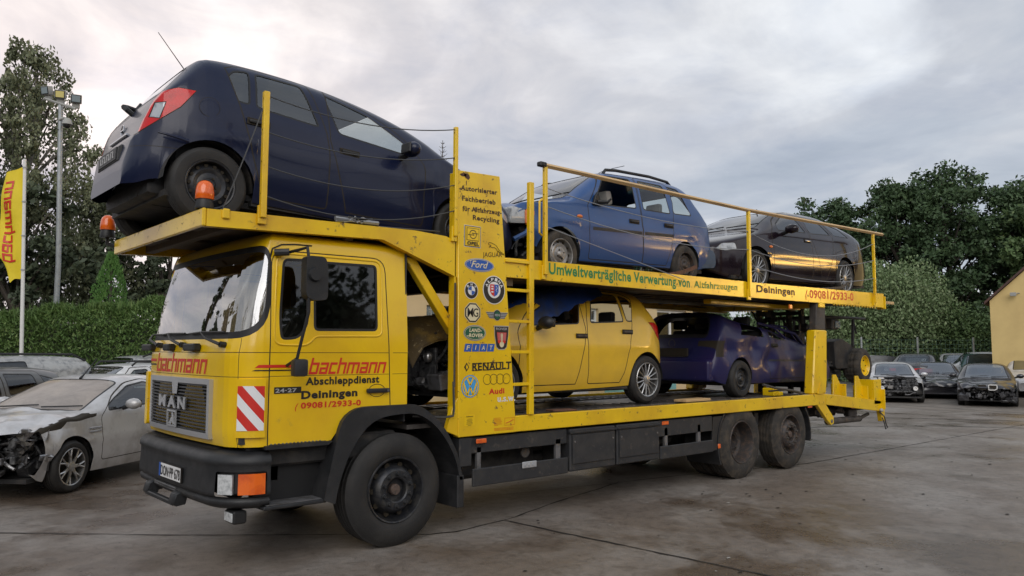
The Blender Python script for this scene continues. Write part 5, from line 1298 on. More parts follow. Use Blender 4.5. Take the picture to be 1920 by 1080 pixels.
m.build('engine_bay', ['engine', 'steel', 'p_blue'], dem)
m = MB(); m.blob((1.02, -.835, .76), (.05, .02, .022), 0); m.blob((1.02, .835, .76), (.05, .02, .022), 0); m.build('side_repeater', 'amber', dem)
m = MB(); m.prism(convex_round([(3.55, .27), (3.92, .29), (3.965, .36), (3.95, .50), (3.88, .55), (3.58, .53)], .04, 3), 'y', -.765, .765, 0, .035, 3); m.build('rear_bumper', 'p_blue_dull', dem)

# ---------------- dark plum estate behind it
AL = dict(L=4.90, R=.315, xf=.83, xr=3.70, paint='p_plum', sill=.19, rim=.225, boxy=2.2, lean=.42, tumb=.05, crease=.60,
  zlo=[(0, .28), (.3, .19), (4.4, .20), (4.7, .24), (4.9, .36)],
  zr=[(0, .55), (.04, .66), (.15, .73), (.5, .83), (.95, .94), (1.12, 1.01), (1.55, 1.22), (1.95, 1.36), (2.5, 1.425), (3.1, 1.42), (3.7, 1.34), (4.15, 1.225), (4.4, 1.13), (4.62, .98), (4.76, .80), (4.84, .66), (4.90, .48)],
  zb=[(0, .53), (.2, .66), (.6, .77), (1.2, .90), (2.0, .955), (3.5, .985), (4.2, 1.0), (4.7, .88), (4.9, .6)],
  w=[(0, .55), (.12, .66), (.4, .78), (.83, .855), (1.5, .865), (3.0, .865), (3.8, .865), (4.4, .82), (4.75, .72), (4.9, .64)],
  ws=(1.14, 1.92, .64, .52), rw=(4.35, 4.66, .44, .54), cab=(1.35, 4.2), glass='glass_dark',
  doors=[dict(p=[(1.28, .26), (1.28, .90), (1.50, 1.12), (1.92, 1.315), (2.30, 1.37), (2.52, .95), (2.52, .26)], r=[.05, .1, .2, .1, .04, .2, .04], w=[[(1.52, .975), (1.55, 1.09), (1.90, 1.26), (2.24, 1.31), (2.43, 1.0)]], h=(2.38, .865, 'chrome')),
         dict(p=[(2.53, .26), (2.53, .95), (2.33, 1.37), (3.05, 1.36), (3.40, 1.01), (3.22, .65), (3.10, .26)], r=[.04, .2, .04, .1, .2, .2, .1], w=[[(2.57, 1.0), (2.40, 1.31), (3.00, 1.295), (3.30, 1.03)]])],
  windows=[[(3.42, 1.035), (3.12, 1.285), (3.72, 1.19), (3.98, 1.03)]],
  lamps=[('headlight', 'clear_lens', convex_round([(.10, .60), (.20, .695), (.40, .71), (.41, .60), (.22, .575)], .03, 2), (6, 8), 'side'), ('tail_lamp', 'dark_red_lens', [(4.5, .98), (4.72, .94), (4.9, .74), (4.7, .74)], (6, 8), 'side')],
  mirror=(1.62, .99), wheels=('multi', 'alloy'), gap=.05)
alf = car('estate_car', AL, (5.70, 1.07, 2.645), 0, pitch=-.0235, label='glossy dark plum estate car with many-spoked silver wheels on the upper deck', cat='car')
m = MB()
for sg in (-1, 1): m.blob((1.20, sg*.862, .69), (.05, .015, .022), 0)
m.build('side_repeater', 'amber', alf)
m = MB(); m.tube([(1.86, -.25, 1.35), (1.86, -.25, 1.42)], .01, 5); m.box(4.75, 4.93, -.6, .6, .30, .36, 0, .02); m.build('tail_trim', 'black_plastic', alf)

def sheet(mb, f, nu, nv, th=.004, mi=0): mb.grid(lambda u, v: f(u, v), nu, nv, mi); mb.grid(lambda u, v: tuple(Vector(f(u, v))-Vector((0, 0, th))), nu, nv, mi)
# ---------------- yellow hatchback on the lower deck, front cut away
def dent_y(x, v):
    a = math.exp(-((x-.25)/.40)**2)
    v = v+Vector((.06*a*nz(v, 4, 1), .04*a*nz(v, 6, 2), .05*a*nz(v, 5, 5)))
    for (c, r, d) in (((1.02, -.85, .45), .16, .05), ((3.20, -.84, .95), .12, .015), ((3.62, -.82, .86), .1, .015)):
        k = (v-Vector(c)).length/r; v.y += d*math.exp(-k*k)
    return v
YD = [dict(d) for d in HB['doors']]; YD[0]['h'] = (2.08, .845, 'grime_steel'); YD[1]['h'] = (2.92, .91, 'grime_steel'); YD[0]['open'] = 2; YD[1]['open'] = 2; YD[1]['w'] = HB['doors'][1]['w']
yel = car('hatchback', upd(HB, paint='p_yellow', dent=dent_y, doors=YD, wheels=('multi', 'alloy'), rim=.215, glass='glass_clear', no_ws=True, cuts=[([(0, .20), (.50, .20), (.46, .74), (0, .74)], (6, 8), 'any', None), ([(-.1, -.9), (.60, -.9), (.60, .9), (-.1, .9)], (6, 7), 'top', None)],
    lamps=HB['lamps'][1:2], mirror=(1.36, .98, 'black_plastic')), (.71, 1.20, 1.082), 0, label='yellow hatchback with stripped nose on the lower deck, blue sheet over its roof', cat='car')
m = MB(); junk(m, .10, .72, -.66, .66, .28, .84, 150, 21, (0, 0, 0, 0, 1), (.03, .11)); m.box(.12, .16, -.6, .6, .28, .70, 0, .01); m.blob((.06, -.55, .60), (.05, .05, .06), 2); m.blob((.28, -.70, .66), (.05, .04, .06), 2)
m.build('engine_bay', ['engine', 'steel', 'alloy'], yel)
m = MB()
def ybon(u, v): return (-.22+1.20*u, -.68+1.36*v, .95+.075*sin(u*pi*.8)-.26*max(0, (.22-v)/.22)**1.5*(1-.5*u)-.18*max(0, (.10-u)/.10)+.03*(1-(2*v-1)**2)-.02*nz((u, v, 0), 6))
sheet(m, ybon, 18, 18, .02)
m.build('bonnet', 'hood_dust', yel, ang=60, label='dusty brown-stained bonnet torn from its catch')
m = MB()
def tarp(u, v):
    x = .95+1.55*u; y = -.70+1.35*v; top_ = interp(HB['zr'], x)+.012; yy = abs(y)
    z = top_-.03*(yy/.6)**2+.02*nz((x, y, 0), 7)+.018*abs(nz((x, y, 3), 17))
    if v < .16: z -= (.16-v)*2.9*(1-.75*u)+.04*nz((x*3, y, 1), 4); y = -.64-.16*((.16-v)/.16)
    return (.71+x, 1.20+y, 1.082+z)
sheet(m, tarp, 40, 26); tag(m.build('plastic_sheet', 'blue_tarp', ang=80), 'crumpled blue plastic sheet draped over the yellow hatchback on the lower deck', 'sheet')

# ---------------- crushed violet hatchback at the rear of the lower deck
PO = dict(L=3.68, R=.275, xf=.68, xr=3.08, paint='p_violet', sill=.20, rim=.175, boxy=3.0, lean=.28, tumb=.04, crease=.62,
  zlo=[(0, .26), (.2, .20), (3.3, .20), (3.5, .22), (3.68, .28)],
  zr=[(0, .50), (.05, .60), (.3, .70), (.75, .79), (1.05, .88), (1.5, 1.0), (1.82, 1.075), (2.4, 1.16), (2.9, 1.235), (3.2, 1.285), (3.33, 1.26), (3.44, 1.10), (3.53, .90), (3.58, .74), (3.62, .62), (3.68, .5)],
  zb=[(0, .48), (.5, .62), (1.1, .74), (1.8, .80), (2.6, .86), (3.2, .90), (3.5, .86), (3.68, .55)],
  w=[(0, .62), (.2, .74), (.6, .80), (1.5, .82), (2.5, .825), (3.1, .82), (3.4, .79), (3.6, .74), (3.68, .70)], bow=[(0, -.15), (1, -.06), (2.5, 0), (3.68, .05)],
  ws=(1.10, 1.68, .60, .55), rw=(3.36, 3.535, .50, .57), cab=(1.3, 3.3),
  doors=[dict(p=[(1.10, .26), (1.10, .78), (1.75, 1.0), (2.25, 1.07), (2.28, .26)], r=[.04, .05, .1, .05, .04], w=[[(1.50, .86), (1.80, .965), (2.20, 1.03), (2.22, .90)]], h=(2.10, .78), mould=[(1.15, .52), (2.22, .53), (2.22, .56), (1.15, .55)])],
  windows=[], lamps=[('tail_lamp', 'seam', [(3.40, .84), (3.56, .84), (3.60, .60), (3.46, .60)], (6, 8), 'side')],  # lamp is missing: flat black patch painted in for the dark open hole
  cuts=[([(2.35, .92), (2.38, 1.10), (2.85, 1.15), (3.0, .94)], (6, 8), 'side', None)], wheels=('steel2', 'dark_rim'), mirror=None)
def dent_po(x, v):
    a = max(0., min(1, (3.4-x)/.5)); s = 1 if v.y > 0 else -1
    if v.y > 0: v = v+Vector((0, -.06*a*abs(nz(v, 1.6, 2))-.022*a*nz(v, 3.4, 7), 0))
    v = v+Vector((.01*nz(v, 3, 8), 0, .03*a*nz(v, 2.3, 4)*min(1, max(0, v.z-.4))))
    if v.z > .8: v = v+Vector((0, .05*a*nz(v, 2, 9), -.07*a*max(0, s)*max(0, v.z-.85)*2.))
    for (c, r, d) in (((2.62, .82, .72), .20, .10), ((2.28, .82, .55), .14, .08), ((1.6, .82, .62), .30, .06), ((3.35, .80, .70), .14, .06)):
        k = (v-Vector(c)).length/r; v.y -= d*math.exp(-k*k)
    return v
pol = car('crushed_hatchback', upd(PO, dent=dent_po, no_ws=True, no_rw=True), (9.39, 1.22, 1.07), PI_, label='violet blue hatchback with crushed roof and battered side on the lower deck', cat='car')
m = MB(); m.tube([(3.36+.02, -.60, .92), (3.52, -.66, .90), (3.54, 0, .90), (3.52, .66, .90)], .012, 6)
m.lathe([(.055, .0), (.062, .006), (.055, .010)], (3.685, 0, .80), 'x', 24, 0); m.box(3.69, 3.70, -.27, .27, .60, .605, 0); m.build('tailgate_trim', 'grime_steel', pol)
m = MB(); m.box(3.655, 3.69, -.28, .28, .60, .73, 0, .01); m.box(3.45, 3.78, -.70, .70, .24, .56, 1, .06, 3); m.build('rear_bumper', ['seam', 'p_violet'], pol)
m = MB(); m.tube([(1.0, .70, .80), (1.35, .74, .98), (1.75, .66, 1.06), (2.3, .62, 1.13)], .022, 6); m.tube([(1.6, .70, .90), (1.9, .64, 1.10)], .018, 6); m.tube([(1.05, .60, .86), (1.30, .55, 1.10), (1.7, .5, 1.12)], .014, 6); m.build('bent_pillar', 'p_violet', pol)
# things lying on and strapped to the decks
def strap(path, w, mt, label, name='lashing_strap'):
    m = MB(); P = [Vector(p) for p in path]
    for a, b in zip(P[:-1], P[1:]):
        d = (b-a).normalized(); n = d.cross(Vector((0, 1, 0))).normalized()*w; t = Vector((0, .004, 0))
        m.add([a-n-t, b-n-t, b+n-t, a+n-t, a-n+t, b-n+t, b+n+t, a+n+t], [(0, 1, 2, 3), (4, 5, 6, 7), (0, 1, 5, 4), (2, 3, 7, 6)])
    m.tube([P[0]-Vector((.07, 0, .01)), P[0]+Vector((.03, 0, 0))], .022, 6); return tag(m.build(name, mt), label, 'strap')
strap([(4.0, .16, 2.70), (4.55, .17, 2.80), (4.88, .18, 2.90)], .025, 'rusty', 'rust-brown lashing strap running to the rear wheel of the mid blue high-roofed hatchback')
strap([(8.25, .0+.1, 2.78), (8.9, .08, 2.84), (9.25, .10, 2.95)], .02, 'grime_steel', 'grey lashing strap at the rear wheel of the dark plum estate car')
m = MB(); m.tube([(6.40, .12, 1.27), (6.7, .10, 1.21), (7.2, .10, 1.16), (7.6, .12, 1.10)], .018, 6); m.tube([(6.7, .2, 1.16), (7.1, .15, 1.17), (7.5, .10, 1.10)], .014, 6); tag(m.build('lashing_chain', 'grime_steel'), 'dark lashing chain by the near rear wheel of the crushed violet hatchback', 'chain')
m = MB(); R = random.Random(6)
for k in range(46):
    x = 3.55+R.uniform(-.16, .16); y = .12+R.uniform(-.04, .08); a = R.uniform(-.12, .12); m.tube([(x, y, 2.60), (x+a*.5, y, 2.68), (x+a, y+R.uniform(-.04, .04), 2.68+R.uniform(.03, .12))], .0022, 3, R.randrange(2))
tag(m.build('dry_weeds', ['seat_grey', 'd_dgreen'], weld=False), 'small tuft of dry weeds under the mid blue high-roofed hatchback', 'weeds')
for (x, y, sx, sy, sz, mt, lb, rz) in ((4.9, .30, .30, .10, .035, 'wood_rail', 'short weathered board lying on the lower deck behind the yellow hatchback', .05), (2.3, .22, .16, .08, .02, 'rusty', 'rusty flat plate lying on the lower deck by the ladder', -.2)):
    m = MB(); m.box(x-sx, x+sx, y-sy, y+sy, 1.078, 1.078+sz, 0, .006, rot=(rz, 'Z')); tag(m.build('loose_board', mt), lb, 'board')
m = MB(); m.box(7.02, 7.18, .30, .5, 1.066, 1.19, 0, .012); m.box(7.18, 7.30, .30, .5, 1.066, 1.13, 0, .01); tag(m.build('wheel_chock', 'truck_yellow'), 'yellow wheel chock behind the near rear wheel of the crushed violet hatchback', 'wheel chock')
# ================================================================ GROUND
mat('asphalt', (.25, .228, .208), .50, c2=(.165, .138, .116), ns=.55, lo=.40, hi=.60, c3=(.115, .088, .068), ns3=.38, lo3=.50, hi3=.60, r3=.27, bump=.35, bs=70, detail=9)
# richer wear on the yard: fine grit and stain streaks on top of the broad patches
def yard_material():
    global nt
    m = MT['asphalt']; t = m.node_tree; p = t.nodes['Principled BSDF']; save = nt; nt = t
    src = p.inputs['Base Color'].links[0].from_socket; tc = N("ShaderNodeTexCoord"); v = tc.outputs['Object']
    g = noise(v, 150, 2, .6); c = mixc(1., src, ramp(g, [(.30, (.62, .62, .62)), (.5, (1, 1, 1)), (.70, (1.5, 1.46, 1.42))]), 'MULTIPLY')
    g2 = noise(v, 7, 9, .72, .6, 4.); c = mixc(1., c, ramp(g2, [(.33, (.66, .64, .62)), (.5, (1, 1, 1)), (.66, (1.22, 1.2, 1.18))]), 'MULTIPLY')
    sp = noise(v, 26, 3, .5, .2, 8.); c = mixc(ramp(sp, [(.70, (0, 0, 0)), (.735, (.8, .8, .8))]), c, (.04, .033, .028))
    LK(c, p.inputs['Base Color']); nt = save
yard_material()
mat('gravel', (.20, .175, .15), .85, c2=(.13, .115, .10), ns=1.2, c3=(.26, .24, .21), ns3=18, lo3=.55, hi3=.7, bump=.7, bs=25)
mat('crack', (.018, .016, .015), .7); mat('crack2', (.05, .045, .04), .8)
m = MB(); n = 60
m.grid(lambda u, v: (-400+800*u, -400+800*v, 0), 8, 8); g = m.build('ground', 'asphalt', kind='structure')
m = MB(); m.grid(lambda u, v: (21.6+60*u, -12+46*v, .004+.035*max(0, 60*u-3.4)), 60, 6); m.grid(lambda u, v: (-40+50*u, 13.2+30*v, .004), 10, 10); m.build('gravel_ground', 'gravel', kind='structure')
def crack(pts, w, name, mt='crack', seed=1, z=.006):
    R = random.Random(seed); m = MB(); P = [Vector((*p, 0)) for p in pts]; out_ = []
    for a, b in zip(P[:-1], P[1:]):
        k = max(2, int((b-a).length/.12))
        for i in range(k): q = a+(b-a)*i/k; d = (b-a).normalized(); out_.append((q+Vector((-d.y, d.x, 0))*R.uniform(-.010, .010), d))
    out_.append((P[-1], d)); V = []
    for q, d in out_:
        ww = w*R.uniform(.45, 1.25); nn = Vector((-d.y, d.x, 0)); V += [(q+nn*ww).to_tuple(), (q-nn*ww).to_tuple()]
    V = [(x, y, z) for x, y, _ in V]; m.add(V, [(2*i, 2*i+1, 2*i+3, 2*i+2) for i in range(len(out_)-1)]); m.build(name, mt, kind='structure')
crack([(-3.8, 4.1), (-2.56, 2.92), (-1.29, 1.71), (.47, .21), (.75, .12), (1.50, .21), (2.6, .55), (4.1, .93), (5.2, .75), (7.7, .15), (17.3, -.06), (22, -.2)], .011, 'ground_joint')
crack([(1.44, .19), (1.50, -.6), (1.62, -1.8), (1.72, -2.9)], .014, 'ground_joint', seed=3)
crack([(15.0, 3.9), (17.4, 3.1), (19.1, .25), (21, -3)], .025, 'ground_joint', seed=5)
crack([(11.5, 3.6), (14, 2.7), (16, 1.2), (17.6, -1.2)], .03, 'ground_joint', seed=6, mt='crack2')
crack([(21.6, 8), (23.0, 4.6), (21.8, -.4), (20, -4)], .05, 'ground_joint', seed=7, mt='crack2')
crack([(-3.3, 4.4), (-2.6, 4.1), (-1.6, 4.3)], .006, 'ground_joint', seed=8, mt='crack2'); crack([(2.2, 1.3), (3.2, 1.1), (4.1, .93)], .006, 'ground_joint', seed=9)
R = random.Random(31); m = MB()
for k in range(240):                                   # flakes, chips and leaf litter on the yard
    x = R.uniform(-3.4, 14); y = R.uniform(-4.2, 1.5) if k % 3 else R.uniform(-3, 6); a = R.uniform(.008, .035)*(1+x*.06); q = R.uniform(0, 6); V = [(x+a*R.uniform(.5, 1)*cos(q+t*1.26), y+a*R.uniform(.5, 1)*sin(q+t*1.26)*.6, .006+R.uniform(0, .004)) for t in range(5)]; m.add(V, [(0, 1, 2, 3, 4)], R.choice((0, 0, 1)))
m.build('dirt_specks', ['crack', 'seat_grey'], weld=False, kind='stuff')

# ================================================================ GREENERY
def leafmat(name, a, b, c):
    global nt
    m = bpy.data.materials.new(name); m.use_nodes = True; t = m.node_tree; p = t.nodes['Principled BSDF']; save = nt; nt = t
    tc = N("ShaderNodeTexCoord"); gi = N("ShaderNodeNewGeometry"); f = noise(tc.outputs['Object'], .7, 4, .6); c1 = mixc(ramp(f, [(.38, (0, 0, 0)), (.62, (1, 1, 1))]), a, b)
    c2 = mixc(ramp(gi.outputs['Random Per Island'], [(0, (0, 0, 0)), (.75, (.25, .25, .25)), (1, (1, 1, 1))]), c1, c); LK(c2, p.inputs['Base Color']); p.inputs['Roughness'].default_value = .55; p.inputs['Specular IOR Level'].default_value = .3
    nt = save; MT[name] = m
leafmat('leaf_dark', (.040, .075, .034), (.06, .10, .044), (.09, .14, .06))
leafmat('leaf_mid', (.07, .12, .045), (.10, .16, .06), (.15, .21, .085))
leafmat('leaf_birch', (.12, .14, .08), (.15, .17, .095), (.23, .24, .14))
leafmat('leaf_willow', (.12, .185, .075), (.16, .23, .10), (.27, .32, .18))
leafmat('leaf_hedge', (.07, .135, .036), (.11, .19, .05), (.18, .25, .08))
leafmat('leaf_conifer', (.07, .17, .04), (.10, .22, .05), (.16, .28, .08))
leafmat('leaf_murk', (.045, .060, .036), (.060, .08, .046), (.09, .11, .06))
mat('bark', (.09, .075, .06), .9, c2=(.05, .04, .035), ns=6, bump=.5, bs=20); mat('birch_bark', (.30, .28, .25), .8, c2=(.06, .05, .045), ns=4, bump=.3, bs=20)
def leaves(V, F, c, r, n, s, R, droop=0., up_=0.):
    for _ in range(n):
        d = Vector((R.gauss(0, 1), R.gauss(0, 1), R.gauss(0, 1))); d.normalize(); k = R.random()**.45
        p = Vector((c[0]+d.x*r[0]*k, c[1]+d.y*r[1]*k, c[2]+d.z*r[2]*k-droop*R.random()*r[2]))
        a = Vector((R.gauss(0, 1), R.gauss(0, 1), R.gauss(0, 1)-droop*1.5+up_*1.5)).normalized(); b = a.cross(Vector((R.gauss(0, 1), R.gauss(0, 1), R.gauss(0, 1)))).normalized()
        ss_ = s*R.uniform(.6, 1.35); a *= ss_; b *= ss_*.55; o = len(V)
        V += [tuple(p-a), tuple(p+b), tuple(p+a), tuple(p-b)]; F.append((o, o+1, o+2, o+3))
def tree(x, y, h, rx, z0, seed, leaf, label, name='tree', nb=34, nl=150, s=.15, droop=0., bark='bark', group=None, rc=(.55, 1.05), lean=0., flat_=.8, cat='tree'):
    """trunk, limbs and a crown of leaf clumps; z0 = height where the crown starts"""
    R = random.Random(seed); root = empty(name, (x, y, 0), label=label, cat=cat, group=group)
    m = MB(); tw = h*.020+.05; tp_ = [(0, 0, 0)]
    for k in range(1, 7): tp_.append((R.uniform(-.1, .1)*k+lean*k, R.uniform(-.1, .1)*k, h*.86*k/6))
    m.tube(tp_, [tw*(1-.14*k) for k in range(7)], 9); V, F = [], []
    for i in range(nb):
        t = (i+.5)/nb; z = z0+(h-z0)*t; env = rx*(sin(pi*min(1, (t*.86+.12)))**.6); a = i*2.4+R.uniform(-.5, .5); rr = env*R.uniform(.25, 1.)
        c = (cos(a)*rr+lean*6*t, sin(a)*rr, min(h-.3, z+R.uniform(-.5, .5))); cr = R.uniform(*rc)*rx*.34; j = min(5, max(1, int(6*(c[2]-.8)/h))); st = tp_[j]
        mid = ((st[0]+c[0])/2, (st[1]+c[1])/2, (st[2]+c[2])/2+.2); m.tube([st, mid, c], [tw*.28, tw*.16, tw*.05], 5)
        for q in range(3):
            e = (c[0]+R.uniform(-1, 1)*cr*.8, c[1]+R.uniform(-1, 1)*cr*.8, c[2]+R.uniform(-.6, .9)*cr*.8); leaves(V, F, e, (cr*.62, cr*.62, cr*.62*flat_), nl//3, s, R, droop)
            if droop:
                for w in range(2):
                    u = R.uniform(0, 6.28); ex = (e[0]+cos(u)*cr*.6, e[1]+sin(u)*cr*.6, e[2]-R.uniform(.3, 1.0)*droop)
                    for g_ in range(5): leaves(V, F, (ex[0], ex[1], ex[2]-g_*.28*droop), (.13, .13, .22), nl//34+1, s, R, droop)
    m.build('trunk', bark, root); me = bpy.data.meshes.new('crown'); me.from_pydata(V, [], F); me.materials.append(MT[leaf]); me.update(); o = bpy.data.objects.new('crown', me); COL.objects.link(o); o.parent = root
    return root
def shrub(x, y, z0, rx, ry, h, n, s, leaf, name, label, seed, up_=.6, lobes=9, cat='shrub', group=None, rot=0.):
    R = random.Random(seed); V, F = [], []
    for k in range(lobes):
        u = (k+.5)/lobes*2-1; a = R.uniform(-1, 1); c = (u*rx*.8, a*ry*.4, z0+h*R.uniform(.30, .58)); rr = (rx*1.5/lobes+.4*min(rx, ry), ry*.7, h*R.uniform(.36, .44)); leaves(V, F, c, rr, n//lobes, s, R, 0, up_)
    m = MB(); m.v = V; m.f = F; m.m = [0]*len(F); me = bpy.data.meshes.new('foliage'); me.from_pydata(V, [], F); me.materials.append(MT[leaf]); me.update()
    root = empty(name, (x, y, 0), (0, 0, rot), label=label, cat=cat, group=group); o = bpy.data.objects.new('foliage', me); COL.objects.link(o); o.parent = root
    m = MB()
    for k in range(lobes): u = (k+.5)/lobes*2-1; m.tube([(u*rx*.6, 0, 0), (u*rx*.75, R.uniform(-.2, .2), z0+h*.35), (u*rx*.85, R.uniform(-.3, .3), z0+h*.7)], [.06, .04, .015], 5)
    m.build('stem', 'bark', root); return root
# birches at the left
tree(-1.6, 26.5, 12.0, 2.9, 3.2, 11, 'leaf_birch', 'tall weeping birch behind the flag at the left edge', 'birch_tree', 44, 270, .08, 1.2, 'birch_bark', rc=(.4, .85))
tree(1.3, 27.2, 13.2, 2.5, 3.4, 12, 'leaf_birch', 'tallest weeping birch rising behind the floodlight mast', 'birch_tree', 48, 270, .08, 1.2, 'birch_bark', rc=(.4, .85))
tree(4.2, 28.6, 8.9, 2.2, 2.6, 13, 'leaf_birch', 'shorter weeping birch between floodlight mast and lorry', 'birch_tree', 32, 300, .085, .9, 'birch_bark')
for k, (x, y, h, r_, lb) in enumerate(((.5, 24.5, 7.0, 2.8, 'dark bushy tree filling the gap under the birches'), (5.8, 25.5, 6.6, 3.0, 'dark bushy tree behind the small bright conifer'), (9.5, 27.0, 6.8, 3.2, 'dark bushy tree just left of the lorry cab, beyond the hedge'), (14.5, 29, 7.0, 3.6, 'dark bushy tree hidden mostly by the lorry cab'))):
    tree(x, y, h, r_, .6, 40+k, 'leaf_murk', lb, 'bushy_tree', 34, 300, .12, .0)
# small conifer
R = random.Random(5); root = empty('conifer', (2.35, 19.2, 0), label='small bright green cone-shaped conifer above the hedge', cat='tree'); V, F = [], []
for k in range(5200):
    z = 4.62*(1-R.random()**1.3*.92)*1.0; a = R.uniform(0, 6.283); r = 1.2*(1-(z/4.75))**.8*(.7+.3*R.random())*(1+.45*nz((cos(a)*1.2, sin(a)*1.2, z*1.1), 1.6))+.02; p = Vector((cos(a)*r, sin(a)*r, z)); up2 = Vector((cos(a)*.35, sin(a)*.35, 1)).normalized()*R.uniform(.05, .11); b = up2.cross(Vector((R.gauss(0, 1), R.gauss(0, 1), R.gauss(0, 1)))).normalized()*.028
    o = len(V); V += [tuple(p-b), tuple(p+b), tuple(p+up2)]; F.append((o, o+1, o+2))
me = bpy.data.meshes.new('crown'); me.from_pydata(V, [], F); me.materials.append(MT['leaf_conifer']); o = bpy.data.objects.new('crown', me); COL.objects.link(o); o.parent = root
m = MB(); m.tube([(0, 0, 0), (0, 0, 2.0), (0, 0, 4.3)], [.12, .09, .02], 8); m.build('trunk', 'bark', root)
# thin spruce tip seen over the front deck
m = MB(); R = random.Random(8); root = empty('spruce', (13.7, 18.0, 0), label='thin bare-topped spruce whose tip shows over the front deck', cat='tree'); m.tube([(0, 0, 0), (0, 0, 6), (0, 0, 10.0)], [.14, .07, .01], 6)
for k in range(26):
    z = 9.85-k*.17; L_ = .10+k*.035
    for q in range(4):
        a = q*1.57+k*.7; m.tube([(0, 0, z), (cos(a)*L_*.6, sin(a)*L_*.6, z+L_*.25), (cos(a)*L_, sin(a)*L_, z+L_*.62)], [.012, .01, .007], 3)
m.build('trunk', 'bark', root); V, F = [], []
for k in range(14): leaves(V, F, (0, 0, 7.4-k*.42), (.3+k*.06, .3+k*.06, .25), 90, .06, R, .1)
me = bpy.data.meshes.new('crown'); me.from_pydata(V, [], F); me.materials.append(MT['leaf_murk']); o = bpy.data.objects.new('crown', me); COL.objects.link(o); o.parent = root
# clipped hedge along the left
R = random.Random(77); root = empty('hedge', (0, 0, 0), label='long overgrown green hedge behind the cars on the left', cat='hedge'); V, F = [], []
A, B = Vector((-5.2, 21.6, 0)), Vector((3.6, 14.2, 0)); dd = (B-A).normalized(); nn = Vector((-dd.y, dd.x, 0)); LL = (B-A).length
def hedge_top(t): return interp([(0, 2.3), (.42, 2.35), (.5, 2.48), (.60, 2.72), (.70, 2.86), (.8, 2.88), (.9, 3.0), (1, 3.05)], t)
for k in range(46000):
    t = R.random(); top_ = hedge_top(t)+.05*sin(t*60)+.22*nz((t*13, 0, 0), 1)+.10*nz((t*40, 0, 4), 1); z = top_*(1-R.random()**1.6*.97); edge = .75*(1-max(0, (z-top_+.6)/.6)**2*.7); v = -edge*R.uniform(.72, 1.05) if R.random() < .8 else R.uniform(-edge, edge)
    p = A+dd*(t*LL)+nn*(-v*-1 if False else -v*1)*-1; p.z = z
    a = (nn*R.uniform(-.9, .3)*1+Vector((R.gauss(0, .55), R.gauss(0, .55), R.uniform(.1, 1.2)))).normalized()*R.uniform(.05, .15); b = a.cross(Vector((R.gauss(0, 1), R.gauss(0, 1), R.gauss(0, 1)))).normalized()*.022
    o = len(V); V += [tuple(p-b), tuple(p+b), tuple(p+a)]; F.append((o, o+1, o+2))
for k in range(5200):
    t = R.random(); v = R.uniform(-.7, .5); p = A+dd*(t*LL)-nn*v; p.z = hedge_top(t)-.12+.10*nz((t*22, v, 0), 2)+R.uniform(-.1, .08); a = Vector((R.gauss(0, .3), R.gauss(0, .3), 1)).normalized()*R.uniform(.12, .34)*(.6+.8*abs(nz((t*14, 0, 5), 1.7))*2); b = a.cross(Vector((R.gauss(0, 1), R.gauss(0, 1), .2))).normalized()*.016
    o = len(V); V += [tuple(p-b), tuple(p+b), tuple(p+a)]; F.append((o, o+1, o+2))
me = bpy.data.meshes.new('foliage'); me.from_pydata(V, [], F); me.materials.append(MT['leaf_hedge']); o = bpy.data.objects.new('foliage', me); COL.objects.link(o); o.parent = root
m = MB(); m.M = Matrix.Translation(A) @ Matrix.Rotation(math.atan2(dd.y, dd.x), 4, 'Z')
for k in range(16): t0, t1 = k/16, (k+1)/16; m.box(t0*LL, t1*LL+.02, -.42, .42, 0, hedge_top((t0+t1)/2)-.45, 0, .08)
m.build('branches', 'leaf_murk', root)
# tree belt on the right
for k, (x, y, h, r_, z0, lf, lb) in enumerate(((45.5, 20.5, 10.2, 3.6, 1.5, 'leaf_dark', 'dark broadleaf tree directly behind the plum estate car, leftmost of the right-hand belt'), (42.8, 16.6, 10.9, 3.6, 1.6, 'leaf_dark', 'dark broadleaf tree above the end of the upper deck'),
        (43.8, 12.6, 11.6, 3.4, 1.5, 'leaf_dark', 'dark broadleaf tree behind the pale willow bush'), (45.2, 10.6, 11.9, 3.9, 1.8, 'leaf_dark', 'tallest dark broadleaf tree near the right edge'),
        (48.0, 7.5, 11.2, 3.8, 2.4, 'leaf_dark', 'dark broadleaf tree over the yellow gable, cut by the right edge'), (40.0, 25.5, 7.6, 3.0, .8, 'leaf_mid', 'mid green tree seen under the upper deck left of the forklift mast'), (46.0, 4.6, 10.0, 3.2, 2.2, 'leaf_mid', 'lower green tree behind the roof of the yellow gable building'))):
    tree(x, y, h, r_, z0, 60+k, lf, lb, 'broadleaf_tree', 84, 330, .125, .0, rc=(.6, 1.0))
shrub(35.2, 10.4, .3, 3.3, 2.2, 6.9, 34000, .075, 'leaf_willow', 'willow_bush', 'big pale grey-green willow bush behind the fence', 91, .9, 7, rot=-1.0)
shrub(38.0, 6.4, .2, 3.0, 1.8, 4.9, 22000, .075, 'leaf_mid', 'shrub', 'dark green shrub between willow bush and yellow gable', 92, .4, 6, rot=-1.0)
shrub(33.5, 15.5, .2, 3.2, 1.6, 4.2, 20000, .075, 'leaf_mid', 'shrub', 'green shrub behind the forklift guard frame', 93, .6, 6, rot=-1.0)
shrub(31.0, 22.0, .2, 3.6, 1.6, 4.4, 20000, .075, 'leaf_dark', 'shrub', 'dark shrub seen under the upper deck above the crushed violet hatchback', 94, .6, 6, rot=-1.0)
shrub(36.5, 9.5, .0, 5.5, .9, 2.7, 20000, .075, 'leaf_dark', 'ivy_bank', 'low dark bank of ivy directly behind the mesh fence', 95, .3, 9, rot=-.9, cat='ivy')

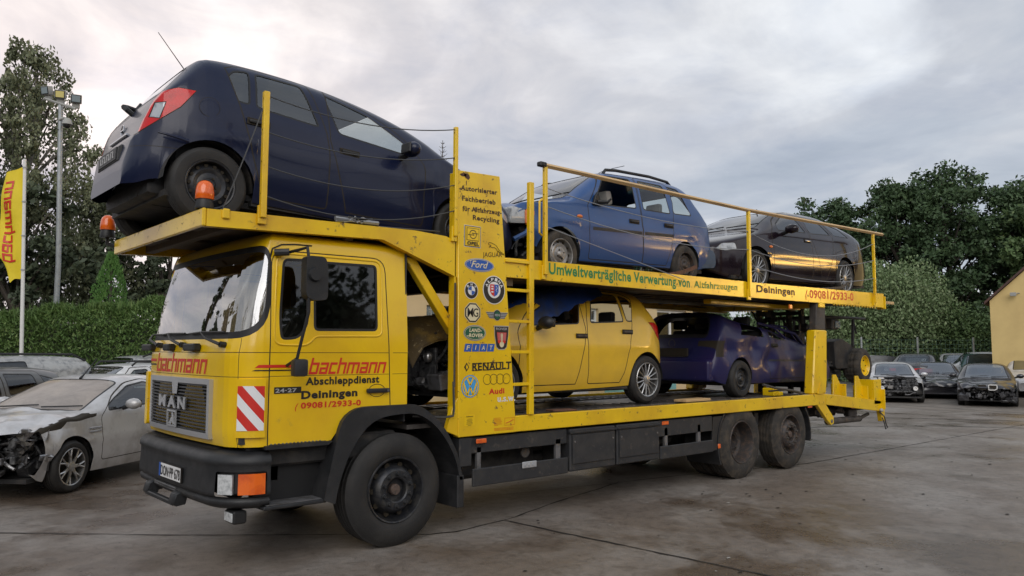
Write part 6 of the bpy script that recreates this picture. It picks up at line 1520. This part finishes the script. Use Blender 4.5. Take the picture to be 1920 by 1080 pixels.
# ================================================================ BUILDINGS, FENCE, MAST, FLAG
mat('render_yellow', (.70, .52, .22), .8, c2=(.62, .45, .19), ns=.8, bump=.15, bs=40); mat('render_pale', (.66, .50, .28), .8, c2=(.6, .45, .24), ns=.8, bump=.15, bs=40); mat('roof_tile', (.10, .05, .04), .8, c2=(.06, .04, .035), ns=8)
mat('glass_block', (.14, .18, .18), .12, coat=.6, c2=(.35, .38, .37), ns=26, bump=.6, bs=30); mat('galv', (.38, .40, .41), .5, metal=.55, c2=(.30, .32, .33), ns=7); mat('fence_green', (.10, .17, .13), .6); mat('flag_yellow', (.80, .62, .03), .7, c2=(.72, .55, .02), ns=2); mat('lamp_body', (.34, .34, .32), .6); mat('lamp_glass', (.25, .30, .32), .15, coat=.5); mat('lamp_warm', (.45, .40, .15), .2, emis=(1, .8, .3, .15))
def bld_part(name, par, fn, mats, **k): m = MB(); fn(m); return m.build(name, mats, par, **k)
b1 = empty('garage_building', (10, 8, 0), label='low pale yellow rendered garage behind the lorry, glimpsed between the decks', cat='building')
# front wall at y=0 with real openings: windows at x (local)
def wall_with_holes(m, x0, x1, z0, z1, holes, y0=0., y1=.3, mi=0):
    xs_ = sorted({x0, x1, *[h[0] for h in holes], *[h[1] for h in holes]}); zs_ = sorted({z0, z1, *[h[2] for h in holes], *[h[3] for h in holes]})
    for a, b in zip(xs_[:-1], xs_[1:]):
        for c, d in zip(zs_[:-1], zs_[1:]):
            if any(h[0]-1e-6 <= a and b <= h[1]+1e-6 and h[2]-1e-6 <= c and d <= h[3]+1e-6 for h in holes): continue
            m.box(a, b, y0, y1, c, d, mi)
H1 = [(-4.05, -3.25, 2.30, 2.76), (4.15, 5.60, 1.95, 2.98), (.2, 1.6, 1.9, 2.9)]
def f(m): wall_with_holes(m, -6.4, 6.4, 0, 3.45, H1); m.box(-6.4, -6.1, .3, 6, 0, 3.45); m.box(6.1, 6.4, .3, 6, 0, 3.45); m.box(-6.4, 6.4, 5.7, 6, 0, 3.45)
bld_part('wall', b1, f, 'render_pale', ang=10)
bld_part('roof', b1, lambda m: m.box(-6.6, 6.6, -.2, 6.2, 3.452, 3.58, 0, .02), 'roof_tile')
for i, (a, b, c, d) in enumerate(H1):
    if i == 0:
        def f(m):
            for p in range(4):
                for q in range(2): m.box(a+.2*p+.008, a+.2*p+.192, .08, .16, c+.23*q+.008, c+.23*q+.222, 0, .02, 2)
            m.box(a, b, .10, .14, c, d, 1)
        bld_part('window', b1, f, ['glass_block', 'd_white'])
    else:
        def f(m):
            for (p, q, r_, s_) in ((a, b, d-.07, d), (a, b, c, c+.07), (a, a+.07, c+.07, d-.07), (b-.07, b, c+.07, d-.07), ((a+b)/2-.04, (a+b)/2+.04, c+.07, d-.07), (a+.07, (a+b)/2-.04, c+.66, c+.70), ((a+b)/2+.04, b-.07, c+.66, c+.70)): m.box(p, q, .08, .15, r_, s_)
        w = bld_part('window', b1, f, 'd_white'); bld_part('pane', w, lambda m: m.box(a+.05, b-.05, .11, .12, c+.05, d-.05), 'glass_dark')
b2 = empty('gable_building', (30.0, 4.05, 0), (0, 0, radians(-80)), label='plain yellow gable wall with dark verge and small floodlight at the right edge', cat='building')
def f(m): m.prism([(0, 0), (0, 3.78), (5.5, 9.0), (11, 3.78), (11, 0)], 'y', 0, 12)
bld_part('wall', b2, f, 'render_yellow', ang=10)
def f(m): m.prism([(-.18, 3.64), (-.18, 3.74), (5.5, 9.14), (11.2, 3.74), (11.2, 3.64), (5.5, 9.04)], 'y', -.12, 12.1, 0, .0)
bld_part('roof', b2, f, 'roof_tile', ang=10)
def f(m): m.box(.70, .9, -.25, -.12, 3.92, 4.06, 0, .01); m.tube([(.8, -.2, 4.0), (.95, -.05, 4.04), (1.0, 0.02, 4.04)], .02, 6)
bld_part('wall_lamp', b2, f, 'lamp_body')
# mesh fence
fr = empty('mesh_fence', (29.0, 10.6, .12), label='green wire mesh fence with pale posts behind the wrecked cars on the right', cat='fence')
FD = Vector((7.6, -6.3, 0)); FLn = FD.length; fr.rotation_euler = (0, 0, math.atan2(FD.y, FD.x))
for k in range(5): bld_part('post', fr, lambda m: m.box(-.6+k*2.55, -.54+k*2.55, -.03, .03, 0, 2.32, 0, .004), 'galv')
def f(m):
    for k in range(66): m.tube([(-3+k*.2, 0, .1), (-3+k*.2, 0, 2.22)], .004, 3, 0, False)
    for k in range(12): m.box(-3, 10.2, -.004, .004, .1+k*.19, .108+k*.19)
bld_part('mesh_panel', fr, f, 'fence_green', weld=False)
# floodlight mast
mast = empty('floodlight_mast', (.5, 16.9, 0), label='galvanised mast with three floodlights and a dome camera', cat='lamp post')
bld_part('pole', mast, lambda m: m.tube([(0, 0, 0), (0, 0, 4), (-.18, -.2, 8.15)], [.075, .065, .055], 12), 'galv')
cxm = Vector((-.20, -.22, 8.1)); rv = Vector((.747, -.665, 0))
bld_part('crossbar', mast, lambda m: m.tube([cxm-rv*.42+Vector((0, 0, .22)), cxm+rv*.42+Vector((0, 0, -.06))], .035, 6), 'lamp_body')
for (a, dz, mt, aw) in ((-.36, .42, 'lamp_glass', -.25), (.0, .32, 'lamp_warm', .35), (.42, .20, 'lamp_glass', .5)):
    c = cxm+rv*a+Vector((0, 0, dz)); root = empty('floodlight', tuple(c), (radians(12), 0, radians(-42)+aw)); root.parent = mast
    m = MB(); m.box(-.13, .13, -.07, .08, -.11, .12, 0, .02, 2); m.box(-.09, .09, -.02, .08, -.24, -.10, 0, .02); m.build('housing', 'lamp_body', root)
    m = MB(); m.box(-.115, .115, -.082, -.072, -.095, .105, 1, .003); m.box(-.095, .095, -.088, -.080, -.075, .085, 0, .003); m.build('lens', [mt, 'black_soft'], root)
dc = cxm+rv*.22+Vector((0, 0, -.45)); m = MB(); m.tube([cxm+Vector((0, 0, -.35)), cxm+rv*.14+Vector((0, 0, -.30)), dc+Vector((0, 0, .10))], .035, 8); m.lathe([(.05, .14), (.09, .10), (.12, .0), (.125, -.03), (0, -.03)], tuple(dc), 'z', 20); m.blob(tuple(dc+Vector((0, 0, -.03))), (.09, .09, .10), 1, 2)
m.tube([cxm+Vector((-.05, 0, -.1)), cxm+rv*-.12+Vector((0, 0, -.25)), cxm+rv*-.12+Vector((0, 0, -.55)), cxm+Vector((0, 0, -.62))], .010, 5, 1); m.build('dome_camera', ['lamp_body', 'black_soft'], mast)
# flag
fl_ = empty('flag', (-.42, 15.3, 0), label='yellow advertising flag with vertical red lettering on a white pole', cat='flag')
bld_part('pole', fl_, lambda m: m.tube([(.0, 0, 0), (-.13, -.15, 3.4), (-.25, -.30, 6.22)], [.045, .040, .034], 10), 'd_white')
fu = Vector((-.747, .665, 0))
def flp(u, v, o=0.):
    """u: 0 at the pole .. 1 free edge; v: 0 top .. 1 bottom"""
    wd = .42+.14*sin(v*pi*1.1)+.04*v; x = fu*(.03+u*wd*(1 if v < .88 else 1)); z = 6.05-v*2.62-u*.16*(1-v)-.14*sin(u*3)*v; base = Vector((-.235+.085*v*1.25, -.285+.10*v*1.25, 0)); wv = Vector((.665, .747, 0))*(.07*sin(u*6+v*7)*u+.05*sin(v*13+u*2)*u-o)
    if v > .8: z += (v-.8)*1.6*u*.9*abs(sin(u*5)); 
    return tuple(base+x+wv+Vector((0, 0, z)))
def f(m): m.grid(lambda u, v: flp(u, v), 22, 60); m.grid(lambda u, v: flp(u, v, -.004), 22, 60)
bld_part('cloth', fl_, f, 'flag_yellow', weld=False, ang=80)
m = MB(); stroke_text(m, 'bachmann', lambda p, q: flp(.30+q*.42/1.0, .04+.82*(1-p), .012), 0, 1., .05, .95, 0, 0)
m2 = MB(); src = m
def flagtext(m):
    tot = sum(STW[c] for c in 'bachmann')+.14*7; x = 0.
    for c in 'bachmann':
        for (a, b, c0, c1) in STROKE[c]:
            for i in range(3):
                for j in range(2):
                    p0, p1_ = (x+a+(b-a)*i/3)/tot, (x+a+(b-a)*(i+1)/3)/tot; q0, q1 = c0+(c1-c0)*j/2, c0+(c1-c0)*(j+1)/2
                    P_ = lambda p, q: flp(.80-q*.36-.0*p, .10+.72*(1-p), .014)
                    m.add([P_(p0, q0), P_(p1_, q0), P_(p1_, q1), P_(p0, q1)], [(0, 1, 2, 3)])
        x += STW[c]+.14
bld_part('flag_lettering', fl_, flagtext, 'd_red', weld=False)
for k, z in enumerate((6.0, 5.2, 4.4, 3.6)): m = MB(); t = z/6.22; m.lathe([(.05, 0), (.05, .03)], (-.25*t+.0, -.30*t, z), 'z', 10); m.build('ring', 'd_grey', fl_)
# guard rail beyond the left cars
m = MB(); gp = Vector((-2.2, 16.6, 0)); m.tube([gp, gp+Vector((0, 0, 1.86))], .05, 6); m.tube([gp+Vector((-4, 3.5, 1.84)), gp+Vector((0, 0, 1.84)), gp+Vector((1.0, -.9, 1.84))], .035, 6); tag(m.build('guard_rail', 'galv'), 'grey metal rail in front of the hedge at the left edge', 'railing')

# ================================================================ FORKLIFT carried on the tail
fk = empty('forklift', (10.4, 1.2, 1.2), label='black truck-mounted forklift with yellow wheel rims hung behind the lorry', cat='forklift')
fkM = Matrix.Translation((-10.4, -1.2, -1.2))
def fb(m, name, mats, **k): m.M = None; o = m.build(name, mats, **k); o.parent = fk; o.matrix_parent_inverse = fkM; return o
for x, y, z, r_ in ((10.55, .45, 1.50, .30), (10.55, 2.15, 1.50, .30), (9.3, 1.3, 1.42, .26)):
    rt_ = empty('wheel', (x, y, z)); rt_.parent = fk; rt_.matrix_parent_inverse = fkM
    m = MB(); pr = [(.17, .01), (.19, -.01), (.25, -.02), (.29, .0), (r_+.015, .03)]
    m.lathe(pr+[(r_+.02, .06), (r_, .07), (r_+.02, .12), (r_, .13), (r_+.02, .18), (r_, .19), (r_+.02, .24), (.28, .29), (.18, .30)], ax='y', n=60, wob=lambda t, r, h: (.012 if int(t*20/pi) % 2 and r > .28 else 0)); m.build('tyre', 'muddy_tyre', rt_)
    m = MB(); m.lathe([(.195, -.005), (.185, -.012), (.175, .0), (.16, .05), (.09, .055), (.08, .03), (.03, .03), (0, .03)], ax='y', n=36)
    for k in range(6): a = k*pi/3; m.lathe([(0, .035), (.012, .035), (.014, .05)], (.115*cos(a), 0, .115*sin(a)), 'y', 8, 1)
    m.build('rim', ['d_yel', 'seam'], rt_)
m = MB()
for y in (.98, 1.22, 1.58, 1.82): m.box(9.18, 9.28, y-.035, y+.035, 1.0, 2.62, 0, .006)
for z in (1.2, 1.8, 2.45, 2.6): m.box(9.16, 9.26, .95, 1.85, z-.03, z+.03)
for y in (1.3, 1.4, 1.5): m.tube([(9.2, y, 1.2), (9.2, y, 2.4)], .016, 6)
m.tube([(9.25, 1.02, 2.5), (9.3, .95, 2.3), (9.25, .98, 1.9), (9.3, 1.0, 1.4)], .016, 6); junk(m, 9.0, 9.5, .9, 1.9, 1.2, 2.5, 40, 17, (0, 0, 1), (.03, .09)); fb(m, 'mast', ['chassis', 'grime_steel'])
m = MB(); m.box(9.5, 10.25, .75, 1.95, 1.28, 1.50, 0, .03); m.prism(convex_round([(9.75, 1.45), (9.70, 1.93), (10.0, 2.0), (10.5, 1.86), (10.62, 1.45)], .06, 3), 'y', .62, 1.30, 0, .03, 2); m.box(9.45, 9.60, .7, 1.9, 1.1, 1.9, 0, .03); junk(m, 9.5, 10.6, .7, 1.9, 1.3, 1.75, 40, 13, (0,), (.04, .1)); m.box(10.35, 10.5, .6, 2.1, 1.40, 1.55)
fb(m, 'chassis', 'chassis')
m = MB(); m.tube([(10.45, .62, 1.85), (10.50, .62, 2.36)], .032, 6); m.tube([(10.50, .62, 2.36), (10.62, .62, 1.85+.25)], .018, 6); m.tube([(9.45, .66, 2.38), (10.50, .62, 2.39), (10.95, .60, 2.385)], .028, 6); m.tube([(9.45, 1.8, 2.38), (10.50, 1.8, 2.39)], .028, 6); m.tube([(10.45, 1.8, 1.85), (10.5, 1.8, 2.38)], .032, 6)
m.tube([(9.45, .66, 1.9), (9.45, .66, 2.38)], .028, 6); m.tube([(9.45, .66, 2.38), (9.45, 1.8, 2.38)], .028, 6)
for k in range(6): m.tube([(9.55+k*.16, .64, 2.38), (9.55+k*.16, 1.8, 2.38)], .014, 5)
fb(m, 'overhead_guard', 'chassis')
m = MB(); m.box(9.62, 9.9, .60, .85, 2.16, 2.34, 0, .02); m.box(9.72, 9.90, .58, .60, 2.19, 2.30, 1, .005); fb(m, 'work_lamp', ['grime_steel', 'lamp_glass'])

# unseen tree line added behind the viewpoint to darken reflections in paint and glass
m = MB(); R = random.Random(99); V, F = [], []
for k in range(34000):
    az = radians(R.uniform(60, 330)) if k % 2 else radians(R.uniform(100, 230)); d = 36+6*R.random(); deg = math.degrees(az); gap = math.exp(-((deg-118)/9)**2)
    top_ = (9.0+2.2*sin(deg*.21)+1.6*sin(deg*.53+1)+.9*sin(deg*1.7))*(1-.62*gap); z = top_*R.random()**.8; c = (4+d*sin(az), -2+d*cos(az))
    if c[0] > 18 and c[1] > -6: continue
    a = Vector((R.gauss(0, 1), R.gauss(0, 1), R.gauss(0, 1))).normalized()*R.uniform(.15, .32); b = a.cross(Vector((R.gauss(0, 1), R.gauss(0, 1), R.gauss(0, 1)))).normalized()*.2; p = Vector((c[0], c[1], z)); o = len(V); V += [tuple(p-a), tuple(p+b), tuple(p+a), tuple(p-b)]; F.append((o, o+1, o+2, o+3))
for k in range(90):
    a0, a1 = radians(60+k*3), radians(63+k*3); h0 = lambda a: (7.8+2.2*sin(math.degrees(a)*.21)+1.6*sin(math.degrees(a)*.53+1))*(1-.7*math.exp(-((math.degrees(a)-118)/9)**2))
    if 4+40*sin(a0) > 16 and -2+40*cos(a0) > -8: continue
    o = len(V); V += [(4+42*sin(a), -2+42*cos(a), z) for a in (a0, a1) for z in (0, h0(a))]; F.append((o, o+1, o+3, o+2))
me = bpy.data.meshes.new('reflection_tree_line'); me.from_pydata(V, [], F); me.materials.append(MT['leaf_murk']); o = bpy.data.objects.new('reflection_tree_line', me); COL.objects.link(o); tag(o, 'unseen dark tree line added behind the viewpoint to darken the car paint reflections', 'tree line', kind='stuff')
# three slim poplars whose outline shows in the windscreen
for k, (x, y, h) in enumerate(((-11.6, 25.0, 11.5), (-13.6, 23.8, 9.0), (-15.4, 22.5, 7.0))):
    tree(x, y, h, .62, .8, 120+k, 'leaf_murk', ('tallest', 'middle', 'shortest')[k]+' of three slim poplars mirrored in the lorry windscreen', 'poplar_tree', 40, 110, .09, .0, rc=(.8, 1.2), flat_=2.2)

# ================================================================ OTHER CARS IN THE YARD
def SPEC(L, H, hood, wsx, roof0, roof1, tail, paint, belt=.90, W_=.86, deck=None, **k):
    """generic small saloon / estate: hood height, windscreen foot, roof start / end, tail height"""
    z = [(0, .52), (.04, .64), (.25, .72), (wsx*.6, hood-.06), (wsx, hood), (roof0, H-.04), ((roof0+roof1)/2, H), (roof1, H-.05)]
    z += deck if deck else [(L-.25, tail), (L-.08, tail-.2)]
    z += [(L, .5)]
    return dict(dict(L=L, R=.31, xf=.84, xr=L-.95, paint=paint, sill=.20, zr=z, zb=[(0, .5), (.3, .66), (wsx, belt-.02), (L*.6, belt+.02), (L-.4, belt+.03), (L, .6)],
        w=[(0, .60), (.15, .72), (.45, .80), (.9, W_), (L-.9, W_), (L-.3, .78), (L, .66)], lean=.36, boxy=2.4, cab=(wsx+.25, L-.6), ws=(wsx+.05, roof0-.04, .66, .54), rw=(roof1+.03, (L-.30) if not deck else deck[0][0]-.03, .52, .60),
        windows=[], hi=False, glass='glass_car', wsglass='glass_windscreen', wheels=('steel2', 'dark_rim')), **k)
# silver coupe-convertible wreck, left foreground
CV = dict(L=4.0, R=.315, xf=.86, xr=3.30, paint='p_silver', sill=.22, rim=.225, boxy=2.3, lean=.40, tumb=.04, crease=.60,
  zlo=[(0, .34), (.3, .30), (.5, .22), (3.5, .2), (4.0, .34)],
  zr=[(0, .62), (.05, .72), (.3, .80), (.8, .90), (1.13, .965), (1.6, 1.17), (2.08, 1.345), (2.4, 1.39), (2.8, 1.385), (3.1, 1.30), (3.4, 1.06), (3.6, 1.0), (3.9, .94), (4.0, .6)],
  zb=[(0, .60), (.3, .72), (.8, .82), (1.3, .90), (2.0, .94), (3.0, .99), (3.8, .97), (4.0, .7)],
  w=[(0, .62), (.2, .76), (.5, .83), (1.0, .86), (3.2, .86), (3.7, .80), (4.0, .68)], glass='glass_car', wsglass='glass_dirty',
  ws=(1.17, 2.05, .68, .57), rw=(3.12, 3.36, .45, .5), cab=(1.45, 3.2), doors=[dict(p=[(1.38, .33), (1.37, .88), (1.66, 1.10), (2.10, 1.29), (2.5, 1.335), (2.92, 1.22), (2.95, .92), (2.80, .33)], r=[.05, .05, .2, .1, .1, .1, .2, .1], w=[[(1.52, .94), (1.56, 1.03), (2.10, 1.255), (2.48, 1.30), (2.82, 1.20), (2.88, 1.0)]], h=(2.65, .80))],
  cuts=[([(0, .30), (.36, .30), (.42, .78), (0, .74)], (6, 8), 'any', None), ([(.36, .735), (1.28, .895), (1.30, .93), (1.10, .925), (.40, .80)], (6, 8), 'side', 'gap')], mirror=(1.80, 1.02, 'p_silver'), wheels=('seven', 'alloy'), gap=.055, steer=.0)
def dent_cv(x, v):
    a = math.exp(-((x-.25)/.45)**2); v = v+Vector((.10*a*nz(v, 3, 1), .08*a*nz(v, 4, 2), .07*a*nz(v, 4, 5)))
    if v.z > .80 and x < 1.2: v.z += .05*nz(v, 3.2, 12)+.045*(1-abs(x-.75)/.6 if abs(x-.75) < .6 else 0)
    return v
conv = car('convertible', upd(CV, dent=dent_cv), (-2.76, 4.92, 0), radians(40), label='silver coupe convertible with smashed front corner and dusty windscreen', cat='car')
m = MB(); junk(m, .05, .62, -.72, .72, .32, .76, 160, 41, (0, 0, 1, 2), (.03, .10)); m.box(.0, .06, -.62, .3, .44, .52, 2, .01); m.box(.08, .12, -.5, .5, .3, .72, 0, .01); m.build('engine_bay', ['engine', 'crumple', 'steel'], conv)
m = MB(); R = random.Random(3)
for k in range(22):
    c = Vector((R.uniform(.05, .55), R.uniform(-.86, -.55), R.uniform(.42, .80))); V = [tuple(c+Vector((R.uniform(-.14, .14), R.uniform(-.06, .06), R.uniform(-.09, .09)))) for _ in range(5)]; m.add(V, [(0, 1, 2), (0, 2, 3), (0, 3, 4), (1, 2, 4)])
m.build('torn_wing', 'crumple', conv, weld=False)
m = MB(); m.tube([(2.02, 0, 1.34), (2.1, 0, 1.40), (2.35, 0, 1.62)], [.02, .010, .004], 6); m.build('aerial', 'black_soft', conv)
m = MB(); m.box(1.12, 1.34, -.868, -.862, .74, .765, 0, .002); m.box(1.12, 1.34, -.868, -.862, .70, .72, 0, .002); m.build('wing_vent', 'chrome', conv)
# cars behind it
E1 = SPEC(4.35, 1.46, .94, 1.15, 1.95, 3.95, 1.0, 'p_white', belt=.95, rw=(3.98, 4.12, .5, .56), hi=True, doors=[dict(p=[(1.35, .3), (1.35, .92), (1.95, 1.38), (2.38, 1.40), (2.38, .3)], w=[[(1.55, 1.0), (2.0, 1.34), (2.30, 1.355), (2.30, 1.0)]], h=(2.2, .85)), dict(p=[(2.39, .3), (2.39, 1.40), (3.15, 1.40), (3.25, .8), (3.05, .3)], w=[[(2.47, 1.0), (2.47, 1.355), (3.04, 1.355), (3.10, 1.0)]], h=(3.0, .87))], windows=[[(3.27, 1.0), (3.22, 1.345), (3.78, 1.30), (4.0, 1.02)]], boxy=3., lean=.28, mirror=(1.6, 1.0, 'p_white'), seat='seat_dark')
wh_ = car('estate_car', E1, (-1.25, 11.1, 0), radians(20), label='white estate car with black roof rails behind the silver convertible', cat='car')
for sg in (-1, 1): m = MB(); m.tube([(2.0, sg*.60, 1.42), (2.1, sg*.60, 1.50), (3.8, sg*.60, 1.49), (3.95, sg*.60, 1.40)], .022, 7); m.build('roof_rail', 'black_plastic', wh_)
DH = SPEC(4.2, 1.44, .95, 1.1, 1.9, 3.6, .98, 'p_grey', belt=.93, hi=True, doors=[dict(p=[(1.3, .3), (1.3, .9), (1.9, 1.36), (2.35, 1.39), (2.35, .3)], w=[[(1.5, .98), (1.95, 1.32), (2.28, 1.345), (2.28, .98)]]), dict(p=[(2.36, .3), (2.36, 1.39), (3.15, 1.37), (3.3, .9), (3.05, .3)], w=[[(2.43, .98), (2.43, 1.345), (3.02, 1.325), (3.10, .98)]])], windows=[[(3.22, 1.0), (3.15, 1.31), (3.45, 1.24), (3.62, 1.02)]], glass='glass_dark')
dk = car('hatchback', DH, (-4.0, 8.35, 0), radians(38), label='dark grey hatchback with torn clear film over its front, left edge', cat='car')
m = MB(); sheet(m, lambda u, v: (.3+1.55*u, -.93+.9*v+.02*nz((u*9, v*9, 0), 1), .62+.80*u*(1-.4*(1-v)*(1-u))-.45*(1-v)**2*(1-u*.3)+.03*nz((u*6, v*8, 1), 1)), 18, 14); m.build('film', 'foil', dk, ang=80) if False else None
SV = SPEC(4.5, 1.62, 1.02, 1.1, 1.8, 3.9, 1.05, 'foil', belt=1.0, lean=.25, hi=False, windows=[[(1.6, 1.06), (1.95, 1.50), (2.6, 1.52), (2.6, 1.06)]])
def wrapped(loc, hd, label):
    root = car('film_wrapped_car', SV, loc, hd, label=label, cat='car')
    for sg in (-1, 1): m = MB(); m.tube([(1.9, sg*.60, 1.58), (2.1, sg*.60, 1.66), (3.6, sg*.60, 1.65), (3.9, sg*.60, 1.52)], .022, 7); m.build('roof_rail', 'black_plastic', root)
wrapped((-3.6, 11.3, 0), radians(24), 'tall car covered in crinkled clear film at the left edge')
wrapped((-.2, 14.0, 0), radians(12), 'film-covered car just showing behind the white estate roof rails')

# right-hand side of the yard
SAL = SPEC(4.45, 1.40, .90, 1.30, 2.15, 3.15, 1.0, 'p_silver', deck=[(3.75, 1.02), (4.2, .98), (4.38, .9)])
FACE = lambda x, y: math.atan2(y+5.888, x+3.884)       # heading so that the front looks at the camera
def wreck(S, x, y, dh, name, label, **k): return car(name, S, (x, y, 0), FACE(x, y)+dh, label=label, cat='car', **k)
c1 = wreck(upd(SAL, hi=True, doors=[], cuts=[([(0, .2), (.34, .2), (.34, .80), (0, .80)], (6, 8), 'any', None), ([(-.3, -.62), (1.18, -.62), (1.18, .62), (-.3, .62)], (6, 7), 'top', None)], windows=[[(1.6, .97), (2.2, 1.29), (2.9, 1.30), (3.5, 1.0)]], glass='glass_clear', mirror=(1.5, .98), wheels=('steel2', 'dark_rim')), 23.75, 5.1, .10, 'saloon_car', 'silver saloon with bare engine and no bonnet beside the lorry tail')
m = MB(); junk(m, .15, 1.10, -.62, .62, .30, .80, 230, 51, (0, 0, 0, 1, 2), (.03, .12)); m.tube([(.2, -.6, .40), (.2, .6, .40)], .04, 8)
for y in (-.52, .52): m.lathe([(.035, 0), (.075, 0), (.075, .05), (.035, .05), (.035, 0)], (.08, y, .52), 'x', 16, 3); m.box(.1, .5, y-.05, y+.05, .47, .57, 3, .01)
m.box(.9, 1.2, -.6, .6, .82, .88, 0, .02); m.box(.85, 1.0, -.3, .3, .90, .93, 0, .01, rot=(.1, 'X')); m.build('engine_bay', ['engine', 'steel', 'alloy_dull', 'd_white'], c1)
BK = upd(SAL, paint='p_black')
def bdent(x, v):
    a = math.exp(-((x-.1)/.4)**2); return v+Vector((.12*a*nz(v, 3, 1), .06*a*nz(v, 4, 2), .06*a*nz(v, 4, 5)))
c2 = wreck(upd(BK, hi=True, dent=bdent, cuts=[([(0, .2), (.40, .2), (.40, .60), (0, .60)], (6, 8), 'any', None)], windows=[[(1.6, .97), (2.2, 1.29), (2.9, 1.30), (3.5, 1.0)]], glass='glass_clear', mirror=(1.5, .98)), 24.1, 2.50, .02, 'saloon_car', 'black saloon missing its bumper with one chrome grille ring')
m = MB(); junk(m, .02, .5, -.74, .74, .22, .62, 130, 61, (0, 0, 0, 1), (.03, .12)); m.build('front_debris', ['black_crumple', 'steel'], c2)
m = MB(); P_ = convex_round([(.03, .56), (.03, .72), (.26, .72), (.26, .60), (.20, .56)], .03, 3); m.tube([(-.13, -a, b) for a, b in P_+[P_[0]]], .016, 6); P2 = [(-a, b) for a, b in P_]; m.build('grille_ring', 'd_white', c2)
m = MB(); m.prism([(-a, b) for a, b in P_], 'x', -.12, .02); m.prism(P_, 'x', -.12, .02); m.build('grille_opening', 'seam', c2)
c3 = wreck(upd(SPEC(4.5, 1.42, .92, 1.25, 2.0, 4.0, 1.0, 'p_black'), hi=True, dent=bdent, windows=[[(1.6, .97), (2.1, 1.32), (2.9, 1.34), (2.9, 1.0)]]), 26.6, 4.7, .12, 'estate_car', 'black estate car with crumpled wing left of the black saloon')
m = MB(); R = random.Random(13)
for k in range(26):
    c = Vector((R.uniform(-.2, .6), R.uniform(-.95, .9) if False else R.uniform(.5, 1.15), R.uniform(.40, .86))); V = [tuple(c+Vector((R.uniform(-.22, .22), R.uniform(-.16, .16), R.uniform(-.12, .12)))) for _ in range(5)]; m.add(V, [(0, 1, 2), (0, 2, 3), (0, 3, 4)])
m.build('crumpled_wing', 'black_crumple', c3, weld=False)
EST = SPEC(4.5, 1.44, .92, 1.25, 2.0, 4.0, 1.0, 'p_white'); LO = dict(windows=[[(1.6, .98), (2.1, 1.33), (3.2, 1.35), (3.9, 1.05)]])
for (x, y, dh, sp, pt, lb, nm) in ((31.0, 4.5, .10, upd(EST, bonnet_up='p_silver'), 'p_teal', 'grey-green estate roof between the black cars', 'estate_car'), (33.0, 7.9, -1.35, EST, 'p_white', 'white-roofed estate parked side-on in front of the fence', 'estate_car'),
        (32.2, 7.2, 3.0, SAL, 'p_black', 'dark saloon seen from behind with bright red tail lamp', 'saloon_car'), (28.7, 6.5, .05, SAL, 'p_navy', 'dark blue saloon hidden behind the silver saloon', 'saloon_car'),
        (29.2, 7.9, .1, upd(SAL, bonnet_up='p_silver'), 'p_white', 'white saloon behind the forklift wheel', 'saloon_car'), (31.8, 3.3, .5, SAL, 'p_red', 'dark red saloon low in front of the yellow gable', 'saloon_car'),
        (24.4, .35, -.08, SAL, 'p_teal', 'teal green saloon cut by the right edge of the view', 'saloon_car'), (32.2, 5.8, .1, SAL, 'p_silver', 'pale silver saloon roof between the white estate and the silver wreck', 'saloon_car'),
        (36.0, 5.2, .0, SAL, 'p_grey', 'mid grey saloon in the last row before the mesh fence', 'saloon_car'), (28.6, 2.2, .1, EST, 'p_silver', 'silver estate roof behind the black saloon with the grille ring', 'estate_car'), (34.0, 9.6, .3, SAL, 'p_white', 'white saloon far back behind the forklift guard', 'saloon_car')):
    S_ = upd(sp, paint=pt, **(LO if sp['L'] == 4.5 else dict(windows=[[(1.6, .97), (2.2, 1.29), (2.9, 1.30), (3.5, 1.0)]])), lamps=[('tail_lamp', 'red_lens', [(4.2, .66), (4.2, .84), (4.45, .84), (4.45, .66)], (6, 8), 'rear')])
    w_ = wreck(S_, x, y, dh, nm, lb); w_.scale = (1.03, 1.03, 1.05); w_.location.z = .004+.035*max(0, x-25)
m = MB(); m.box(10.9, 12.6, 6.2, 7.2, .45, 1.15, 0, .05, 2); m.box(10.95, 12.55, 6.25, 7.15, 0, .45, 1); tag(m.build('skip_container', ['turquoise', 'grime_steel']), 'pale turquoise container seen under the violet hatchback', 'container')
m = MB(); m.box(7.6, 9.4, 6.3, 7.3, .5, 1.0, 0, .12, 2); m.box(7.7, 9.3, 6.35, 7.25, 0, .5, 1, .05); tag(m.build('parts_crate', ['p_white', 'grime_steel']), 'white parts crate seen under the yellow hatchback', 'crate')
